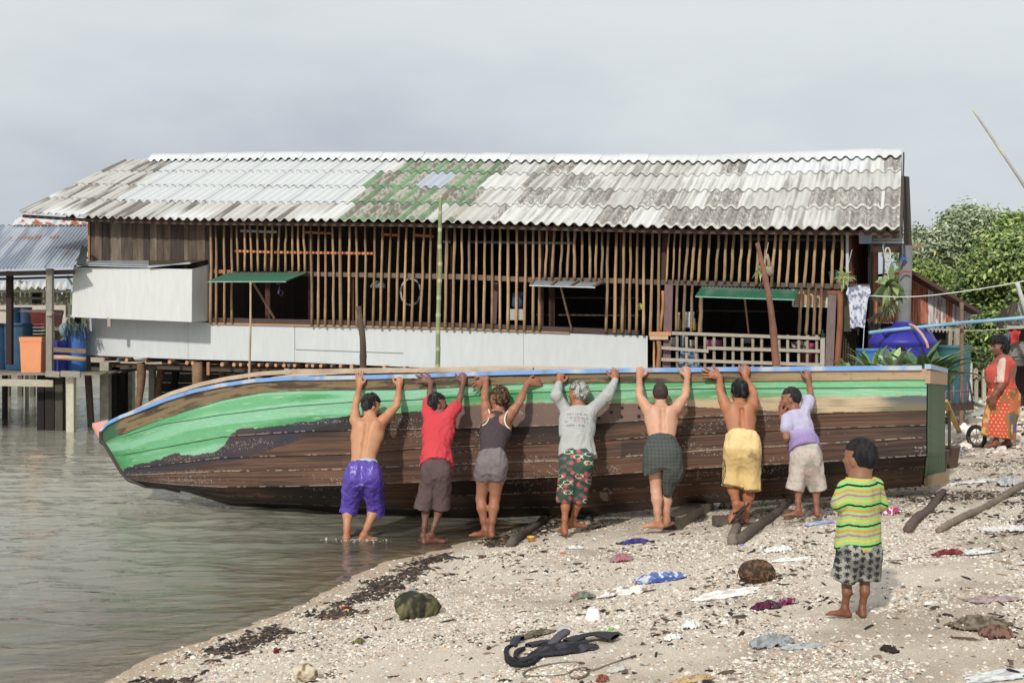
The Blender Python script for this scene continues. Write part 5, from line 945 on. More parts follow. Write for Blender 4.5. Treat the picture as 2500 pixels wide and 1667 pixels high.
garment_flat('striped_rag', 'red and white striped rag hung on a short stake', [(2379, 900), (2387, 899), (2389, 920), (2377, 922)], 23.9, L3(190, 110, 104), 'cloth', cf=lambda u, v: L3(206, 120, 112) if int(v * 9) % 2 else L3(190, 190, 180))
t = thing('broken_board', 'pale green board lying by the stakes', 'board', gz(2375, 22)); b = MB(); a = gz(2365, 22); b.beam(a + (0, 0, .25), a + (.3, .1, .12), .3, .02, c=L3(150, 180, 166)); b.out('board', mw2, t)
# hand cart
YC = 16.6; ct = thing('hand_cart', 'low hand cart with a blue tubular frame and spoked wheel', 'cart', gz(2350, YC)); fb = L3(70, 84, 120); cz = gz(2350, YC)[2]
def pc(x, y, dY=0): return P(x, y, YC + dY)
for pts in ([pc(2306, 912), pc(2352, 912), pc(2362, 918), pc(2368, 940), pc(2375, 985)], [pc(2306, 955), pc(2372, 955)], [pc(2309, 955), pc(2309, 985)], [pc(2328, 940), pc(2328, 988)], [pc(2345, 952), pc(2345, 985)], [pc(2362, 935), pc(2363, 985)]): b = MB(); b.tube(pts, .014, 6, fb if len(pts) > 2 else L3(120, 90, 100)); b.out('frame_tube', mpl, ct, smooth=True)
b = MB(); b.hexa([pc(2300, 1003), pc(2378, 1001), pc(2378, 1001, .7), pc(2300, 1003, .7), pc(2300, 984), pc(2376, 982), pc(2376, 982, .7), pc(2300, 984, .7)], L3(74, 60, 54)); b.out('tray', mw2, ct)
wz = gz(2384, YC); rW = .15; wc_ = np.array((wz[0], YC, wz[2] + rW)); b = MB(); wa = nrm_((.9, .45, 0)); wu = nrm_((-.45, .9, 0)); b.tube([wc_ + wu * rW * math.cos(a) + np.array((0, 0, rW)) * math.sin(a) for a in np.linspace(0, 6.283, 25)], .032, 8, L3(42, 42, 42)); wh = b.out('wheel', mpl, ct, smooth=True)
b = MB()
for k in range(8): a = k * .785; b.tube([wc_, wc_ + wu * rW * math.cos(a) + np.array((0, 0, rW)) * math.sin(a)], .006, 4, L3(110, 110, 110))
b.lathe(wc_ - (0, 0, .03), [(.03, 0), (.03, .06)], 8, L3(120, 120, 120)); b.out('spokes', mpl, wh)
# bricks and rubble
for k, (x, y, s1, cc) in enumerate(((2335, 1010, .30, L3(150, 134, 120)), (2362, 1022, .2, L3(164, 152, 138)), (2380, 1030, .24, L3(150, 142, 132)), (2318, 1032, .28, L3(96, 86, 78)), (2345, 1034, .22, L3(120, 110, 98)), (2383, 1015, .3, L3(170, 180, 176)), (2440, 1010, .2, L3(120, 110, 96)))):
    g_ = G(x, y + 5, False); t = thing('building_block', ['slanting grey block at the back of the pile', 'square pale block facing the camera', 'flat pale block at the right end of the pile', 'dark block at the left of the pile', 'low brownish block in front of the cart', 'thin pale green-grey slab by the cart wheel', 'lone brown block behind the woman'][k], 'block', g_, 'broken blocks by the cart'); an = k * 1.3; A_ = np.array([(math.cos(an), math.sin(an), .15), (-math.sin(an), math.cos(an), 0), (0, -.15, 1)]); b = MB(); b.box(g_ + (0, 0, s1 * .25), (s1, s1 * .55, s1 * (.4 if k != 5 else .12)), A_, cc); b.out('block', mat('block_face', rough=.9, attr=1, var=.2, bump=.5), t)
t = thing('yellow_timber', 'yellow timber leaning against the stern of the boat', 'timber', G(2346, 1062)); b = MB(); b.beam(G(2346, 1062) , P(2306, 978, 13.6), .07, .03, c=L3(196, 160, 72)); b.out('plank', mw2, t)
# geese
def goose(label, px_, y, fd, s_=1., sleep=False):
    g_ = G(px_, y); t = thing('white_goose', label, 'goose', g_, 'resting geese'); f = Field(); f_ = nrm_(fd); u = np.array((0, 0, 1.)); sd = np.cross(f_, u); A = np.stack([sd, f_, u]); c = g_ + u * .085 * s_; f.ell(c, np.array((.085, .17, .085)) * s_, A, .03); f.cone(c - f_ * .12 * s_ + u * .02, c - f_ * .22 * s_ + u * .05 * s_, .045 * s_, .015 * s_, .03); n0 = c + f_ * .13 * s_ + u * .03 * s_
    top_ = n0 + (u * .13 + f_ * .03) * s_ if not sleep else n0 + (u * .06 - f_ * .08) * s_; f.cone(n0, top_, .035 * s_, .024 * s_, .03); f.ell(top_ + u * .012, np.array((.028, .036, .028)) * s_, A, .01); V, Fc = f.mesh(.01); mobj('body', V, smooth_mesh and Fc, mat('feathers', rough=.8, attr=1, var=.05), t, np.broadcast_to(L3(232, 228, 218), V.shape), True); b = MB(); dr = f_ if not sleep else -f_; b.tube([top_ + u * .008 + dr * .02, top_ + dr * .09 * s_ - u * .005], [.014 * s_, .007 * s_], 6, L3(214, 130, 60)); b.out('beak', mpl, t, smooth=True)
for a in (('white goose sitting nearest the boat stern', 2316, 1078, (-1, -.2, 0), 1., False), ('white goose with raised head in the middle of the flock', 2335, 1072, (-.6, -.5, 0), 1., False), ('white goose asleep with its head tucked back', 2362, 1066, (-1, .1, 0), 1.05, True), ('white goose lying lowest by the boat edge', 2310, 1086, (.3, -1, 0), .8, True)): goose(*a)
# ---- plants behind the stern
def blades(name, label, px_, Y, n_, ln, wd, cols, seed, sp=.8, grp=None, base_h=.35, stiff=1.):
    r = np.random.default_rng(seed); g_ = gz(px_, Y); t = thing(name, label, 'plant', g_, grp); b = MB(); o = g_ + (0, 0, base_h)
    for i in range(n_):
        a = r.uniform(0, 6.283); el = r.uniform(.5, 1.45) * stiff; L_ = ln * r.uniform(.6, 1.1); w_ = wd * r.uniform(.7, 1.2); dh = np.array((math.cos(a), math.sin(a), 0)); sd = np.array((-math.sin(a), math.cos(a), 0)); p = o + dh * .03; rows = []; cc = np.array(cols[r.integers(len(cols))]) * r.uniform(.75, 1.25); k = 9
        for j in range(k): u = j / (k - 1); ww = w_ * math.sin(math.pi * min(1, .12 + u * .88)) ** .7; rows.append([p - sd * ww, p - (0, 0, ww * .45), p + sd * ww]); e2 = el - u * sp; p = p + (dh * math.cos(e2) + np.array((0, 0, 1)) * math.sin(e2)) * L_ / k
        b.grid(rows, np.broadcast_to(cc, (k, 3, 3)) * np.array([1, .8, 1.0])[None, :, None])
    b.out('leaf_blades', mat('blade_leaf', rough=.4, attr=1, var=.1, bump=0, spec=.5), t, smooth=True); b = MB(); b.lathe(g_, [(.09, 0), (.13, .26), (.14, .28), (.11, .28), (0, .26)], 16, L3(90, 70, 60)); b.out('pot', mpl, t, smooth=True); b = MB(); b.tube([g_ + (0, 0, .2), o], .02, 6, L3(110, 110, 70)); b.out('stem', mpl, t); return t
GG = [L3(88, 128, 62), L3(110, 146, 72), L3(66, 104, 46)]
blades('broad_leaf_plant', 'tall broad-leaved green plant behind the boat stern', 2245, 14.4, 30, .72, .05, GG, 5, base_h=1.16); blades('broad_leaf_plant', 'broad-leaved plant leaning out right past the boat stern', 2290, 14.2, 18, .8, .035, GG, 6, 1.3, base_h=1.16)
blades('variegated_plant', 'pale variegated leafy plant in the middle of the row', 2180, 14.3, 20, .42, .055, [L3(150, 180, 120), L3(170, 190, 150), L3(96, 136, 70)], 7, base_h=1.32); blades('leafy_plant', 'low bright green plant left of the variegated one', 2130, 14.6, 26, .5, .035, [L3(130, 170, 70), L3(104, 150, 60)], 8, base_h=1.3); blades('leafy_plant', 'yellowish green plant at the house corner', 2075, 14.9, 16, .5, .03, [L3(150, 170, 70), L3(120, 150, 60)], 9, base_h=1.28); blades('spider_plant', 'thin-leaved plant drooping beside the stern', 2318, 14.6, 16, .6, .018, GG, 15, 1.7, base_h=1.08)
# hanging plants
def hang(name, label, px_, y, Y, cols, n_, ln, wd, seed, top, block=None, down=.0):
    r = np.random.default_rng(seed); o = P(px_, y, Y); t = thing(name, label, 'plant', o); b = MB()
    for i in range(n_):
        dv = nrm_(r.normal(size=3) + (0, 0, down)); L_ = ln * r.uniform(.5, 1.1); sd = nrm_(np.cross(dv, (0, 1, .3))); p = o + r.normal(size=3) * .03; rows = []
        for j in range(6): u = j / 5; ww = wd * math.sin(math.pi * min(1, .15 + u * .85)); rows.append([p - sd * ww, p + sd * ww]); p = p + dv * L_ / 6; dv = nrm_(dv + (0, 0, -.22))
        b.grid(rows, np.broadcast_to(np.array(cols[r.integers(len(cols))]), (6, 2, 3)))
    b.out('leaves', mat('blade_leaf', rough=.4, attr=1, var=.1, bump=0, spec=.5), t); b = MB(); b.tube([P(top[0], top[1], Y), (P(top[0], top[1], Y) + o) / 2, o], .006, 5, L3(190, 190, 180)); b.out('hanger', mpl, t)
    if block: b = MB(); b.lathe(o + (block[0], 0, -.08), [(.02, 0), (.07, .03), (.08, .1), (.06, .17), (.02, .2)], 10, L3(150, 130, 110), 1, .8); b.tube([o + (block[0] - .06, 0, .32), o + (block[0] - .02, 0, .2), o + (block[0] - .01, 0, .05)], [.035, .03, .05], 7, L3(160, 140, 112), True, .2); b.out('driftwood_mount', mw2, t, smooth=True)
    return t
PG = [L3(170, 176, 110), L3(190, 186, 130), L3(130, 160, 70)]
hang('orchid', 'orchid on a driftwood mount hanging in front of the stick bars', 1862, 664, FY(1862, .35), PG, 46, .24, .012, 3, (1876, 592), (.13,)); hang('orchid', 'spidery pale orchid at the end of the beam by the patterned shirt', 2062, 680, FY(2062, .3), PG, 60, .26, .010, 4, (2080, 610)); hang('staghorn_fern', 'large hanging fern with lobed leaves beside the pillar', 2172, 695, 18.6, [L3(104, 128, 66), L3(74, 98, 48), L3(134, 156, 84)], 30, .5, .05, 5, (2155, 600), down=-.3); hang('trailing_plant', 'small dark trailing plant below the hanging fern', 2172, 745, 18.5, [L3(110, 116, 64), L3(80, 84, 50)], 34, .3, .022, 6, (2170, 700), down=-.8)
# ---- poles that stand in front of the house
bamboo('bamboo_pole', 'green bamboo pole standing upright in front of the grey wall', P(1067, 935, 15.6), P(1076, 478, 15.6), .035, .023, L3(120, 142, 84), L3(150, 160, 108), 11)
bamboo('bare_branch', 'dark crooked branch standing upright in front of the bars', P(889, 930, 15.8), P(876, 748, 15.8), .052, .036, L3(98, 80, 66), L3(78, 62, 52), 3, 'branch', .0, None, .12, mst)
bamboo('thin_cane', 'very thin pale cane tied with red string, under the left shutter', P(609, 930, 16.5), P(612, 686, 16.5), .016, .014, L3(176, 156, 128), L3(150, 130, 104), 3, 'cane', m=mst)
bamboo('bare_branch', 'reddish brown stripped branch leaning in front of the right-hand shutter', P(1900, 915, 15.2), P(1850, 594, 15.6), .055, .028, L3(152, 98, 70), L3(126, 80, 60), 3, 'branch', .02, None, .12, mst)
# ---- things seen inside the house
def lamp_():
    t = thing('hanging_lamp_shade', 'round metal lamp shade hanging behind the bars', 'lamp shade', P(923, 675, FY(923, -.5))); b = MB(); b.lathe(P(923, 702, FY(923, -.5)), [(.17, 0), (.17, .03), (.12, .10), (.04, .14), (0, .14)], 22, L3(196, 200, 204)); b.out('shade', mat('shade_metal', rough=.25, attr=1, var=.05, metal=.7, bump=0), t, smooth=True)
lamp_()
t = thing('cable_coil', 'coil of pale cable hanging behind the bars', 'cable', P(1002, 700, FY(1002, -.4))); b = MB()
for k in range(6): b.tube([P(1003 + (24 + k * .8) * math.cos(a) * .95, 713 + (31 + k * .6 - .5 * (k % 2)) * math.sin(a), FY(1003, -.4 - .01 * k)) for a in np.linspace(0, 6.283, 30)], .006, 5, L3(170, 172, 174))
b.out('loops', mpl, t, smooth=True)
t = thing('water_bottle', 'big blue water bottle on a white dispenser behind the bars', 'water dispenser', P(1262, 790, FY(1262, -.5))); b = MB(); o = P(1264, 752, FY(1262, -.5)); b.lathe(o, [(.06, 0), (.12, .03), (.12, .13), (.115, .15), (.12, .17), (.12, .28), (.11, .31), (0, .32)], 20, L3(70, 92, 130)); b.out('bottle', mat('tinted_bottle', rough=.15, attr=1, var=.05, bump=0), t, smooth=True); b = MB(); b.box(P(1261, 768, FY(1262, -.5)), (.26, .25, .22), c=L3(190, 188, 176)); b.out('dispenser', mpl, t)
t = thing('banana_bunch', 'small bunch of green-yellow bananas hanging behind the bars', 'bananas', P(1560, 750, FY(1560, -.12))); b = MB()
for k in range(8): a = -.9 + k * .26; o = P(1562, 738, FY(1560, -.12)); b.tube([o + (math.sin(a) * .09 * q, -.02 * (k % 3), .0 - .16 * q + .05 * q * q * abs(a)) for q in np.linspace(.1, 1, 6)], [.01, .018, .021, .021, .018, .008], 7, L3(206, 200, 72))
b.out('fingers', mpl, t, smooth=True)
for nm, lb, x, y, r_, h_, c in (('sauce_bottle', 'brown sauce bottle with a yellow cap on the kitchen sill', 1658, 806, .045, .30, L3(150, 110, 50)), ('sauce_bottle', 'small bright yellow bottle on the kitchen sill', 1696, 806, .03, .2, L3(220, 180, 40)), ('white_jug', 'white plastic jug behind the kitchen bars', 1646, 846, .07, .18, L3(206, 210, 216)), ('water_jar', 'clear jar standing on the lower kitchen shelf', 1668, 846, .06, .22, L3(150, 160, 170)), ('white_tub', 'white tub on the lower kitchen shelf', 1690, 846, .05, .13, L3(206, 204, 190)), ('pink_basin', 'pink basin with a blue rim on the lower shelf', 1742, 845, .16, .12, L3(206, 104, 160)), ('steel_bowl', 'steel bowl on the shelf behind the railing', 1826, 838, .12, .10, L3(120, 122, 126)), ('pink_bowl', 'bright pink bowl at the right of the shelf', 1985, 848, .07, .08, L3(214, 60, 140)), ('green_bottle', 'small green-capped bottle at the right of the sill', 2009, 826, .03, .14, L3(60, 170, 80)), ('red_bucket', 'dark red bucket low behind the railing', 1972, 895, .18, .3, L3(130, 40, 50)), ('white_plate', 'round white plate leaning behind the bars', 1683, 800, .09, .3, L3(206, 206, 204))):
    Yk = FY(x, -.22 if 'bottle' in nm or 'plate' in nm else -.75); o = P(x, y, Yk); t = thing(nm, lb, nm.split('_')[1], o); b = MB(); pr = [(r_ * .8, 0), (r_, h_ * .15), (r_, h_ * .6), (r_ * (.45 if 'bottle' in nm else 1.02), h_ * .8), (r_ * (.4 if 'bottle' in nm else 1.05), h_), (0, h_)]; b.lathe(o, pr, 16, c); b.out('vessel', mpl, t, smooth=True)
    if 'bottle' in nm: b = MB(); b.lathe(o + (0, 0, h_), [(r_ * .5, 0), (r_ * .5, h_ * .12), (0, h_ * .12)], 10, L3(230, 190, 40) if 'sauce' in nm else L3(60, 200, 90)); b.out('cap', mpl, t)
t = thing('plastic_chair', 'light blue plastic chair with a holed back, behind the railing', 'chair', P(1690, 900, FY(1690, -.5))); b = MB(); Yk = FY(1690, -.5); b.hexa([P(1658, 888, Yk), P(1708, 890, Yk), P(1708, 890, Yk + .03), P(1658, 888, Yk + .03), P(1662, 856, Yk), P(1704, 857, Yk), P(1704, 857, Yk + .03), P(1662, 856, Yk + .03)], L3(120, 160, 196)); b.out('backrest', mpl, t); b = MB(); b.box(P(1683, 893, Yk - .2), (.4, .4, .03), c=L3(120, 160, 196)); b.out('seat', mpl, t)
garment_flat('cloth_heap', 'pink and white patterned cloth heap on the kitchen railing shelf', [(1932, 834), (1970, 832), (1972, 852), (1934, 850)], FY(1950, -.2), L3(196, 170, 164), 'cloth', cf=lambda u, v: mixc(L3(206, 186, 178), L3(96, 70, 70), np.array(ss(fbm(u * 9, v * 7, 0, 2, 5), .5, .56))))
t = thing('cork_board', 'tan notice board with white frame hanging behind the bars', 'board', P(1978, 745, FY(1978, -.1))); Yk = FY(1978, -.1); b = MB(); b.hexa([P(1940, 745, Yk), P(2017, 747, Yk), P(2017, 747, Yk + .02), P(1940, 745, Yk + .02), P(1940, 706, Yk), P(2017, 708, Yk), P(2017, 708, Yk + .02), P(1940, 706, Yk + .02)], L3(206, 166, 124)); b.out('panel', mpl, t)
for a, z in (((1936, 747), (2020, 749)), ((1937, 706), (1936, 747)), ((2018, 708), (2019, 748))): b = MB(); b.beam(P(*a, Yk - .01), P(*z, Yk - .01), .02, .03, c=L3(214, 214, 208)); b.out('frame', mpl, t)
t = thing('small_awning_plant_basket', 'green basket on the beam behind the right-hand bars', 'basket', P(2040, 695, FY(2040, -.3))); b = MB(); b.lathe(P(2040, 690, FY(2040, -.3)), [(.09, 0), (.13, .2), (.12, .2), (0, .05)], 14, L3(40, 90, 76)); b.out('basket', mpl, t, smooth=True)
t = thing('steel_basin', 'shallow metal basin hung under the house floor', 'basin', P(343, 872, FY(343, .1))); b = MB(); b.lathe(P(343, 880, FY(343, .1)), [(0, 0), (.12, .0), (.155, .05), (.16, .07), (.14, .06), (0, .02)], 20, L3(196, 198, 200)); b.out('basin', mpl, t, smooth=True)
t = thing('coat_hanger', 'twisted lilac cord hanging under the left shutter', 'cord', P(683, 690, FY(683, -.1))); b = MB(); Yk = FY(683, -.1); b.tube([P(676, 694, Yk), P(684, 692, Yk), P(681, 705, Yk), P(678, 716, Yk), P(688, 722, Yk), P(691, 712, Yk), P(684, 708, Yk), P(680, 716, Yk)], .012, 6, L3(150, 130, 200)); b.out('cord_twist', mpl, t, smooth=True)
mskin = mat('skin', rough=.5, attr=1, var=.07, scale=9, bump=.12, bscale=60, bdist=.003, spec=.4)
mcloth = mat('cloth', rough=.88, attr=1, var=.06, scale=40, bump=.3, bscale=22, bdist=.01, spec=.2)
mwet = mat('wet_cloth', rough=.32, attr=1, var=.14, scale=12, bump=.6, bscale=13, bdist=.02, spec=.5)
mhair = mat('hair', rough=.75, attr=1, var=.3, scale=70, bump=.6, bscale=110, bdist=.004, spec=.12)
def hand(f, wrist, d, back, thumb, sc=1., curl=(.2, .35, .3), spread=.1, tc=.4, fan=0):
    """palm, four fingers and thumb; d = finger direction, back = out of the back of the hand, thumb = towards the thumb side"""
    d = nrm(d); back = nrm(np.array(back) - d * np.dot(back, d)); th = nrm(np.array(thumb) - d * np.dot(thumb, d) - back * np.dot(thumb, back)); w_ = np.array(wrist, float)
    A = np.stack([th, back, d]); f.ell(w_ + d * .048 * sc, np.array((.040, .016, .054)) * sc, A, .018 * sc); f.cone(w_ - d * .01 * sc, w_ + d * .03 * sc, .025 * sc, .023 * sc, .02 * sc)
    ks = []
    for i, (o, ln) in enumerate(((.029, .92), (.010, 1.0), (-.010, .95), (-.029, .76))):
        p = w_ + (d * (.088 - .006 * abs(i - 1)) + th * o) * sc; dr = nrm(d + th * (o * spread * 60 + fan)); bk = back; ang = 0; pts = [p]
        for sg, cu in zip((.042, .028, .022), curl): ang += cu; v = dr * math.cos(ang) - bk * math.sin(ang); p = p + v * sg * ln * sc; pts.append(p)
        f.chain(pts, np.array((.0098, .0092, .0085, .0076)) * sc, .005 * sc); ks.append(pts[-1])
    b0 = w_ + (d * .018 + th * .026) * sc; v = nrm(d * .62 + th * .8 - back * tc * .4); p1 = b0 + v * .038 * sc; v2 = nrm(d * .85 + th * .35 - back * tc); f.chain([b0, p1, p1 + v2 * .032 * sc, p1 + nrm(v2 - back * tc * .5) * .055 * sc], np.array((.0155, .0122, .0108, .009)) * sc, .012 * sc)
    return ks
def foot(f, ankle, toe, sc=1., flat=True, zg=None):
    """ankle joint, toe direction (horizontal); sole at zg"""
    a = np.array(ankle, float); t = nrm(toe) if not flat else nrm(np.array(toe) * (1, 1, 0)); sd = nrm(np.cross(t, (0, 0, 1))); up = nrm(np.cross(sd, t)); zz = a - up * (.075 * sc if zg is None else max(.03, (a[2] - zg)))
    heel = zz - t * .035 * sc + up * .03 * sc; ball = zz + t * .125 * sc + up * .02 * sc; f.cone(a, heel, .034 * sc, .03 * sc, .03 * sc); f.cone(a, zz + t * .06 * sc + up * .03 * sc, .034 * sc, .028 * sc, .03 * sc)
    f.ell((heel + ball) / 2 + up * .002, np.array((.036, .11, .026)) * sc, np.stack([sd, t, up]), .03 * sc); f.ell(ball, np.array((.045, .05, .018)) * sc, np.stack([sd, t, up]), .02 * sc)
    for i, (o, l_, r_) in enumerate(((-.032, .058, .0135), (-.012, .055, .0105), (.004, .05, .0095), (.019, .043, .009), (.032, .034, .0085))): f.cone(ball + (sd * o) * sc - up * .006 * sc, ball + (sd * o * 1.1 + t * l_) * sc - up * .01 * sc, r_ * sc, r_ * .9 * sc, .006 * sc)
def headf(f, c, fwd, up, sc=1., neck=None, nr=.055):
    fwd = nrm(np.array(fwd) - np.array(up) * np.dot(fwd, up)); up = nrm(up); sd = np.cross(fwd, up); A = np.stack([sd, fwd, up]); c = np.array(c, float)
    f.ell(c + up * .02 * sc - fwd * .008 * sc, np.array((.075, .095, .10)) * sc, A, .02); f.ell(c - up * .045 * sc + fwd * .025 * sc, np.array((.058, .068, .07)) * sc, A, .04 * sc)
    f.cone(c + fwd * .088 * sc + up * .005 * sc, c + fwd * .108 * sc - up * .025 * sc, .009 * sc, .014 * sc, .014 * sc); f.ell(c + fwd * .082 * sc - up * .055 * sc, np.array((.026, .014, .013)) * sc, A, .012 * sc); f.ell(c + fwd * .075 * sc - up * .09 * sc, np.array((.02, .018, .018)) * sc, A, .02 * sc)
    f.ell(c + fwd * .075 * sc + up * .03 * sc, np.array((.05, .02, .012)) * sc, A, .02 * sc)
    for s_ in (-1, 1):
        f.sub(c + fwd * .098 * sc + sd * s_ * .03 * sc + up * .01 * sc, np.array((.017, .014, .010)) * sc, A, .012 * sc); f.ell(c + sd * s_ * .078 * sc - fwd * .005 * sc - up * .012 * sc, np.array((.009, .019, .032)) * sc, A, .008 * sc)
        f.ell(c + fwd * .055 * sc + sd * s_ * .042 * sc - up * .02 * sc, np.array((.022, .02, .018)) * sc, A, .025 * sc)
    if neck is not None: f.cone(np.array(neck), c - up * .05 * sc - fwd * .015 * sc, nr * sc * 1.08, nr * sc * .95, .035 * sc)
    return A
def hairf(c, A, sc, ln, back=.0, front=.055, seed=1, wav=.008, fr=26, full=0):
    """hair shell: ln extra thickness; cut away over the face and under the nape"""
    f = Field(); sd, fw, up = A; c = np.array(c, float); f.ell(c + up * .024 * sc - fw * .012 * sc, (np.array((.078, .099, .103)) * sc + ln), A, .01)
    if full: f.ell(c - fw * .04 * sc - up * .03 * sc, np.array((.075, .06, .075)) * sc + ln, A, .03)
    def cut(Q, v):
        L_ = (Q - c) @ A.T / sc; n_ = (fbm(Q[:, 0] * fr, Q[:, 1] * fr, Q[:, 2] * fr, 3, seed) - .5); v = v + n_ * wav * 2.2
        face = (L_[:, 1] - front - np.clip(-L_[:, 2], -.03, .1) * -.9 ) ; hairline = .052 - L_[:, 2] ; m = np.minimum(face, hairline + 0 * face) * sc
        front_cut = np.minimum((L_[:, 1] - .015 + .6 * np.clip(L_[:, 2], -.1, .2)) , (.055 - L_[:, 2])) * sc
        nape = (-(.062 + back) - L_[:, 2] + .25 * np.minimum(L_[:, 1], 0) + .02 * n_) * sc
        low = np.minimum(L_[:, 1] + .028, -.01 - L_[:, 2]) * sc
        return np.maximum(np.maximum(v, front_cut), np.maximum(nape, low - (.02 if full else 0)))
    f.post.append(cut); return f
SKH = .006
def person(label, J, opt):
    """J: joint name -> world point"""
    sc = opt.get('sc', 1.); s = sc; sk = np.array(opt['skin']); bl = opt.get('build', 1.)
    g0 = opt['ground']; t = thing('person', label, 'person', g0, opt.get('group'))
    f = Field(); hipc = (J['hl'] + J['hr']) / 2; up = nrm(J['neck'] - hipc); side = nrm(J['sr'] - J['sl']); fw = nrm(np.cross(up, side)); fw = opt.get('fw', fw); side = nrm(np.cross(fw, up))
    T = lambda a, b, k: a + (b - a) * k
    ww, cw, dw = opt['waist'], opt['chest'], opt.get('depth', .095) * s
    wst = J['waist']; chc = T(wst, J['neck'], .52)
    tor = [(hipc - up * .06 * s, opt['hipw'] * .82, dw * .95), (hipc + up * .02 * s, opt['hipw'], dw * 1.08), (wst, ww, dw * .86), (T(wst, J['neck'], .3), (ww + cw) / 2, dw * .98), (chc, cw, dw * 1.08), (T(wst, J['neck'], .76), cw * .99, dw * 1.02), (T(wst, J['neck'], .93), cw * .62, dw * .7), (J['neck'] + up * .015 * s, cw * .36, dw * .55)]
    f.loft(tor, side, .03 * s)
    for a, sg in (('l', -1), ('r', 1)):
        S_, E_, W_ = J['s' + a], J['e' + a], J['w' + a]; st = opt.get('arm', 1.) * s * 1.06
        m = T(S_, E_, .45); f.cone(T(chc, S_, .62), S_, .065 * s, .052 * st, .045 * s); f.chain([S_, m, E_], [.054 * st, .046 * st, .036 * st], .03 * s); f.chain([E_, T(E_, W_, .3), T(E_, W_, .75), W_], [.036 * st, .040 * st, .029 * st, .025 * st], .015 * s)
        if not opt.get('noblade'): f.ell(T(chc, S_, .46) + up * .01 * s - fw * dw * .62, np.array((.055, .03, .075)) * s, np.stack([nrm(side + up * .5 * sg * -1), fw, nrm(up + side * .5 * sg)]), .05 * s)
        H = opt['hand' + a]; hand(f, W_, H['d'], H['back'], H['th'], H.get('sc', s * 1.10), H.get('curl', (.2, .3, .3)), H.get('spread', .1), H.get('tc', .4), H.get('fan', 0))
        h_, k_, n_ = J['h' + a], J['k' + a], J['a' + a]; lg = opt.get('leg', 1.) * s
        cb = nrm(np.cross(nrm(n_ - k_), side)) ; cb = cb if cb @ fw < 0 else -cb
        f.chain([h_, T(h_, k_, .4), k_ + 0 * cb], [.086 * lg, .078 * lg, .053 * lg], .04 * s); f.chain([k_, T(k_, n_, .28) + cb * .018 * s, T(k_, n_, .7), n_], [.050 * lg, .053 * lg, .036 * lg, .031 * lg], .03 * s)
        if opt.get('foot' + a) is not None: ft = opt['foot' + a]; foot(f, n_, ft[0], s * .95, ft[1], ft[2] if len(ft) > 2 else None)
    if not opt.get('noblade'):
        f.groove(T(wst, J['neck'], -.05) - fw * dw * .97, T(wst, J['neck'], .34) - fw * dw * 1.09, .010 * s, .05 * s); f.groove(T(wst, J['neck'], .34) - fw * dw * 1.09, T(wst, J['neck'], .8) - fw * dw * 1.20, .010 * s, .05 * s)
    hs = opt.get('headsc', s) * 1.05; hu = nrm(opt.get('hup', up)); A = headf(f, J['head'], opt['face'], hu, hs, J['neck'] - up * .01, opt.get('neckr', .052))
    V, Fc = f.mesh(opt.get('h', SKH)); V = smooth_mesh(V, Fc, 1)
    n_ = fbm(V[:, 0] * 9, V[:, 1] * 9, V[:, 2] * 9, 3, 3); c = np.broadcast_to(sk, V.shape) * (.9 + .2 * n_)[:, None]; c = mixc(c, np.broadcast_to(sk * np.array((.92, .72, .66)), V.shape), ss(n_, .5, .7) * .6)
    for a in 'lr':
        d_ = np.linalg.norm(V - J['a' + a], axis=1); c = mixc(c, c * np.array((.80, .72, .68)), 1 - ss(d_, .06, .22)); d_ = np.linalg.norm(V - J['w' + a], axis=1); c = mixc(c, c * np.array((.86, .78, .74)), 1 - ss(d_, .1, .25))
    L_ = (V - J['head']) @ A.T / hs
    for s_ in (-1, 1): e_ = ((L_[:, 0] - s_ * .031) / .014) ** 2 + ((L_[:, 2] - .008) / .007) ** 2; c = np.where(((e_ < 1) & (L_[:, 1] > .05))[:, None], .03, c); e_ = ((L_[:, 0] - s_ * .032) / .022) ** 2 + ((L_[:, 2] - .034) / .006) ** 2; c = np.where(((e_ < 1) & (L_[:, 1] > .05))[:, None], .03, c)
    lip = ((L_[:, 0]) / .026) ** 2 + ((L_[:, 2] + .056) / .010) ** 2; c = np.where(((lip < 1) & (L_[:, 1] > .06))[:, None], sk * np.array((.8, .5, .5)), c)
    mobj('body', V, Fc, mskin, t, c, True)
    hp = opt['hair']; hf = hairf(J['head'], A, hs, hp.get('ln', .008), hp.get('back', 0), .055, hp.get('seed', 1), hp.get('wav', .006), hp.get('fr', 26), hp.get('full', 0)); V, Fc = hf.mesh(.006); hc = np.broadcast_to(np.array(hp['c']), V.shape); n_ = fbm(V[:, 0] * 60, V[:, 1] * 60, V[:, 2] * 24, 3, 5); hc = mixc(hc, hp.get('c2', np.array(hp['c']) * 1.8), ss(n_, .4, .7)); mobj('hair', V, Fc, mhair, t, hc, True)
    t_ = dict(t=t, tor=tor, side=side, up=up, fw=fw, dw=dw, s=s, hipc=hipc, J=J, A=A, chc=chc); return t_
def folds(amp, fr, seed, dirv=(0, 0, 1), st=.35):
    """cloth folds: noise squeezed across the pull direction"""
    dirv = nrm(dirv)
    def fn(Q, v):
        a = (Q @ dirv)[:, None] * dirv * (1 - st); q = (Q - a) * fr; n1 = fbm(q[:, 0], q[:, 1], q[:, 2], 3, seed); r = 1 - np.abs(2 * n1 - 1) * 1.6; return v - amp * (r - .45)
    return fn
def garment(name, f, h, colf, pt, m=None):
    V, Fc = f.mesh(h); V = smooth_mesh(V, Fc, 1); return mobj(name, V, Fc, m or mcloth, pt['t'], colf(V), True)
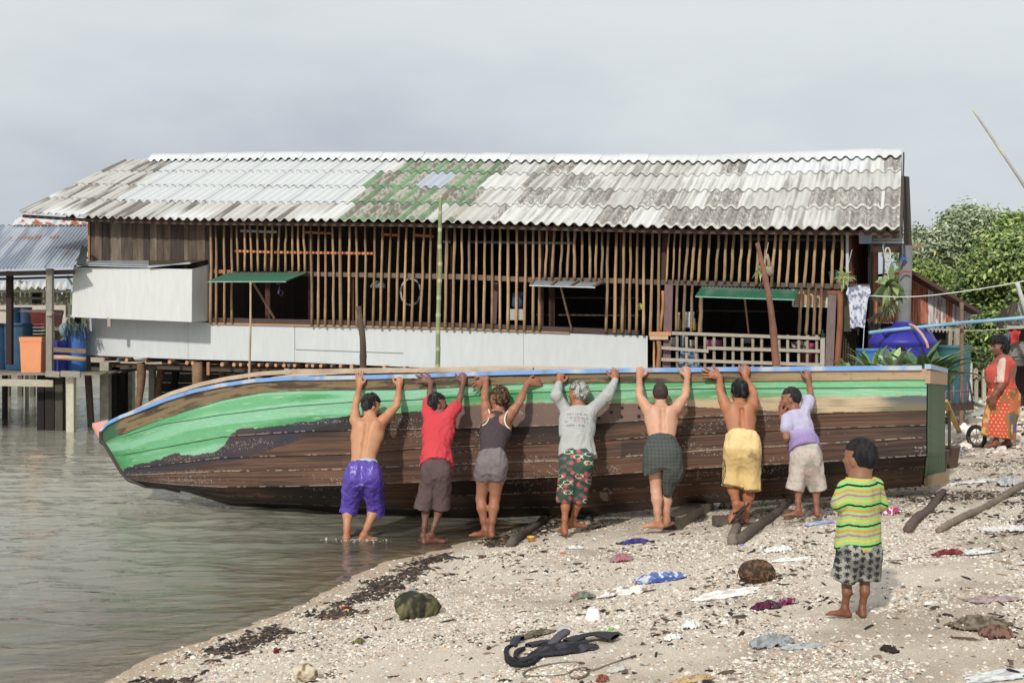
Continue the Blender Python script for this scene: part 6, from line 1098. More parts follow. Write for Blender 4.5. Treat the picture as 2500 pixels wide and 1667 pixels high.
def shirt(pt, colf, infl=.016, hem=.0, sleeve=.55, slr=1.25, low=None, m=None, fold=.010, flare=1.0, armcut=False, lowpts=None, h=.008, neckt=.9, fdir=(0, 0, 1)):
    J, s, up, side = pt['J'], pt['s'], pt['up'], pt['side']; f = Field(); T = lambda a, b, k: a + (b - a) * k; tor = pt['tor']
    secs = [(c + 0 * up, w_ + infl * (1.3 if i < 3 else 1), d + infl * (1.2 if i < 3 else 1)) for i, (c, w_, d) in enumerate(tor[:7])]
    if lowpts is not None: secs = [(np.array(p), w_, d) for p, w_, d in lowpts] + secs[3:]
    if neckt < .9: pass
    f.loft(secs, side, .03 * s)
    if not armcut:
        for a in 'lr':
            S_, E_, W_ = J['s' + a], J['e' + a], J['w' + a]; st = slr * s; f.cone(T(pt['chc'], S_, .55), S_, .072 * s, .060 * s, .05 * s)
            if sleeve <= 1: f.cone(S_, T(S_, E_, sleeve), .060 * s, .050 * st, .03 * s)
            else: f.chain([S_, E_, T(E_, W_, sleeve - 1)], [.060 * s, .044 * st, .030 * st], .03 * s)
            if sleeve <= 1: f.sub(T(S_, E_, sleeve + .06), np.array((.05, .05, .05)) * s, None, .01)
    f.post.append(folds(fold, 15, int(abs(J['head'][0] * 100)) % 50, fdir))
    return garment('shirt', f, h, colf, pt, m)
def shorts(pt, colf, ends, rr, infl=.02, m=None, fold=.010, h=.008, top=None, name='shorts', crotch=.5, cut=None):
    """ends: bottom centre of each leg; rr: radius at (hip, hem)"""
    J, s, up, side = pt['J'], pt['s'], pt['up'], pt['side']; f = Field(); tor = pt['tor']; T = lambda a, b, k: a + (b - a) * k
    up_ = up; fwd = pt['fw']
    for a in 'lr': f.ell(J['h' + a] - fwd * .022 * s - up * .02 * s, np.array((rr[0] * .95, .078 * s + infl, .16 * s)), np.stack([side, fwd, up]), .09 * s)
    w_ = pt['J']['waist']; top = .35 if top is None else top; tw = tor[1][1] + (tor[2][1] - tor[1][1]) * top; f.loft([(tor[0][0] - up * .08 * s, tor[0][1] * .6 + infl, tor[0][2] * .55 + infl), (tor[0][0] - up * .01 * s, tor[0][1] * .95 + infl, tor[0][2] * .75 + infl), (tor[1][0], tor[1][1] + infl, tor[1][2] * .88 + infl), (T(tor[1][0], w_, top), tw + infl * .8, tor[2][2] * 1.05 + infl * .8)], side, .03 * s)
    for a, e in zip('lr', ends):
        h_, k_ = J['h' + a], J['k' + a]; r0, r1 = rr; h_ = h_ - fwd * .045 * s; seq = [h_] + ([T(h_, k_, .5)] if np.linalg.norm(e[-1] - h_) > .8 * np.linalg.norm(k_ - h_) else []) + [e[-1]]
        n_ = len(seq); f.chain(seq, list(np.linspace(r0, r1, n_)), .026 * s)
        e_ = np.array(e[-1]); prev = seq[-2]; ax = nrm(e_ - prev)
        f.post.append(lambda Q, v, e_=e_, ax=ax, r1=r1: np.where(np.linalg.norm(Q - e_, axis=1) < r1 * 1.45, np.maximum(v, (Q - e_) @ ax - .005), v))
    f.post.append(folds(fold, 13, int(abs(J['head'][0] * 130)) % 50, up))
    if cut: f.post.append(cut)
    return garment(name, f, h, colf, pt, m)
def flat(c, v=.05):
    c = np.array(c)
    def fn(V): n_ = fbm(V[:, 0] * 7, V[:, 1] * 7, V[:, 2] * 7, 3, 8); return c[None] * (1 + v * 2 * (n_ - .5))[:, None]
    return fn
def J_of(d, s2=None):
    return {k: P(*v) for k, v in d.items()}
LK = lambda r, g, b: np.array(lin(r, g, b)[:3])
SKA = LK(190, 138, 104) * .95; SKB = LK(126, 88, 74) * .95; SKC = LK(160, 112, 88) * .95; SKD = LK(200, 154, 128) * .95; SKE = LK(172, 116, 84) * .95; SKK = LK(146, 104, 80) * .92
BLK = np.array((.012, .011, .012))
UP = (0, 0, 1)
def over(): return (1.25, .35, .3)
# ---------------------------------------------------------------- man in purple shorts, standing in the water
Yf = 12.10; gy1, gz1 = gun_y(880); gy2, _ = gun_y(970)
J = J_of(dict(wl=(878, 943, gy1 - .05), el=(868, 990, gy1 - .22), sl=(867, 1026, 12.66), wr=(975, 943, gy2 - .05), er=(969, 990, gy2 - .20), sr=(937, 1024, 12.58), neck=(904, 1020, 12.66), head=(906, 990, 12.70), waist=(888, 1116, 12.36), hl=(869, 1166, 12.24), hr=(909, 1166, 12.22), kl=(851, 1236, 12.32), kr=(919, 1238, 12.36), al=(846, 1312, 12.12), ar=(888, 1306, 12.12)))
p1 = person('bare-backed man in wet purple shorts, standing ankle-deep in the water pushing the boat', J, dict(ground=P(868, 1318, Yf) * (1, 1, 0), skin=SKA, waist=.135, chest=.185, hipw=.155, depth=.10, face=(.75, .5, -.35), hup=(.25, .25, 1), fw=nrm((.05, 1, -.1)),
    handl=dict(d=(-.1, .15, 1), back=(-.3, -1, 0), th=(1, .3, 0), curl=(.25, .3, .3), spread=.13), handr=dict(d=(.05, .1, 1), back=(0, -1, .1), th=(-1, 0, 0), curl=over(), tc=.2), footl=((-.3, 1, 0), True, -.07), footr=((1, .55, 0), True, -.03), hair=dict(c=BLK, ln=.012, wav=.013, fr=34, seed=4, c2=np.array((.05, .048, .052)))))
shorts(p1, flat(L3(84, 58, 170), .12), [[P(851, 1250, 12.30)], [P(918, 1254, 12.34)]], (.115, .092), .03, mwet, .022, top=.55)
b = Field(); b.loft([(p1['tor'][1][0] + (J['waist'] - p1['tor'][1][0]) * .5, p1['tor'][2][1] + .018, p1['dw'] * .86 + .03), (p1['tor'][1][0] + (J['waist'] - p1['tor'][1][0]) * .72, p1['tor'][2][1] + .016, p1['dw'] * .86 + .022)], p1['side'], .01); garment('waistband', b, .007, flat(L3(160, 190, 200)), p1)
# ---------------------------------------------------------------- man in red shirt
gy1, _ = gun_y(1050); gy2, _ = gun_y(1130)
J = J_of(dict(wl=(1052, 933, gy1 - .05), el=(1049, 968, gy1 - .22), sl=(1045, 1008, 12.46), wr=(1131, 934, gy2 - .05), er=(1120, 983, gy2 - .2), sr=(1101, 1009, 12.38), neck=(1074, 1010, 12.48), head=(1068, 988, 12.50), waist=(1066, 1100, 12.16), hl=(1053, 1148, 12.05), hr=(1080, 1148, 12.03), kl=(1042, 1232, 12.12), kr=(1078, 1232, 12.12), al=(1034, 1308, 11.98), ar=(1052, 1306, 11.98)))
p2 = person('man in a red T-shirt and brown three-quarter trousers pushing at the water line', J, dict(ground=P(1046, 1322, 11.95) * (1, 1, 0), skin=SKB, waist=.12, chest=.155, hipw=.125, depth=.088, arm=.82, leg=.74, noblade=1, face=(.95, .35, -.05), fw=nrm((.08, 1, -.1)), hup=(-.1, .1, 1),
    handl=dict(d=(-.95, .1, .35), back=(0, -1, .3), th=(0, .2, 1), curl=(.12, .15, .1), spread=.2, tc=.1), handr=dict(d=(-.05, .15, 1), back=(0, -1, .1), th=(-1, 0, .1), curl=(1.1, .4, .3), tc=.05), footl=((-.3, 1, 0), True, -.03), footr=((1, .25, 0), True, -.02), hair=dict(c=BLK, ln=.010, wav=.006, seed=2, c2=np.array((.04, .04, .042)))))
shirt(p2, flat(L3(206, 44, 56), .06), .022, sleeve=.62, slr=1.35, fold=.017, fdir=(.6, 0, .8), lowpts=[(P(1067, 1138, 12.03), .176, .175), (P(1066, 1118, 12.09), .166, .165), (P(1066, 1090, 12.19), .148, .135)])
def tcut(Q, v): return v
shorts(p2, flat(L3(96, 76, 76), .08), [[P(1032, 1243, 12.05)], [P(1077, 1240, 12.08)]], (.095, .095), .024, mcloth, .014, name='trousers', top=.02)
# ---------------------------------------------------------------- man in mesh tank top
gy1, _ = gun_y(1180); gy2, _ = gun_y(1295)
J = J_of(dict(wl=(1187, 925, gy1 - .05), el=(1183, 972, gy1 - .25), sl=(1188, 1010, 12.34), wr=(1288, 935, gy2 - .05), er=(1267, 984, gy2 - .22), sr=(1243, 1016, 12.24), neck=(1218, 1006, 12.36), head=(1218, 974, 12.40), waist=(1203, 1098, 12.08), hl=(1186, 1134, 11.99), hr=(1217, 1134, 11.97), kl=(1174, 1218, 12.04), kr=(1208, 1218, 12.02), al=(1185, 1294, 11.96), ar=(1199, 1296, 11.92)))
p3 = person('curly-haired man in a dark mesh tank top and short grey rolled shorts', J, dict(ground=G(1190, 1312), skin=SKC, waist=.125, chest=.165, hipw=.14, depth=.095, face=(-.75, .65, -.1), fw=nrm((.03, 1, -.1)), hup=(.05, .05, 1),
    handl=dict(d=(-.85, .05, -.55), back=(-.2, -1, .2), th=(-.5, .2, .85), curl=(.15, .12, .1), spread=.16, tc=.1), handr=dict(d=(1, .1, .12), back=(0, -1, .2), th=(-.1, .1, 1), curl=(.08, .1, .1), spread=.08, tc=.2), footl=((-.9, .5, 0), True), footr=((-.35, 1, 0), True), hair=dict(c=np.array((.035, .024, .016)), ln=.016, wav=.016, fr=44, seed=9, c2=np.array((.16, .10, .055)))))
def tank(V):
    c = flat(L3(70, 58, 62), .1)(V); n_ = vn(V[:, 0] * 160, V[:, 1] * 100, V[:, 2] * 160, 3); return c * (.8 + .5 * n_)[:, None]
f = Field(); tor = p3['tor']; f.loft([(tor[1][0] + (tor[2][0] - tor[1][0]) * .4, .147, .11)] + [(c, w_ + .008, d + .014) for c, w_, d in tor[2:7]], p3['side'], .02)
SLc, SRc = J['sl'] - p3['side'] * .0 - p3['up'] * .03, J['sr'] - p3['up'] * .03
for q, sg in ((SLc, -1), (SRc, 1)): f.sub(q + p3['side'] * sg * .045, (.085, .3, .125), np.stack([p3['side'], p3['fw'], p3['up']]), .008)
f.sub(J['neck'] + p3['up'] * .03, (.06, .3, .045), np.stack([p3['side'], p3['fw'], p3['up']]), .008)
f.post.append(folds(.008, 15, 3, (.5, 0, .85))); garment('tank_top', f, .0075, tank, p3)
b = MB(); U_, S2_, F2_ = p3['up'], p3['side'], p3['fw']
for q, sg in ((SLc, -1), (SRc, 1)):
    ctr = q + S2_ * sg * .045; pts = [ctr - S2_ * sg * .085 * math.cos(a) + U_ * .125 * math.sin(a) - F2_ * (.108 - .05 * abs(math.sin(a)) ** 2 * (math.sin(a) > 0) - .035 * (1 - math.cos(a))) for a in np.linspace(-1.35, 1.05, 14)]; b = MB(); b.tube(pts, .008, 6, L3(220, 216, 190)); b.out('shirt_trim', mcloth, p3['t'], smooth=True)
pts = [J['neck'] + U_ * .03 + S2_ * .06 * math.sin(a) - U_ * .045 * math.cos(a) - F2_ * (.078 - .02 * abs(math.sin(a))) for a in np.linspace(-1.3, 1.3, 12)]; b = MB(); b.tube(pts, .006, 6, L3(220, 216, 190)); b.out('neck_trim', mcloth, p3['t'], smooth=True)
def hound(V): c = flat(L3(122, 110, 112), .06)(V); n_ = ((np.floor(V[:, 0] * 70) + np.floor(V[:, 2] * 70)) % 2); return c * (.9 + .16 * n_)[:, None]
shorts(p3, hound, [[P(1178, 1164, 12.01)], [P(1214, 1164, 11.99)]], (.096, .098), .018, mcloth, .015, top=.7)
# ---------------------------------------------------------------- grey-haired man
gy1, _ = gun_y(1365); gy2, _ = gun_y(1500)
J = J_of(dict(wl=(1364, 936, gy1 - .05), el=(1359, 966, gy1 - .25), sl=(1378, 998, 12.16), wr=(1503, 926, gy2 - .05), er=(1482, 966, gy2 - .22), sr=(1446, 1000, 12.04), neck=(1412, 992, 12.12), head=(1412, 962, 12.16), waist=(1406, 1098, 11.86), hl=(1391, 1134, 11.78), hr=(1423, 1134, 11.76), kl=(1381, 1218, 11.80), kr=(1414, 1214, 11.86), al=(1378, 1288, 11.70), ar=(1398, 1272, 11.92)))
p4 = person('grey-haired man in a pale long-sleeved shirt and green flowered knee shorts', J, dict(ground=G(1380, 1306), skin=SKE * .92, waist=.14, chest=.17, hipw=.145, depth=.10, leg=.8, noblade=1, face=(-.8, .6, 0), fw=nrm((.02, 1, -.1)), hup=(0, .05, 1),
    handl=dict(d=(.25, .12, 1), back=(0, -1, .1), th=(1, 0, .2), curl=(.55, .5, .4), tc=.1, spread=.08), handr=dict(d=(-.1, .15, 1), back=(0, -1, .1), th=(-1, 0, .3), curl=(.9, .5, .3), tc=.0), footl=((-.25, 1, 0), True), footr=((1, .45, 0), True), hair=dict(c=L3(96, 96, 92), ln=.016, wav=.012, fr=38, seed=7, c2=L3(172, 172, 164))))
def logo(V):
    c = flat(L3(170, 171, 168), .04)(V); o = J['waist'] + (J['neck'] - J['waist']) * .56; x = (V - o) @ p4['side']; z = (V - o) @ p4['up']; bk = ((V - o) @ p4['fw']) < 0
    ln = (np.floor((z + .12) / .022) % 2 == 0) & (np.abs(z + .0) < .10) & (np.abs(x + .01) < .13 - .35 * np.abs(z)) & (vn(x * 110, np.floor((z + .12) / .022) * 7, 0, 5) > .42); art = (np.hypot(x / .085, (z - .01) / .04) < 1) & (vn(x * 60, z * 60, 0, 6) > .5); l2 = (np.abs(z + .125) < .008) & (x > .03) & (x < .10) & (vn(x * 130, 3, 0, 8) > .35)
    c = np.where(((ln | l2) & bk)[:, None], L3(138, 136, 138), c); return np.where((art & bk)[:, None], L3(162, 146, 146), c)
shirt(p4, logo, .024, sleeve=1.92, slr=1.28, fold=.015, h=.0075, fdir=(.3, 0, .9), lowpts=[(P(1411, 1114, 11.82), .20, .13), (P(1409, 1098, 11.86), .19, .13), (P(1409, 1064, 11.9), .165, .125)])
def floral(V):
    c = flat(L3(52, 84, 70), .1)(V); x = V[:, 0] * 1.0; z = V[:, 2] + V[:, 1] * .2
    def cell(px_, pz_, sd, thr, fn, colr):
        nonlocal c
        a = np.floor(x / px_); b_ = np.floor((z + (a % 2) * pz_ * .5) / pz_); cx = (a + .5 + .3 * (_h(a, b_, a * 0, sd) - .5)) * px_; cz = (b_ + .5 + .3 * (_h(a, b_, a * 0, sd + 1) - .5)) * pz_ - (a % 2) * pz_ * .5; r = _h(a, b_, a * 0, sd + 2); m = fn(x - cx, z - cz) & (r > thr); c = np.where(m[:, None], colr, c)
    def flower(u, v): th = np.arctan2(v, u); return np.hypot(u, v) < .024 * (.65 + .35 * np.abs(np.cos(th * 2.5)))
    def fish_o(u, v): e = np.hypot(u / .042, v / .022); return ((e < 1) & (e > .74)) | ((u > .04) & (u < .062) & (np.abs(np.abs(v) - (u - .038)) < .005))
    def fish_g(u, v): return (np.hypot(u / .038, v / .02) < 1) | ((u > .03) & (u < .052) & (np.abs(v) < (u - .02) * .7))
    cell(.062, .08, 5, .45, fish_g, L3(112, 92, 92)); cell(.072, .085, 55, .35, flower, L3(206, 70, 84)); cell(.105, .10, 25, .62, fish_o, L3(206, 210, 170)); return c
shorts(p4, floral, [[P(1376, 1224, 11.80)], [P(1414, 1222, 11.84)]], (.104, .086), .026, mcloth, .011)
b = MB(); wv = nrm(J['wl'] - J['el']); c_ = J['wl'] - wv * .01; b.tube([c_ - wv * .008, c_ + wv * .008], .031, 12, L3(40, 40, 44)); b.tube([c_ - (0, .030, 0), c_ - (0, .036, 0)], .019, 12, L3(224, 226, 226)); b.out('wristwatch', mat('watch', rough=.3, attr=1, var=0, bump=0), p4['t'])
# ---------------------------------------------------------------- pale man in dark sarong
gy1, _ = gun_y(1565); gy2, _ = gun_y(1677)
J = J_of(dict(wl=(1561, 921, gy1 - .05), el=(1561, 966, gy1 - .27), sl=(1580, 998, 11.82), wr=(1678, 920, gy2 - .05), er=(1673, 966, gy2 - .24), sr=(1650, 998, 11.76), neck=(1613, 992, 11.86), head=(1612, 963, 11.92), waist=(1616, 1068, 11.62), hl=(1599, 1106, 11.50), hr=(1635, 1106, 11.48), kl=(1602, 1198, 11.50), kr=(1626, 1206, 11.58), al=(1607, 1272, 11.38), ar=(1627, 1268, 11.46)))
p5 = person('pale bare-backed man with cropped hair in a dark checked sarong hitched up on one leg', J, dict(ground=G(1600, 1293), skin=SKD, waist=.135, chest=.175, hipw=.16, depth=.10, face=(.05, 1, -.1), fw=nrm((0, 1, -.12)), hup=(0, .05, 1), headsc=.95,
    handl=dict(d=(.15, .12, 1), back=(0, -1, .1), th=(1, 0, 0), curl=over(), tc=.1), handr=dict(d=(-.05, .12, 1), back=(0, -1, .1), th=(-1, 0, 0), curl=over(), tc=.1), footl=((-.9, .45, 0), True), footr=((.5, 1, 0), True), hair=dict(c=np.array((.05, .036, .032)), ln=.003, wav=.002, seed=3, c2=np.array((.07, .05, .045)))))
def check(V): c = flat(L3(74, 78, 74), .06)(V); a = (np.floor(V[:, 0] * 55) % 2) + (np.floor(V[:, 2] * 55) % 2); return c * (.84 + .16 * a)[:, None]
Js = p5['J']; f = Field(); tor = p5['tor']; w_ = Js['waist']; f.loft([(tor[0][0] - p5['up'] * .14, .10, .05), (tor[0][0] - p5['up'] * .05, .165, .10), (tor[1][0], .178, .118), (tor[1][0] + (w_ - tor[1][0]) * .85, .152, .11)], p5['side'], .03)
f.chain([Js['hl'] - (0, .03, 0), P(1596, 1146, 11.47)], [.105, .11], .07); f.chain([Js['hr'] - (0, .03, 0), P(1641, 1152, 11.45), P(1630, 1200, 11.48)], [.115, .10, .05], .07); f.chain([P(1592, 1146, 11.42), P(1578, 1158, 11.42)], [.05, .02], .03)
f.post.append(lambda Q, v: np.where(Q[:, 0] < Js['kl'][0] + .045, np.maximum(v, (P(1600, 1146, 11.5)[2] + (Q[:, 0] - Js['kl'][0]) * .45) - Q[:, 2]), v)); f.post.append(folds(.012, 12, 31, (.3, 0, 1))); garment('sarong', f, .0075, check, p5)
# ---------------------------------------------------------------- man in yellow shorts and flip-flops
gy1, _ = gun_y(1750); gy2, _ = gun_y(1820)
J = J_of(dict(wl=(1757, 919, gy1 - .05), el=(1758, 956, gy1 - .27), sl=(1773, 994, 11.62), wr=(1819, 919, gy2 - .05), er=(1841, 962, gy2 - .24), sr=(1836, 994, 11.56), neck=(1804, 987, 11.66), head=(1805, 958, 11.74), waist=(1810, 1062, 11.40), hl=(1794, 1100, 11.26), hr=(1828, 1100, 11.24), kl=(1788, 1190, 11.34), kr=(1829, 1195, 11.30), al=(1798, 1230, 11.06), ar=(1820, 1256, 11.20)))
p6 = person('bare-backed man in bright yellow shorts stepping off one black flip-flop', J, dict(ground=G(1820, 1274), skin=SKE, waist=.13, chest=.165, hipw=.15, depth=.098, face=(-.1, 1, -.1), fw=nrm((0, 1, -.1)), hup=(0, .05, 1),
    handl=dict(d=(-.9, .1, .25), back=(0, -1, .2), th=(.15, .1, 1), curl=(.1, .12, .1), spread=.16, tc=.1), handr=dict(d=(.25, .12, 1), back=(0, -1, .1), th=(-1, 0, .3), curl=(1.0, .4, .3), tc=.1), footl=((-.62, -.1, -.62), False), footr=((.2, 1, -.2), True), hair=dict(c=BLK, ln=.011, wav=.007, seed=6, c2=np.array((.05, .05, .055)))))
def yel(V):
    c = flat(L3(206, 172, 98), .06)(V); hp = p6['hipc']; c = mixc(c, L3(222, 192, 124), ss(V[:, 2], hp[2] + .02, hp[2] + .05)); d_ = ss(fbm(V[:, 0] * 12, V[:, 1] * 12, V[:, 2] * 12, 3, 5), .58, .72) * (V[:, 0] > hp[0] - .01) * ss(V[:, 2], hp[2] - .3, hp[2] - .1); c = mixc(c, L3(140, 112, 70), d_ * .7)
    sx = np.abs((V - hp) @ p6['side']) ; r = (sx > .135) & (V[:, 2] < hp[2] - .08); yy = V[:, 1] - hp[1] + .05; st = (((yy > 0) & (yy < .011)) | ((yy > .022) & (yy < .033))) & r; return np.where(st[:, None], .02, c)
shorts(p6, yel, [[P(1786, 1186, 11.23)], [P(1832, 1197, 11.19)]], (.112, .098), .026, mcloth, .013, top=.95)
# ---------------------------------------------------------------- boy in lilac shirt
gy2, _ = gun_y(1970)
J = J_of(dict(wl=(1908, 1016, 11.36), el=(1920, 1068, 11.10), sl=(1921, 1022, 11.22), wr=(1973, 926, gy2 - .05), er=(1979, 960, gy2 - .20), sr=(1968, 997, 11.32), neck=(1939, 1004, 11.34), head=(1931, 974, 11.38), waist=(1963, 1082, 11.16), hl=(1950, 1112, 11.10), hr=(1979, 1112, 11.06), kl=(1947, 1180, 11.10), kr=(1989, 1180, 11.08), al=(1949, 1246, 11.00), ar=(1994, 1246, 11.00)))
p7 = person('boy in a lilac T-shirt and pale patterned shorts, one hand at his chin', J, dict(ground=G(1970, 1264), sc=.82, headsc=.92, skin=SKC * .85, waist=.11, chest=.125, hipw=.125, depth=.10, arm=.95, leg=.88, noblade=1, face=(-.9, .35, -.2), fw=nrm((-.25, 1, -.1)), hup=(-.1, .1, 1),
    handl=dict(d=(-.1, .2, 1), back=(-1, -.3, 0), th=(.2, -1, 0), curl=(.2, .3, .3), spread=.15), handr=dict(d=(-.05, .12, 1), back=(0, -1, .1), th=(-1, 0, .2), curl=(.8, .45, .3), tc=.05, spread=.12, sc=.9), footl=((-1, .3, 0), True), footr=((.1, 1, 0), True), hair=dict(c=BLK * 1.6, ln=.003, wav=.002, seed=12, c2=BLK * 3)))
def lil(V):
    z = ss((V - J['waist']) @ p7['up'], -.02, .16); c = mixc(np.broadcast_to(L3(146, 122, 176), V.shape), L3(178, 172, 202), z); h_ = vn(V[:, 0] * 55, V[:, 1] * 30, V[:, 2] * 70, 4) > .955; return np.where(h_[:, None], .08, c)
shirt(p7, lil, .020, sleeve=.5, slr=1.5, fold=.012, fdir=(.5, 0, .8), lowpts=[(P(1965, 1098, 11.09), .156, .155), (P(1964, 1084, 11.12), .148, .145), (P(1958, 1062, 11.16), .130, .125)])
def faded(V): c = flat(L3(190, 176, 164), .08)(V); n_ = fbm(V[:, 0] * 30, V[:, 1] * 30, V[:, 2] * 30, 2, 15); c = mixc(c, L3(180, 134, 134), ss(n_, .62, .7) * .6); c = mixc(c, L3(130, 160, 136), ss(-n_, -.36, -.3) * .5); return mixc(c, L3(130, 112, 100), ss(fbm(V[:, 0] * 8, V[:, 1] * 8, V[:, 2] * 8, 2, 16), .5, .7) * .5)
shorts(p7, faded, [[P(1941, 1194, 11.08)], [P(1996, 1194, 11.06)]], (.096, .088), .018, mcloth, .010, top=.05)
# ---------------------------------------------------------------- small boy in the foreground
g8 = G(2085, 1508); D8 = float(g8[1]) + .02
J = J_of(dict(sl=(2063, 1190, D8), el=(2045, 1240, D8 + .0), wl=(2076, 1250, D8 + .17), sr=(2140, 1184, D8 + .04), er=(2148, 1244, D8 + .06), wr=(2120, 1252, D8 + .18), neck=(2101, 1158, D8 + .03), head=(2099, 1119, D8 + .05), waist=(2096, 1290, D8 + .02), hl=(2074, 1345, D8), hr=(2115, 1345, D8 + .02), kl=(2067, 1428, D8 + .02), kr=(2111, 1426, D8 + .02), al=(2063, 1486, D8), ar=(2105, 1486, D8)))
p8 = person('small boy seen from behind in a green shirt with orange, pink and black stripes', J, dict(ground=g8, sc=.62, headsc=.93, skin=SKK, waist=.095, chest=.092, hipw=.098, depth=.12, arm=.9, leg=.82, noblade=1, neckr=.060, h=.006, face=(-.62, .78, 0), fw=nrm((-.15, 1, 0)), hup=(0, 0, 1),
    handl=dict(d=(.6, .6, .4), back=(0, -.4, 1), th=(-.5, .5, .3), sc=.6), handr=dict(d=(-.6, .6, .4), back=(0, -.4, 1), th=(.5, .5, .3), sc=.6), footl=((-.9, .6, 0), True, g8[2]), footr=((.15, 1, 0), True, g8[2]), hair=dict(c=BLK * 1.2, ln=.006, back=.025, wav=.003, seed=21, c2=BLK * 2.2, fr=40)))
z_b = P(2095, 1343, D8)[2]; z_t = P(2095, 1165, D8)[2]
def stripes(V):
    c = flat(L3(132, 196, 92), .04)(V); z = (V[:, 2] - z_b) / (z_t - z_b) + .06 * ((V[:, 0] - J['neck'][0]) * -1) - .05 * np.abs(V[:, 0] - J['neck'][0] + .02) + .01 * np.sin(V[:, 0] * 22)
    for sg in ('l', 'r'):
        dd = np.linalg.norm(V - J['s' + sg], axis=1); dirx = -1 if sg == 'l' else 1; out = (V[:, 0] - J['s' + sg][0]) * dirx; z = z + np.where(out > .0, out * 1.2, 0)
    per = .270; ph = (z - .088) % per / per
    for a, w__, cc in ((0., .065, L3(26, 28, 26)), (.25, .08, L3(210, 176, 60)), (.50, .075, L3(190, 92, 140)), (.73, .085, L3(222, 128, 44))): c = np.where(((ph > a) & (ph < a + w__ + .03))[:, None], cc, c)
    nk = np.linalg.norm((V - J['neck']) * (1, 1, 1.2), axis=1) < .062; c = np.where(nk[:, None], L3(40, 44, 66), c); return c
shirt(p8, stripes, .026, sleeve=.72, slr=1.75, fold=.007, h=.0036, lowpts=[(P(2094, 1341, D8 + .01), .140, .105), (P(2096, 1300, D8 + .02), .132, .104), (P(2098, 1240, D8 + .02), .120, .1)])
def palms(V):
    c = flat(L3(118, 118, 110), .06)(V); c = mixc(c, L3(158, 156, 146), ss(fbm(V[:, 0] * 14, V[:, 1] * 14, V[:, 2] * 14, 2, 33), .5, .62)); x, z = V[:, 0], V[:, 2]; pp = .045; a = np.floor(x / pp); b_ = np.floor((z + (a % 2) * .03) / pp); u = x - (a + .5) * pp; v = z + (a % 2) * .03 - (b_ + .5) * pp - .008; th = np.arctan2(v, u); r = np.hypot(u, v)
    m = (r < .021 * (.35 + .65 * np.abs(np.cos(th * 3.5 + a)))) | ((np.abs(u) < .003) & (v < 0) & (v > -.022)); return np.where(m[:, None], L3(46, 48, 54), c)
shorts(p8, palms, [[P(2062, 1410, D8 + .01)], [P(2116, 1408, D8 + .02)]], (.080, .079), .026, mcloth, .008, h=.006)
# ---------------------------------------------------------------- woman on the right
g9 = G(2440, 1097); D9 = float(g9[1])
J = J_of(dict(sl=(2452, 886, D9 - .15), el=(2446, 938, D9 - .22), wl=(2426, 966, D9 - .22), sr=(2455, 886, D9 + .15), er=(2450, 938, D9 + .2), wr=(2432, 964, D9 + .16), neck=(2452, 869, D9), head=(2439, 846, D9), waist=(2449, 934, D9), hl=(2444, 962, D9 - .08), hr=(2448, 962, D9 + .08), kl=(2438, 1022, D9 - .08), kr=(2452, 1022, D9 + .08), al=(2432, 1078, D9 - .08), ar=(2461, 1077, D9 + .07)))
p9 = person('woman in an orange-red top and flowered orange sarong, standing side-on', J, dict(ground=g9, skin=SKB * 1.12, waist=.17, chest=.17, hipw=.17, depth=.155, arm=1.15, leg=.95, noblade=1, face=(-1, -.1, -.3), fw=nrm((-1, 0, 0)), hup=(-.15, 0, 1),
    handl=dict(d=(-.15, 0, -1), back=(-.4, -1, 0), th=(-1, .3, 0), curl=(.3, .4, .4)), handr=dict(d=(-.3, 0, -1), back=(0, 1, 0), th=(-1, 0, 0), curl=(.3, .4, .4)), footl=((-1, -.05, 0), True), footr=((-1, .1, 0), True), hair=dict(c=BLK, ln=.034, wav=.018, fr=30, seed=14, full=1, back=.03, c2=np.array((.03, .03, .032)))))
def wt_(V): c = flat(L3(204, 72, 54), .06)(V); m = (V[:, 1] < D9 - .12) & (np.abs(V[:, 0] - (J['sl'][0] - .055 - (J['sl'][2] - V[:, 2]) * .18)) < .035) & (V[:, 2] > J['el'][2] + .03); return np.where(m[:, None], L3(214, 186, 170), c)
f = Field(); tr_ = [(P(2448, 947, D9), .185, .185), (P(2442, 932, D9), .18, .19), (P(2440, 906, D9), .18, .20), (P(2449, 888, D9), .19, .15), (P(2451, 877, D9), .17, .115), (P(2452, 870, D9), .09, .075)]; f.loft(tr_, (0, 1, 0), .04)
for a in 'lr': S_, E_ = J['s' + a], J['e' + a]; f.cone(S_, S_ + (E_ - S_) * .8, .080, .075, .03)
f.ell(P(2428, 920, D9), (.09, .14, .10), None, .06); f.post.append(folds(.014, 12, 7, (.4, 0, 1))); garment('top', f, .008, wt_, p9)
def bat(V):
    c = flat(L3(196, 100, 44), .1)(V); u = V[:, 0] * 16; v = V[:, 2] * 16; n_ = fbm(u * .6, v * .5, V[:, 1] * 4, 3, 3); c = mixc(c, L3(110, 100, 50), ss(n_, .5, .6)); c = mixc(c, L3(200, 160, 80), ss(fbm(u, v, 0, 2, 9), .6, .64)); c = mixc(c, L3(84, 84, 150), ss(fbm(u * .7, v * .7, 2, 2, 19), .7, .74))
    band = (V[:, 0] < J['hl'][0] + .07) & (V[:, 0] > J['hl'][0] - .17 - (J['hl'][2] - V[:, 2]) * .05); dots = (np.hypot(((V[:, 0] + (np.floor(V[:, 2] / .05) % 2) * .025) % .05) - .025, (V[:, 2] % .05) - .025) < .0095); rc = np.where(dots[:, None], L3(226, 180, 110), L3(206, 70, 36)); rc = mixc(rc, L3(150, 110, 50), ss(n_, .6, .66)); return np.where(band[:, None], rc, c)
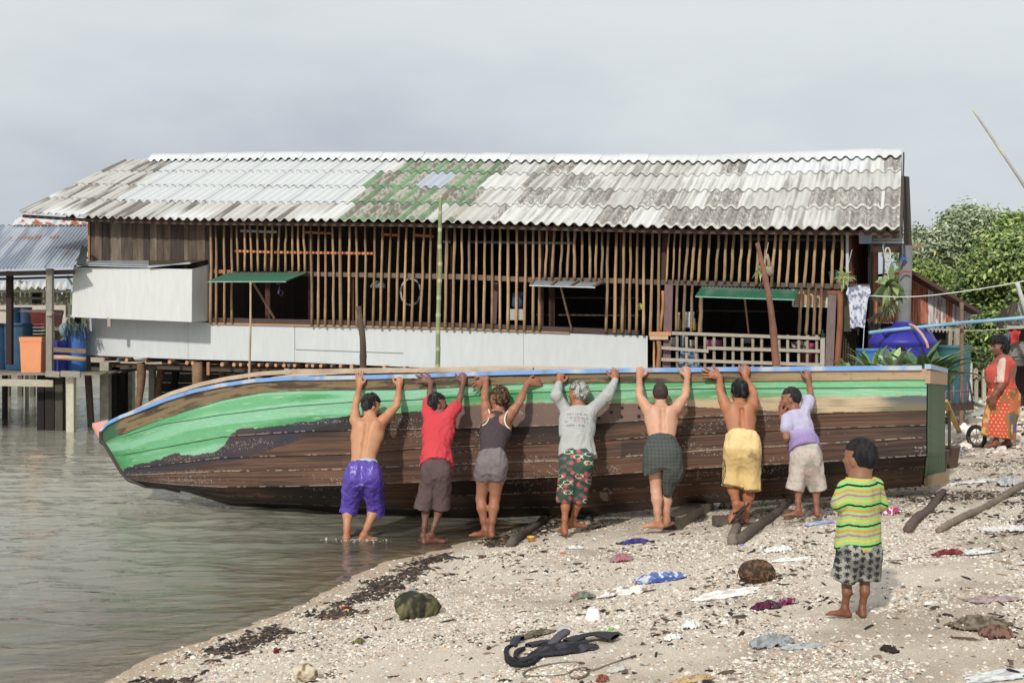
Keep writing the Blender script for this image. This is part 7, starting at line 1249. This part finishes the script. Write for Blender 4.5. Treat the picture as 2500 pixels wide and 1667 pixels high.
f = Field(); f.loft([(P(2437, 1066, D9), .20, .225), (P(2440, 1030, D9), .195, .225), (P(2450, 990, D9), .19, .225), (P(2452, 962, D9), .19, .215), (P(2449, 942, D9), .175, .175)], (0, 1, 0), .02); f.loft([(P(2404, 1060, D9 - .1), .03, .06), (P(2415, 1000, D9 - .1), .03, .05), (P(2428, 950, D9 - .1), .02, .03)], (0, 1, 0), .03); f.post.append(folds(.018, 9, 17, (0, 0, 1), .2)); garment('sarong', f, .0085, bat, p9)
# flip-flops
def flipflop(name, label, a, t, up, ln, c, parent=None, strap=None):
    a = np.array(a); t = nrm(t); up = nrm(np.array(up) - t * np.dot(up, t)); sd = np.cross(t, up); b = MB(); q = []; n_ = 22
    for k in range(n_): th = 2 * math.pi * k / n_; x = math.cos(th); y = math.sin(th) * (.36 + .06 * x); q.append(a + t * x * ln / 2 + sd * y * ln / 2)
    for lo, hi, cc in ((-.018, -.009, np.array(c) * .7), (-.009, .0, np.array(c))):
        V = [p + up * lo for p in q] + [p + up * hi for p in q]; b.add(V, [tuple(range(n_ - 1, -1, -1)), tuple(range(n_, 2 * n_))] + [(k, (k + 1) % n_, n_ + (k + 1) % n_, n_ + k) for k in range(n_)], cc)
    p0 = a + t * ln * .28
    for s_ in (-1, 1): b.tube([p0, p0 - t * ln * .1 + sd * s_ * ln * .1 + up * .035, a - t * ln * .06 + sd * s_ * ln * .19], .006, 6, strap if strap is not None else np.array(c) * .6)
    if parent is None: o = thing(name, label, 'flip-flop', a - (0, 0, .02)); b.out('sole_and_strap', mat('rubber', rough=.7, attr=1, var=.1), o)
    else: b.out(name, mat('rubber', rough=.7, attr=1, var=.1), parent)
hz = p6['J']['al']; tt_ = nrm((-.62, -.1, -.62)); flipflop('flip_flop', '', hz + tt_ * .04 + np.array((.05, -.02, -.05)), tt_, (-.6, .3, .6), .27, L3(46, 44, 46), p6['t'], np.array((.02, .02, .02)))
for a in 'lr': q = p9['J']['a' + a]; flipflop('flip_flop', '', np.array((q[0] - .05, q[1], float(ground_z(q[0], q[1])) + .02)), (-1, 0, 0), (0, 0, 1), .26, L3(70, 60, 90), p9['t'], L3(226, 90, 50))
# child's head behind the plants
J = J_of(dict(sl=(2172, 905, 16), el=(2168, 930, 16), wl=(2168, 955, 15.9), sr=(2222, 905, 16), er=(2226, 930, 16), wr=(2226, 955, 15.9), neck=(2198, 890, 16), head=(2197, 866, 16), waist=(2198, 935, 16), hl=(2188, 960, 16), hr=(2208, 960, 16), kl=(2188, 1010, 16), kr=(2208, 1010, 16), al=(2188, 1062, 16), ar=(2208, 1062, 16)))
g10 = np.array((J['al'][0], 16, float(ground_z(J['al'][0], 16))))
p10 = person('child with dark hair half hidden behind the potted plants and blue tank', J, dict(ground=g10, sc=.72, headsc=.95, skin=SKB * .8, waist=.09, chest=.10, hipw=.1, depth=.1, noblade=1, h=.012, face=(-.3, -1, 0), fw=np.array((0, -1, 0)), hup=(0, 0, 1), handl=dict(d=(0, 0, -1), back=(-1, 0, 0), th=(0, -1, 0)), handr=dict(d=(0, 0, -1), back=(1, 0, 0), th=(0, -1, 0)), footl=((0, -1, 0), True, g10[2]), footr=((0, -1, 0), True, g10[2]), hair=dict(c=BLK, ln=.006, seed=8)))
shirt(p10, flat(L3(70, 60, 60)), .015, h=.012); shorts(p10, flat(L3(60, 60, 80)), [[J['kl']], [J['kr']]], (.08, .08), .02, h=.012)
# ================================================================== driftwood, rocks and litter on the beach
mbk = mat('wet_log_bark', rough=.75, attr=1, var=.35, scale=10, stretch=(1, 1, 1), bump=.8, bscale=30, bdist=.012)
def log(label, a, z, r0, r1, c, cat='log', lift=(.6, .6), name='driftwood_log', grp='logs lying on the beach'):
    r0 *= .76; r1 *= .76; A, Z = G(*a, False), G(*z, False); A = A + (0, 0, r0 * lift[0]); Z = Z + (0, 0, r1 * lift[1]); t = thing(name, label, cat, A, grp); n_ = 14; u = np.linspace(0, 1, n_); p = A + (Z - A) * u[:, None]; p[:, 2] += .012 * np.sin(u * 9); p[:, 0] += .03 * (vn(u * 4, A[0] * 9, 0, 3) - .5); rr = (r0 + (r1 - r0) * u) * (1 + .22 * (vn(u * 11, A[0] * 7, 0, 5) - .5)); b = MB(); b.tube(p, rr, 12, None, True, .14); cc = np.array(c)[None] * (.7 + .6 * vn(u * 8, A[0], 0, 8))[:, None]; b.c[0] = np.repeat(cc, 12, 0); b.out('bark', mbk, t, smooth=True); return t
log('dark knobbly log half under the boat, beside the yellow cup', (1242, 1336), (1345, 1262), .062, .055, L3(92, 78, 70)); log('short log pointing at the camera under the flip-flop', (1790, 1330), (1803, 1258), .06, .055, L3(128, 112, 96)); log('long straight dark log running back to the boat', (1805, 1328), (1932, 1226), .062, .05, L3(94, 80, 70)); log('gnarled dark log right of the striped-shirt boy', (2216, 1300), (2302, 1206), .055, .045, L3(88, 68, 58)); log('long slender grey-brown pole at the right', (2295, 1300), (2500, 1190), .035, .05, L3(120, 104, 86)); log('dark round log showing under the boat keel', (1445, 1268), (1350, 1255), .05, .05, L3(74, 66, 60))
log('curved dark driftwood piece under the stern', (1920, 1222), (2120, 1203), .04, .05, L3(104, 96, 90), name='driftwood_plank')
# squared timber
t = thing('timber_block', 'squared weathered timber beam lying next to the pale man', 'timber', G(1660, 1300)); A, Z = G(1640, 1290, False), G(1722, 1243, False); u = np.linspace(0, 1, 12)[:, None]; sd = nrm(np.cross(Z - A, (0, 0, 1))); w_, h_ = .10, .14; rows = []
for q in (0, 1, 2, 3, 0): o_ = [(-1, 0), (1, 0), (1, 1), (-1, 1)][q]; rows.append(A + (Z - A) * u + sd * o_[0] * w_ + np.array((0, 0, 1.)) * (o_[1] * h_ - .02) + (fbm(u * 9, q, 0, 3, 4) - .5) * .02)
b = MB(); b.grid(rows, np.stack([L3(146, 132, 114)[None] * (.6 + .8 * fbm(u * 14, q, 0, 3, 8)) for q in range(5)])); b.add([r_[0] for r_ in rows[:4]], [(0, 1, 2, 3)], L3(70, 64, 58)); b.add([r_[-1] for r_ in rows[:4]], [(3, 2, 1, 0)], L3(90, 80, 70)); b.out('beam', mbk, t)
for lb, x, y, s_, an in (('brown brick-like block beside the short log', 1762, 1282, .17, .2), ('small dark wood chock behind the boy in lilac', 1926, 1268, .11, .9)):
    g_ = G(x, y); t = thing('wood_block', lb, 'block', g_); b = MB(); A_ = np.array([(math.cos(an), math.sin(an), 0), (-math.sin(an), math.cos(an), 0), (0, 0, 1)]); b.box(g_ + (0, 0, .045), (s_, s_ * .6, .1), A_, L3(104, 88, 78)); b.out('block', mbk, t)
def lump(name, label, cat, px_, py_, r_, colf, seed, amp=.25, fr=6, m=None, h=.008, flat_=1., grp=None, sink=.35):
    g_ = G(px_, py_); t = thing(name, label, cat, g_, grp); f = Field(); c = g_ + (0, 0, r_[2] * (1 - sink)); f.ell(c, r_, None, .02); f.post.append(lambda Q, v: v + (fbm(Q[:, 0] * fr, Q[:, 1] * fr, Q[:, 2] * fr, 4, seed) - .5) * amp * min(r_)); V, Fc = f.mesh(h); mobj(cat.replace(' ', '_') + '_surface', V, Fc, m or mat('stone_face', rough=.85, attr=1, var=.25, scale=12, bump=.7, bscale=30, bdist=.01), t, colf(V), True); return t
def moss(V): n_ = fbm(V[:, 0] * 20, V[:, 1] * 20, V[:, 2] * 6, 3, 5); return mixc(np.broadcast_to(L3(44, 42, 30), V.shape), L3(104, 102, 58), ss(n_, .42, .68))
lump('mossy_rock', 'dark rock covered in olive weed on the shore', 'rock', 1022, 1503, (.185, .12, .10), moss, 4, 1.3, 8, sink=.25)
def pale(V): n_ = fbm(V[:, 0] * 25, V[:, 1] * 25, V[:, 2] * 25, 3, 5); return mixc(np.broadcast_to(L3(206, 190, 160), V.shape), L3(130, 108, 60), ss(n_, .5, .6))
lump('pale_rock', 'pale pitted rock at the bottom edge, left of the black straps', 'rock', 750, 1660, (.075, .06, .055), pale, 8, 1.5, 14, sink=.3)
def husk(V): n_ = fbm(V[:, 0] * 50, V[:, 1] * 12, V[:, 2] * 70, 3, 5); return mixc(np.broadcast_to(L3(62, 48, 38), V.shape), L3(112, 82, 58), ss(n_, .4, .7))
lump('coconut_husk', 'brown hairy half coconut husk', 'coconut', 1848, 1418, (.135, .11, .095), husk, 3, .3, 12, m=mhair, sink=.35)
rb = np.random.default_rng(5); cz_ = G(1848, 1418) + (0, 0, .03); b = MB()
for k in range(140):
    a, e_ = rb.uniform(0, 6.28), rb.uniform(.1, 1.5); d0 = np.array((math.cos(a) * math.cos(e_), math.sin(a) * math.cos(e_), math.sin(e_))); tg = nrm(np.cross(d0, rb.normal(size=3))); p = cz_ + d0 * (.137, .112, .097); b.tube([p - tg * .03, p + d0 * .006, p + tg * .035 + d0 * .004], .0016, 3, L3(150, 108, 70), False)
b.out('fibre', mhair, bpy.data.objects['coconut_husk'])
# white foam bowl upside down, yellow cup
g_ = G(1448, 1512); t = thing('foam_bowl', 'white foam bowl lying upside down', 'bowl', g_); b = MB(); b.lathe(g_, [(.052, 0), (.056, .004), (.052, .008), (.036, .066), (.033, .070), (0, .070)], 26, L3(236, 238, 238)); b.out('bowl', mat('foam', rough=.6, attr=1, var=.02, bump=0), t, smooth=True)
g_ = G(1296, 1322); t = thing('yellow_cup', 'small bright yellow plastic tub near the dark log', 'tub', g_); b = MB(); b.lathe(g_, [(0, 0), (.03, 0), (.036, .045), (.041, .047), (.041, .055), (.034, .054), (.028, .008), (0, .006)], 22, L3(236, 170, 30)); b.out('tub_shell', mpl, t, smooth=True)
# crumpled fabric and plastic
def rag(name, label, cat, px_, py_, w_, d_, h_, colf, seed, rot=0, m=None, fr=5, n_=46, grp=None, thick=.004, edge=.35):
    w_ *= 1.4; d_ *= 1.5; h_ *= 1.15; g_ = G(px_, py_); t = thing(name, label, cat, g_, grp); u = np.linspace(-1, 1, n_); U, V_ = np.meshgrid(u, u, indexing='ij'); r_ = np.hypot(U, V_); th = np.arctan2(V_, U); sq = np.maximum(np.abs(U), np.abs(V_)) / (r_ + 1e-6); k = 1 - edge * (fbm(np.cos(th) * 2 + seed, np.sin(th) * 2, 0, 3, seed) ) * 1.1; X = U * (1 * .5 + .5 * sq) * w_ / 2 * k; Y = V_ * (.5 + .5 * sq) * d_ / 2 * k; c_, s_ = math.cos(rot), math.sin(rot); X, Y = X * c_ - Y * s_, X * s_ + Y * c_
    nz = fbm(U * fr * .5 + seed * 3, V_ * fr * .5, 0, 3, seed); rd = 1 - np.abs(2 * nz - 1) * 2.2; e_ = np.clip(1 - r_ ** 3 * .8, .0, 1); Z = ground_z(g_[0] + X, g_[1] + Y) + .004 + h_ * np.clip(rd, 0, 1) * (.25 + .75 * e_); P3 = np.stack([g_[0] + X, g_[1] + Y, Z], -1); n1 = P3.reshape(-1, 3); c = colf(U.ravel(), V_.ravel()); Fq_ = gridf(n_, n_); B = n1 - (0, 0, thick)
    o = mobj('crumpled_sheet', np.concatenate([n1, B]), np.concatenate([Fq_, Fq_[:, ::-1] + len(n1)]), m or mcloth, t, np.concatenate([c, c]), True); return t
fl = lambda c, c2=None, s_=1: (lambda u, v: mixc(np.broadcast_to(c, (len(u), 3)), c2 if c2 is not None else np.array(c) * .7, ss(fbm(u * 3, v * 3, 0, 3, s_), .45, .6)))
mfilm = mat('plastic_film', rough=.25, attr=1, var=.05, bump=.1, alpha=.75)
def blue_pr(u, v):
    c = np.broadcast_to(L3(76, 104, 172), (len(u), 3)); s1 = (np.abs((u * 3.2 + v * .8) % 1 - .5) < .15) & (u > -.1); c = np.where(s1[:, None], L3(214, 218, 226), c); c = np.where((((v > .55) & (np.abs((u * 3) % 1 - .5) < .3)) | ((v > -.15) & (v < .1) & (vn(u * 26, v * 12, 0, 3) > .52) & (u < .3)))[:, None], L3(208, 214, 226), c); c = np.where((np.abs(v + .85) < .12)[:, None], L3(40, 70, 150), c); return np.where(((u < -.5) & (vn(u * 8, v * 8, 0, 5) > .5))[:, None], L3(190, 196, 206), c)
rag('blue_packet', 'blue and white printed plastic packet', 'packet', 1612, 1412, .34, .22, .035, blue_pr, 3, .05, mpl, 3)
rag('white_rag', 'long dirty white rag in front of the blue packet', 'rag', 1530, 1447, .36, .12, .045, fl(L3(222, 216, 208), L3(150, 130, 118)), 5, .1); rag('pink_cloth', 'crumpled pink and grey cloth scrap', 'cloth', 1515, 1368, .17, .14, .05, fl(L3(184, 100, 112), L3(132, 134, 136)), 7); rag('navy_scrap', 'torn navy blue plastic scrap', 'scrap', 1548, 1325, .30, .12, .035, fl(L3(46, 42, 120), L3(70, 62, 140)), 9, 0, mpl, 6, edge=.7); rag('white_netting', 'spread of frayed white netting in front of the coconut husk', 'netting', 1775, 1452, .48, .22, .02, fl(L3(232, 230, 222), L3(196, 186, 172)), 11, .1, edge=.6)
rag('maroon_rag', 'twisted maroon and grey rag', 'rag', 1870, 1485, .16, .10, .04, fl(L3(96, 26, 60), L3(70, 72, 84)), 13); rag('maroon_rag', 'twisted maroon rag end with a green tip', 'rag', 1918, 1475, .14, .09, .035, fl(L3(126, 24, 72), L3(170, 160, 160)), 14); rag('grey_bag', 'grey fabric bag lying flat with a long tail', 'bag', 1885, 1572, .20, .14, .045, fl(L3(150, 156, 158), L3(120, 124, 126)), 15, .1, edge=.2); rag('grey_bag_tail', 'thin grey cloth tail trailing right from the grey bag', 'cloth', 1962, 1582, .20, .06, .02, fl(L3(168, 172, 172)), 16, -.1)
rag('magenta_packet', 'magenta and white crisp packet on the sand', 'packet', 2175, 1254, .17, .11, .05, lambda u, v: np.where(((vn(u * 5, v * 5, 0, 3) > .6))[:, None], L3(226, 214, 220), np.where((v > .45)[:, None], L3(90, 150, 200), L3(170, 26, 100))), 17, .4, mpl, 3, edge=.2); rag('blue_bag', 'flat blue and white plastic bag behind the striped-shirt boy', 'bag', 2010, 1277, .34, .14, .018, fl(L3(120, 150, 206), L3(206, 206, 210)), 18, .1, mpl); rag('red_rag', 'dark red crumpled rag on bare sand', 'rag', 2312, 1355, .20, .10, .035, fl(L3(116, 34, 42), L3(150, 70, 70)), 19); rag('pale_sheet', 'pale plastic sheet right of the red rag', 'plastic sheet', 2395, 1348, .26, .16, .015, fl(L3(206, 210, 206), L3(190, 190, 184)), 20, .2, mpl)
rag('paper_sack', 'white printed woven sack lying flat at the right', 'sack', 2455, 1292, .40, .22, .02, lambda u, v: np.where((((u * 4 + v * 2) % 1 < .12) & (vn(u * 4, v * 4, 0, 5) > .4))[:, None], L3(150, 90, 90), L3(206, 204, 196)), 21, -.2); rag('mauve_cloth', 'faded mauve cloth at the right edge', 'cloth', 2420, 1466, .28, .14, .02, fl(L3(170, 146, 148), L3(140, 118, 118)), 22); rag('olive_rag', 'large olive-grey crumpled rag at the lower right', 'rag', 2390, 1525, .30, .20, .04, fl(L3(126, 112, 92), L3(90, 78, 62)), 23, .4); rag('brown_rag', 'brown crumpled rag below the olive one', 'rag', 2435, 1553, .16, .14, .05, fl(L3(130, 96, 78), L3(90, 60, 52)), 24)
rag('white_plastic', 'white plastic sheet at the lower right corner', 'plastic sheet', 2450, 1650, .34, .12, .015, fl(L3(200, 202, 200), L3(170, 170, 166)), 25, .1, mpl); rag('red_weed', 'small dark red tuft near the bottom left of the beach', 'rag', 674, 1594, .035, .03, .03, fl(L3(130, 24, 36)), 26); rag('dark_rag', 'small dark leaf-like scrap at the lower right', 'scrap', 2172, 1592, .05, .09, .03, fl(L3(60, 50, 46)), 27, .5); rag('clear_film', 'crumpled clear plastic film near the long log', 'plastic film', 1900, 1345, .22, .16, .04, fl(L3(222, 222, 218), L3(200, 198, 190)), 28, 0, mpl, 6, edge=.6); rag('clear_film', 'pale flat plastic film behind the coconut husk', 'plastic film', 1925, 1368, .30, .12, .015, fl(L3(226, 224, 216)), 29, 0, mpl, 4, edge=.5)
rag('foam_chunk', 'white foam chunk between the husk and the grey bag', 'foam piece', 1685, 1532, .09, .07, .05, fl(L3(232, 230, 224)), 30, 0, mpl, 3, 24, edge=.2); rag('foam_chunk', 'white foam chunk in front of the first one', 'foam piece', 1640, 1560, .09, .06, .035, fl(L3(232, 230, 224)), 31, 0, mpl, 3, 24, edge=.3); rag('grey_scrap', 'flat pale grey scrap above the black straps', 'scrap', 1378, 1538, .10, .07, .02, fl(L3(186, 184, 178)), 32, .5, mpl, 2, 24); rag('cut_card', 'pale card corner by the rope loop', 'card', 1508, 1635, .11, .07, .02, fl(L3(190, 184, 172)), 33, .3, mpl, 2, 24); rag('brown_net', 'olive brown net strip above the black straps', 'net', 1300, 1553, .30, .08, .03, fl(L3(96, 88, 70), L3(130, 120, 98)), 34, .5, edge=.5)
rag('grey_net', 'grey-green tuft of fine net next to the white rag', 'net', 1425, 1458, .16, .09, .035, fl(L3(126, 134, 120), L3(96, 100, 88)), 35, 0, edge=.6); rag('pink_scrap', 'pinkish torn scrap left of the white rag', 'scrap', 1415, 1452, .12, .05, .02, fl(L3(206, 130, 130), L3(180, 90, 96)), 36); rag('moss_clump', 'small olive weed clump on the sand', 'weed clump', 876, 1570, .08, .05, .03, fl(L3(120, 116, 60), L3(80, 76, 40)), 37, 0, edge=.5); rag('tan_board', 'tan rag at the bottom edge of the beach', 'rag', 1690, 1664, .20, .06, .025, fl(L3(190, 160, 110), L3(160, 130, 90)), 38); rag('ochre_scrap', 'tan scrap at the bottom, right of the rag', 'scrap', 1720, 1660, .07, .05, .02, fl(L3(180, 150, 100)), 39)
rag('white_bag', 'white crumpled bag beside the raised flip-flop', 'bag', 1772, 1240, .16, .12, .09, fl(L3(210, 204, 190), L3(150, 140, 124)), 40, .6, mpl, 4, edge=.4); rag('curved_board', 'curved tilted bark board behind the grey-haired man', 'board', 1450, 1290, .22, .13, .07, fl(L3(150, 128, 100), L3(96, 80, 64)), 41, .5, mbk, 1.6, edge=.1); rag('white_rind', 'pale curved rind under the raised foot', 'scrap', 1838, 1276, .17, .07, .03, fl(L3(222, 214, 190)), 42, .1, mpl, 3, edge=.4); rag('white_bottle_film', 'clear crushed bottle near the grey-haired man', 'bottle', 1407, 1340, .13, .05, .03, fl(L3(214, 214, 208)), 43, 0, mpl, 3, edge=.2)
rag('orange_peel', 'orange scrap near the yellow cup', 'scrap', 1374, 1352, .05, .04, .015, fl(L3(206, 110, 70)), 44, 0, mpl, 3, 20); rag('blue_white_sheet', 'grey-white plastic sheets right of the boat stern', 'plastic sheet', 2375, 1178, .6, .2, .03, fl(L3(206, 204, 200), L3(140, 140, 140)), 45, .1, mpl, 6, edge=.6); rag('blue_grey_rag', 'blue-grey cloth behind the stern', 'cloth', 2335, 1104, .3, .16, .05, fl(L3(140, 160, 176), L3(96, 90, 90)), 46, .2); rag('clear_bag', 'clear bag standing at the far right edge', 'bag', 2470, 1186, .26, .14, .10, fl(L3(176, 178, 180), L3(140, 142, 144)), 47, 0, mpl, 4, edge=.4)
rag('tub_cover', 'small grey-blue plastic lid by the mossy rock', 'lid', 1007, 1444, .06, .05, .02, fl(L3(120, 140, 156)), 48, 0, mpl, 2, 20); rag('rusty_tin', 'rusty flat tin at the tide line', 'tin', 1178, 1362, .07, .05, .03, fl(L3(96, 70, 50)), 49, 0, mpl, 2, 20); rag('red_chip', 'red plastic chip at the tide line', 'scrap', 842, 1482, .05, .025, .012, fl(L3(214, 60, 66)), 50, 0, mpl, 2, 16); rag('rust_tangle', 'orange-brown twisted root at the bottom edge', 'root', 1470, 1662, .06, .04, .03, fl(L3(150, 84, 60)), 51)
for k, (lb, x, y, c) in enumerate((('green, yellow and purple bottle cap above the straps', 1492, 1538, L3(96, 180, 70)), ('blue and red bottle cap at the log end', 1812, 1332, L3(90, 130, 200)))):
    g_ = G(x, y); t = thing('bottle_cap', lb, 'bottle cap', g_); b = MB(); b.lathe(g_, [(.017, 0), (.018, .012), (.014, .015), (0, .015)], 14, c); b.lathe(g_, [(.011, .0153), (0, .0165)], 12, L3(226, 196, 60) if k == 0 else L3(200, 60, 60)); b.out('cap', mpl, t)
rag('black_cloth', 'flat crumpled black cloth under the harness straps', 'cloth', 1372, 1592, .36, .13, .045, fl(L3(44, 43, 50), L3(70, 67, 76)), 61, .12, None, 4, edge=.3)
# black strap bundle
def ribbon(path, w_, th_, c, b, tw=None):
    path = np.array(path, float); n_ = len(path); t_ = np.gradient(path, axis=0); t_ /= np.linalg.norm(t_, axis=1)[:, None] + 1e-9; rows = []
    for i in range(n_):
        a = 0 if tw is None else tw[i]; sd = np.cross(t_[i], (0, 0, 1)); sd /= np.linalg.norm(sd) + 1e-9; up_ = np.cross(sd, t_[i]); x = sd * math.cos(a) + up_ * math.sin(a); y = np.cross(x, t_[i]); w1 = w_ * (.35 + .65 * math.sin(math.pi * min(1, max(0, (i + .6) / n_))) ** .35); rows.append([path[i] - x * w1 - y * th_, path[i] - y * th_ * 1.6, path[i] + x * w1 - y * th_, path[i] + x * w1 + y * th_, path[i] + y * th_ * 1.6, path[i] - x * w1 + y * th_, path[i] - x * w1 - y * th_])
    b.grid(rows, np.broadcast_to(c, (n_, 7, 3)))
def gp_(pts, lift=.02): return [G(x, y, False) + (0, 0, lift + (l[0] if l else 0)) for x, y, *l in pts]
def spl(pts, n=8):
    pts = np.array(pts, float); k = len(pts); u = np.linspace(0, k - 1, (k - 1) * n + 1); i = np.clip(np.floor(u).astype(int), 0, k - 2); f_ = (u - i)[:, None]; p0, p1, p2, p3 = pts[np.maximum(i - 1, 0)], pts[i], pts[i + 1], pts[np.minimum(i + 2, k - 1)]
    return .5 * (2 * p1 + (p2 - p0) * f_ + (2 * p0 - 5 * p1 + 4 * p2 - p3) * f_ ** 2 + (3 * p1 - p0 - 3 * p2 + p3) * f_ ** 3)
bg = thing('strap_bundle', 'tangled black padded harness straps on the foreground shells', 'strap bundle', G(1370, 1590)); msp = mat('strap_fabric', rough=.8, attr=1, var=.2, scale=30, bump=.3, bscale=80, bdist=.002)
for pts, w_, c in (([(1265, 1621), (1290, 1616), (1330, 1607), (1380, 1599), (1418, 1587)], .034, L3(46, 44, 52)), ([(1275, 1630), (1240, 1612), (1236, 1595), (1246, 1585)], .010, L3(30, 29, 34)), ([(1290, 1585), (1310, 1578), (1340, 1574), (1380, 1580), (1410, 1578), (1430, 1572)], .036, L3(58, 54, 62)), ([(1385, 1580, .01), (1420, 1570, .02), (1460, 1564, .02), (1502, 1568, .01)], .050, L3(48, 48, 50)), ([(1335, 1595), (1360, 1580, .03), (1385, 1566, .045)], .028, L3(84, 80, 88)), ([(1236, 1600), (1240, 1622), (1262, 1632), (1300, 1626), (1320, 1604)], .012, L3(26, 25, 29)), ([(1252, 1588), (1262, 1574, .02), (1275, 1575, .02)], .022, L3(48, 56, 66)), ([(1300, 1608), (1330, 1590, .015), (1345, 1588)], .013, L3(28, 27, 30)), ([(1280, 1590), (1262, 1600), (1258, 1618)], .012, L3(36, 34, 40))):
    b = MB(); p = spl(gp_(pts, .022)); ribbon(p, w_ * 1.25, .008, c, b, .25 * np.sin(np.linspace(0, 4, len(p)))); b.out('strap', msp, bg, smooth=True)
rp = thing('rope', 'old brown rope lying in loops below the black straps', 'rope', G(1380, 1645)); b = MB(); p = spl(gp_([(1420, 1621), (1380, 1622), (1340, 1627), (1300, 1636), (1278, 1648), (1290, 1655), (1340, 1655), (1385, 1650), (1400, 1640), (1430, 1635), (1435, 1648), (1410, 1660), (1390, 1655), (1400, 1642), (1450, 1640), (1500, 1622), (1550, 1605)], .008)); b.tube(p, .007, 6, L3(106, 92, 76), True, .3); b.out('strand', mat('rope_fibre', rough=.9, attr=1, var=.2), rp, smooth=True)
rp = thing('dark_rope', 'thin dark cord lying across bare sand beside the striped-shirt boy', 'cord', G(2200, 1368)); b = MB(); p = spl(gp_([(2152, 1369), (2200, 1369), (2250, 1362), (2290, 1361), (2360, 1356), (2430, 1352)], .004)); b.tube(p, .004, 5, L3(86, 80, 76)); b.out('strand', mat('rope_fibre', rough=.9, attr=1, var=.2), rp)
# splash around the wading man's feet
sp_ = MB(); r = np.random.default_rng(4)
fo = MB()
V = []; 
for k in range(260):
    a = r.uniform(0, 6.28); rr_ = abs(r.normal()) * .13 + .02; x0 = P(878, 1320, 12.07); p = x0 + (math.cos(a) * rr_ * 1.7, math.sin(a) * rr_ * .7, abs(r.normal()) * .007); s_ = r.uniform(.003, .010); q = [p + r.normal(size=3) * s_ for _ in range(4)]; fo.add(q, [(0, 1, 2), (0, 2, 3), (0, 3, 1), (1, 3, 2)], L3(200, 198, 190))
o = fo.out('splash', mat('foam_bubbles', rough=.2, attr=1, var=.1, bump=0), None, base=(0, 0, 0)); tag(o, kind='stuff')
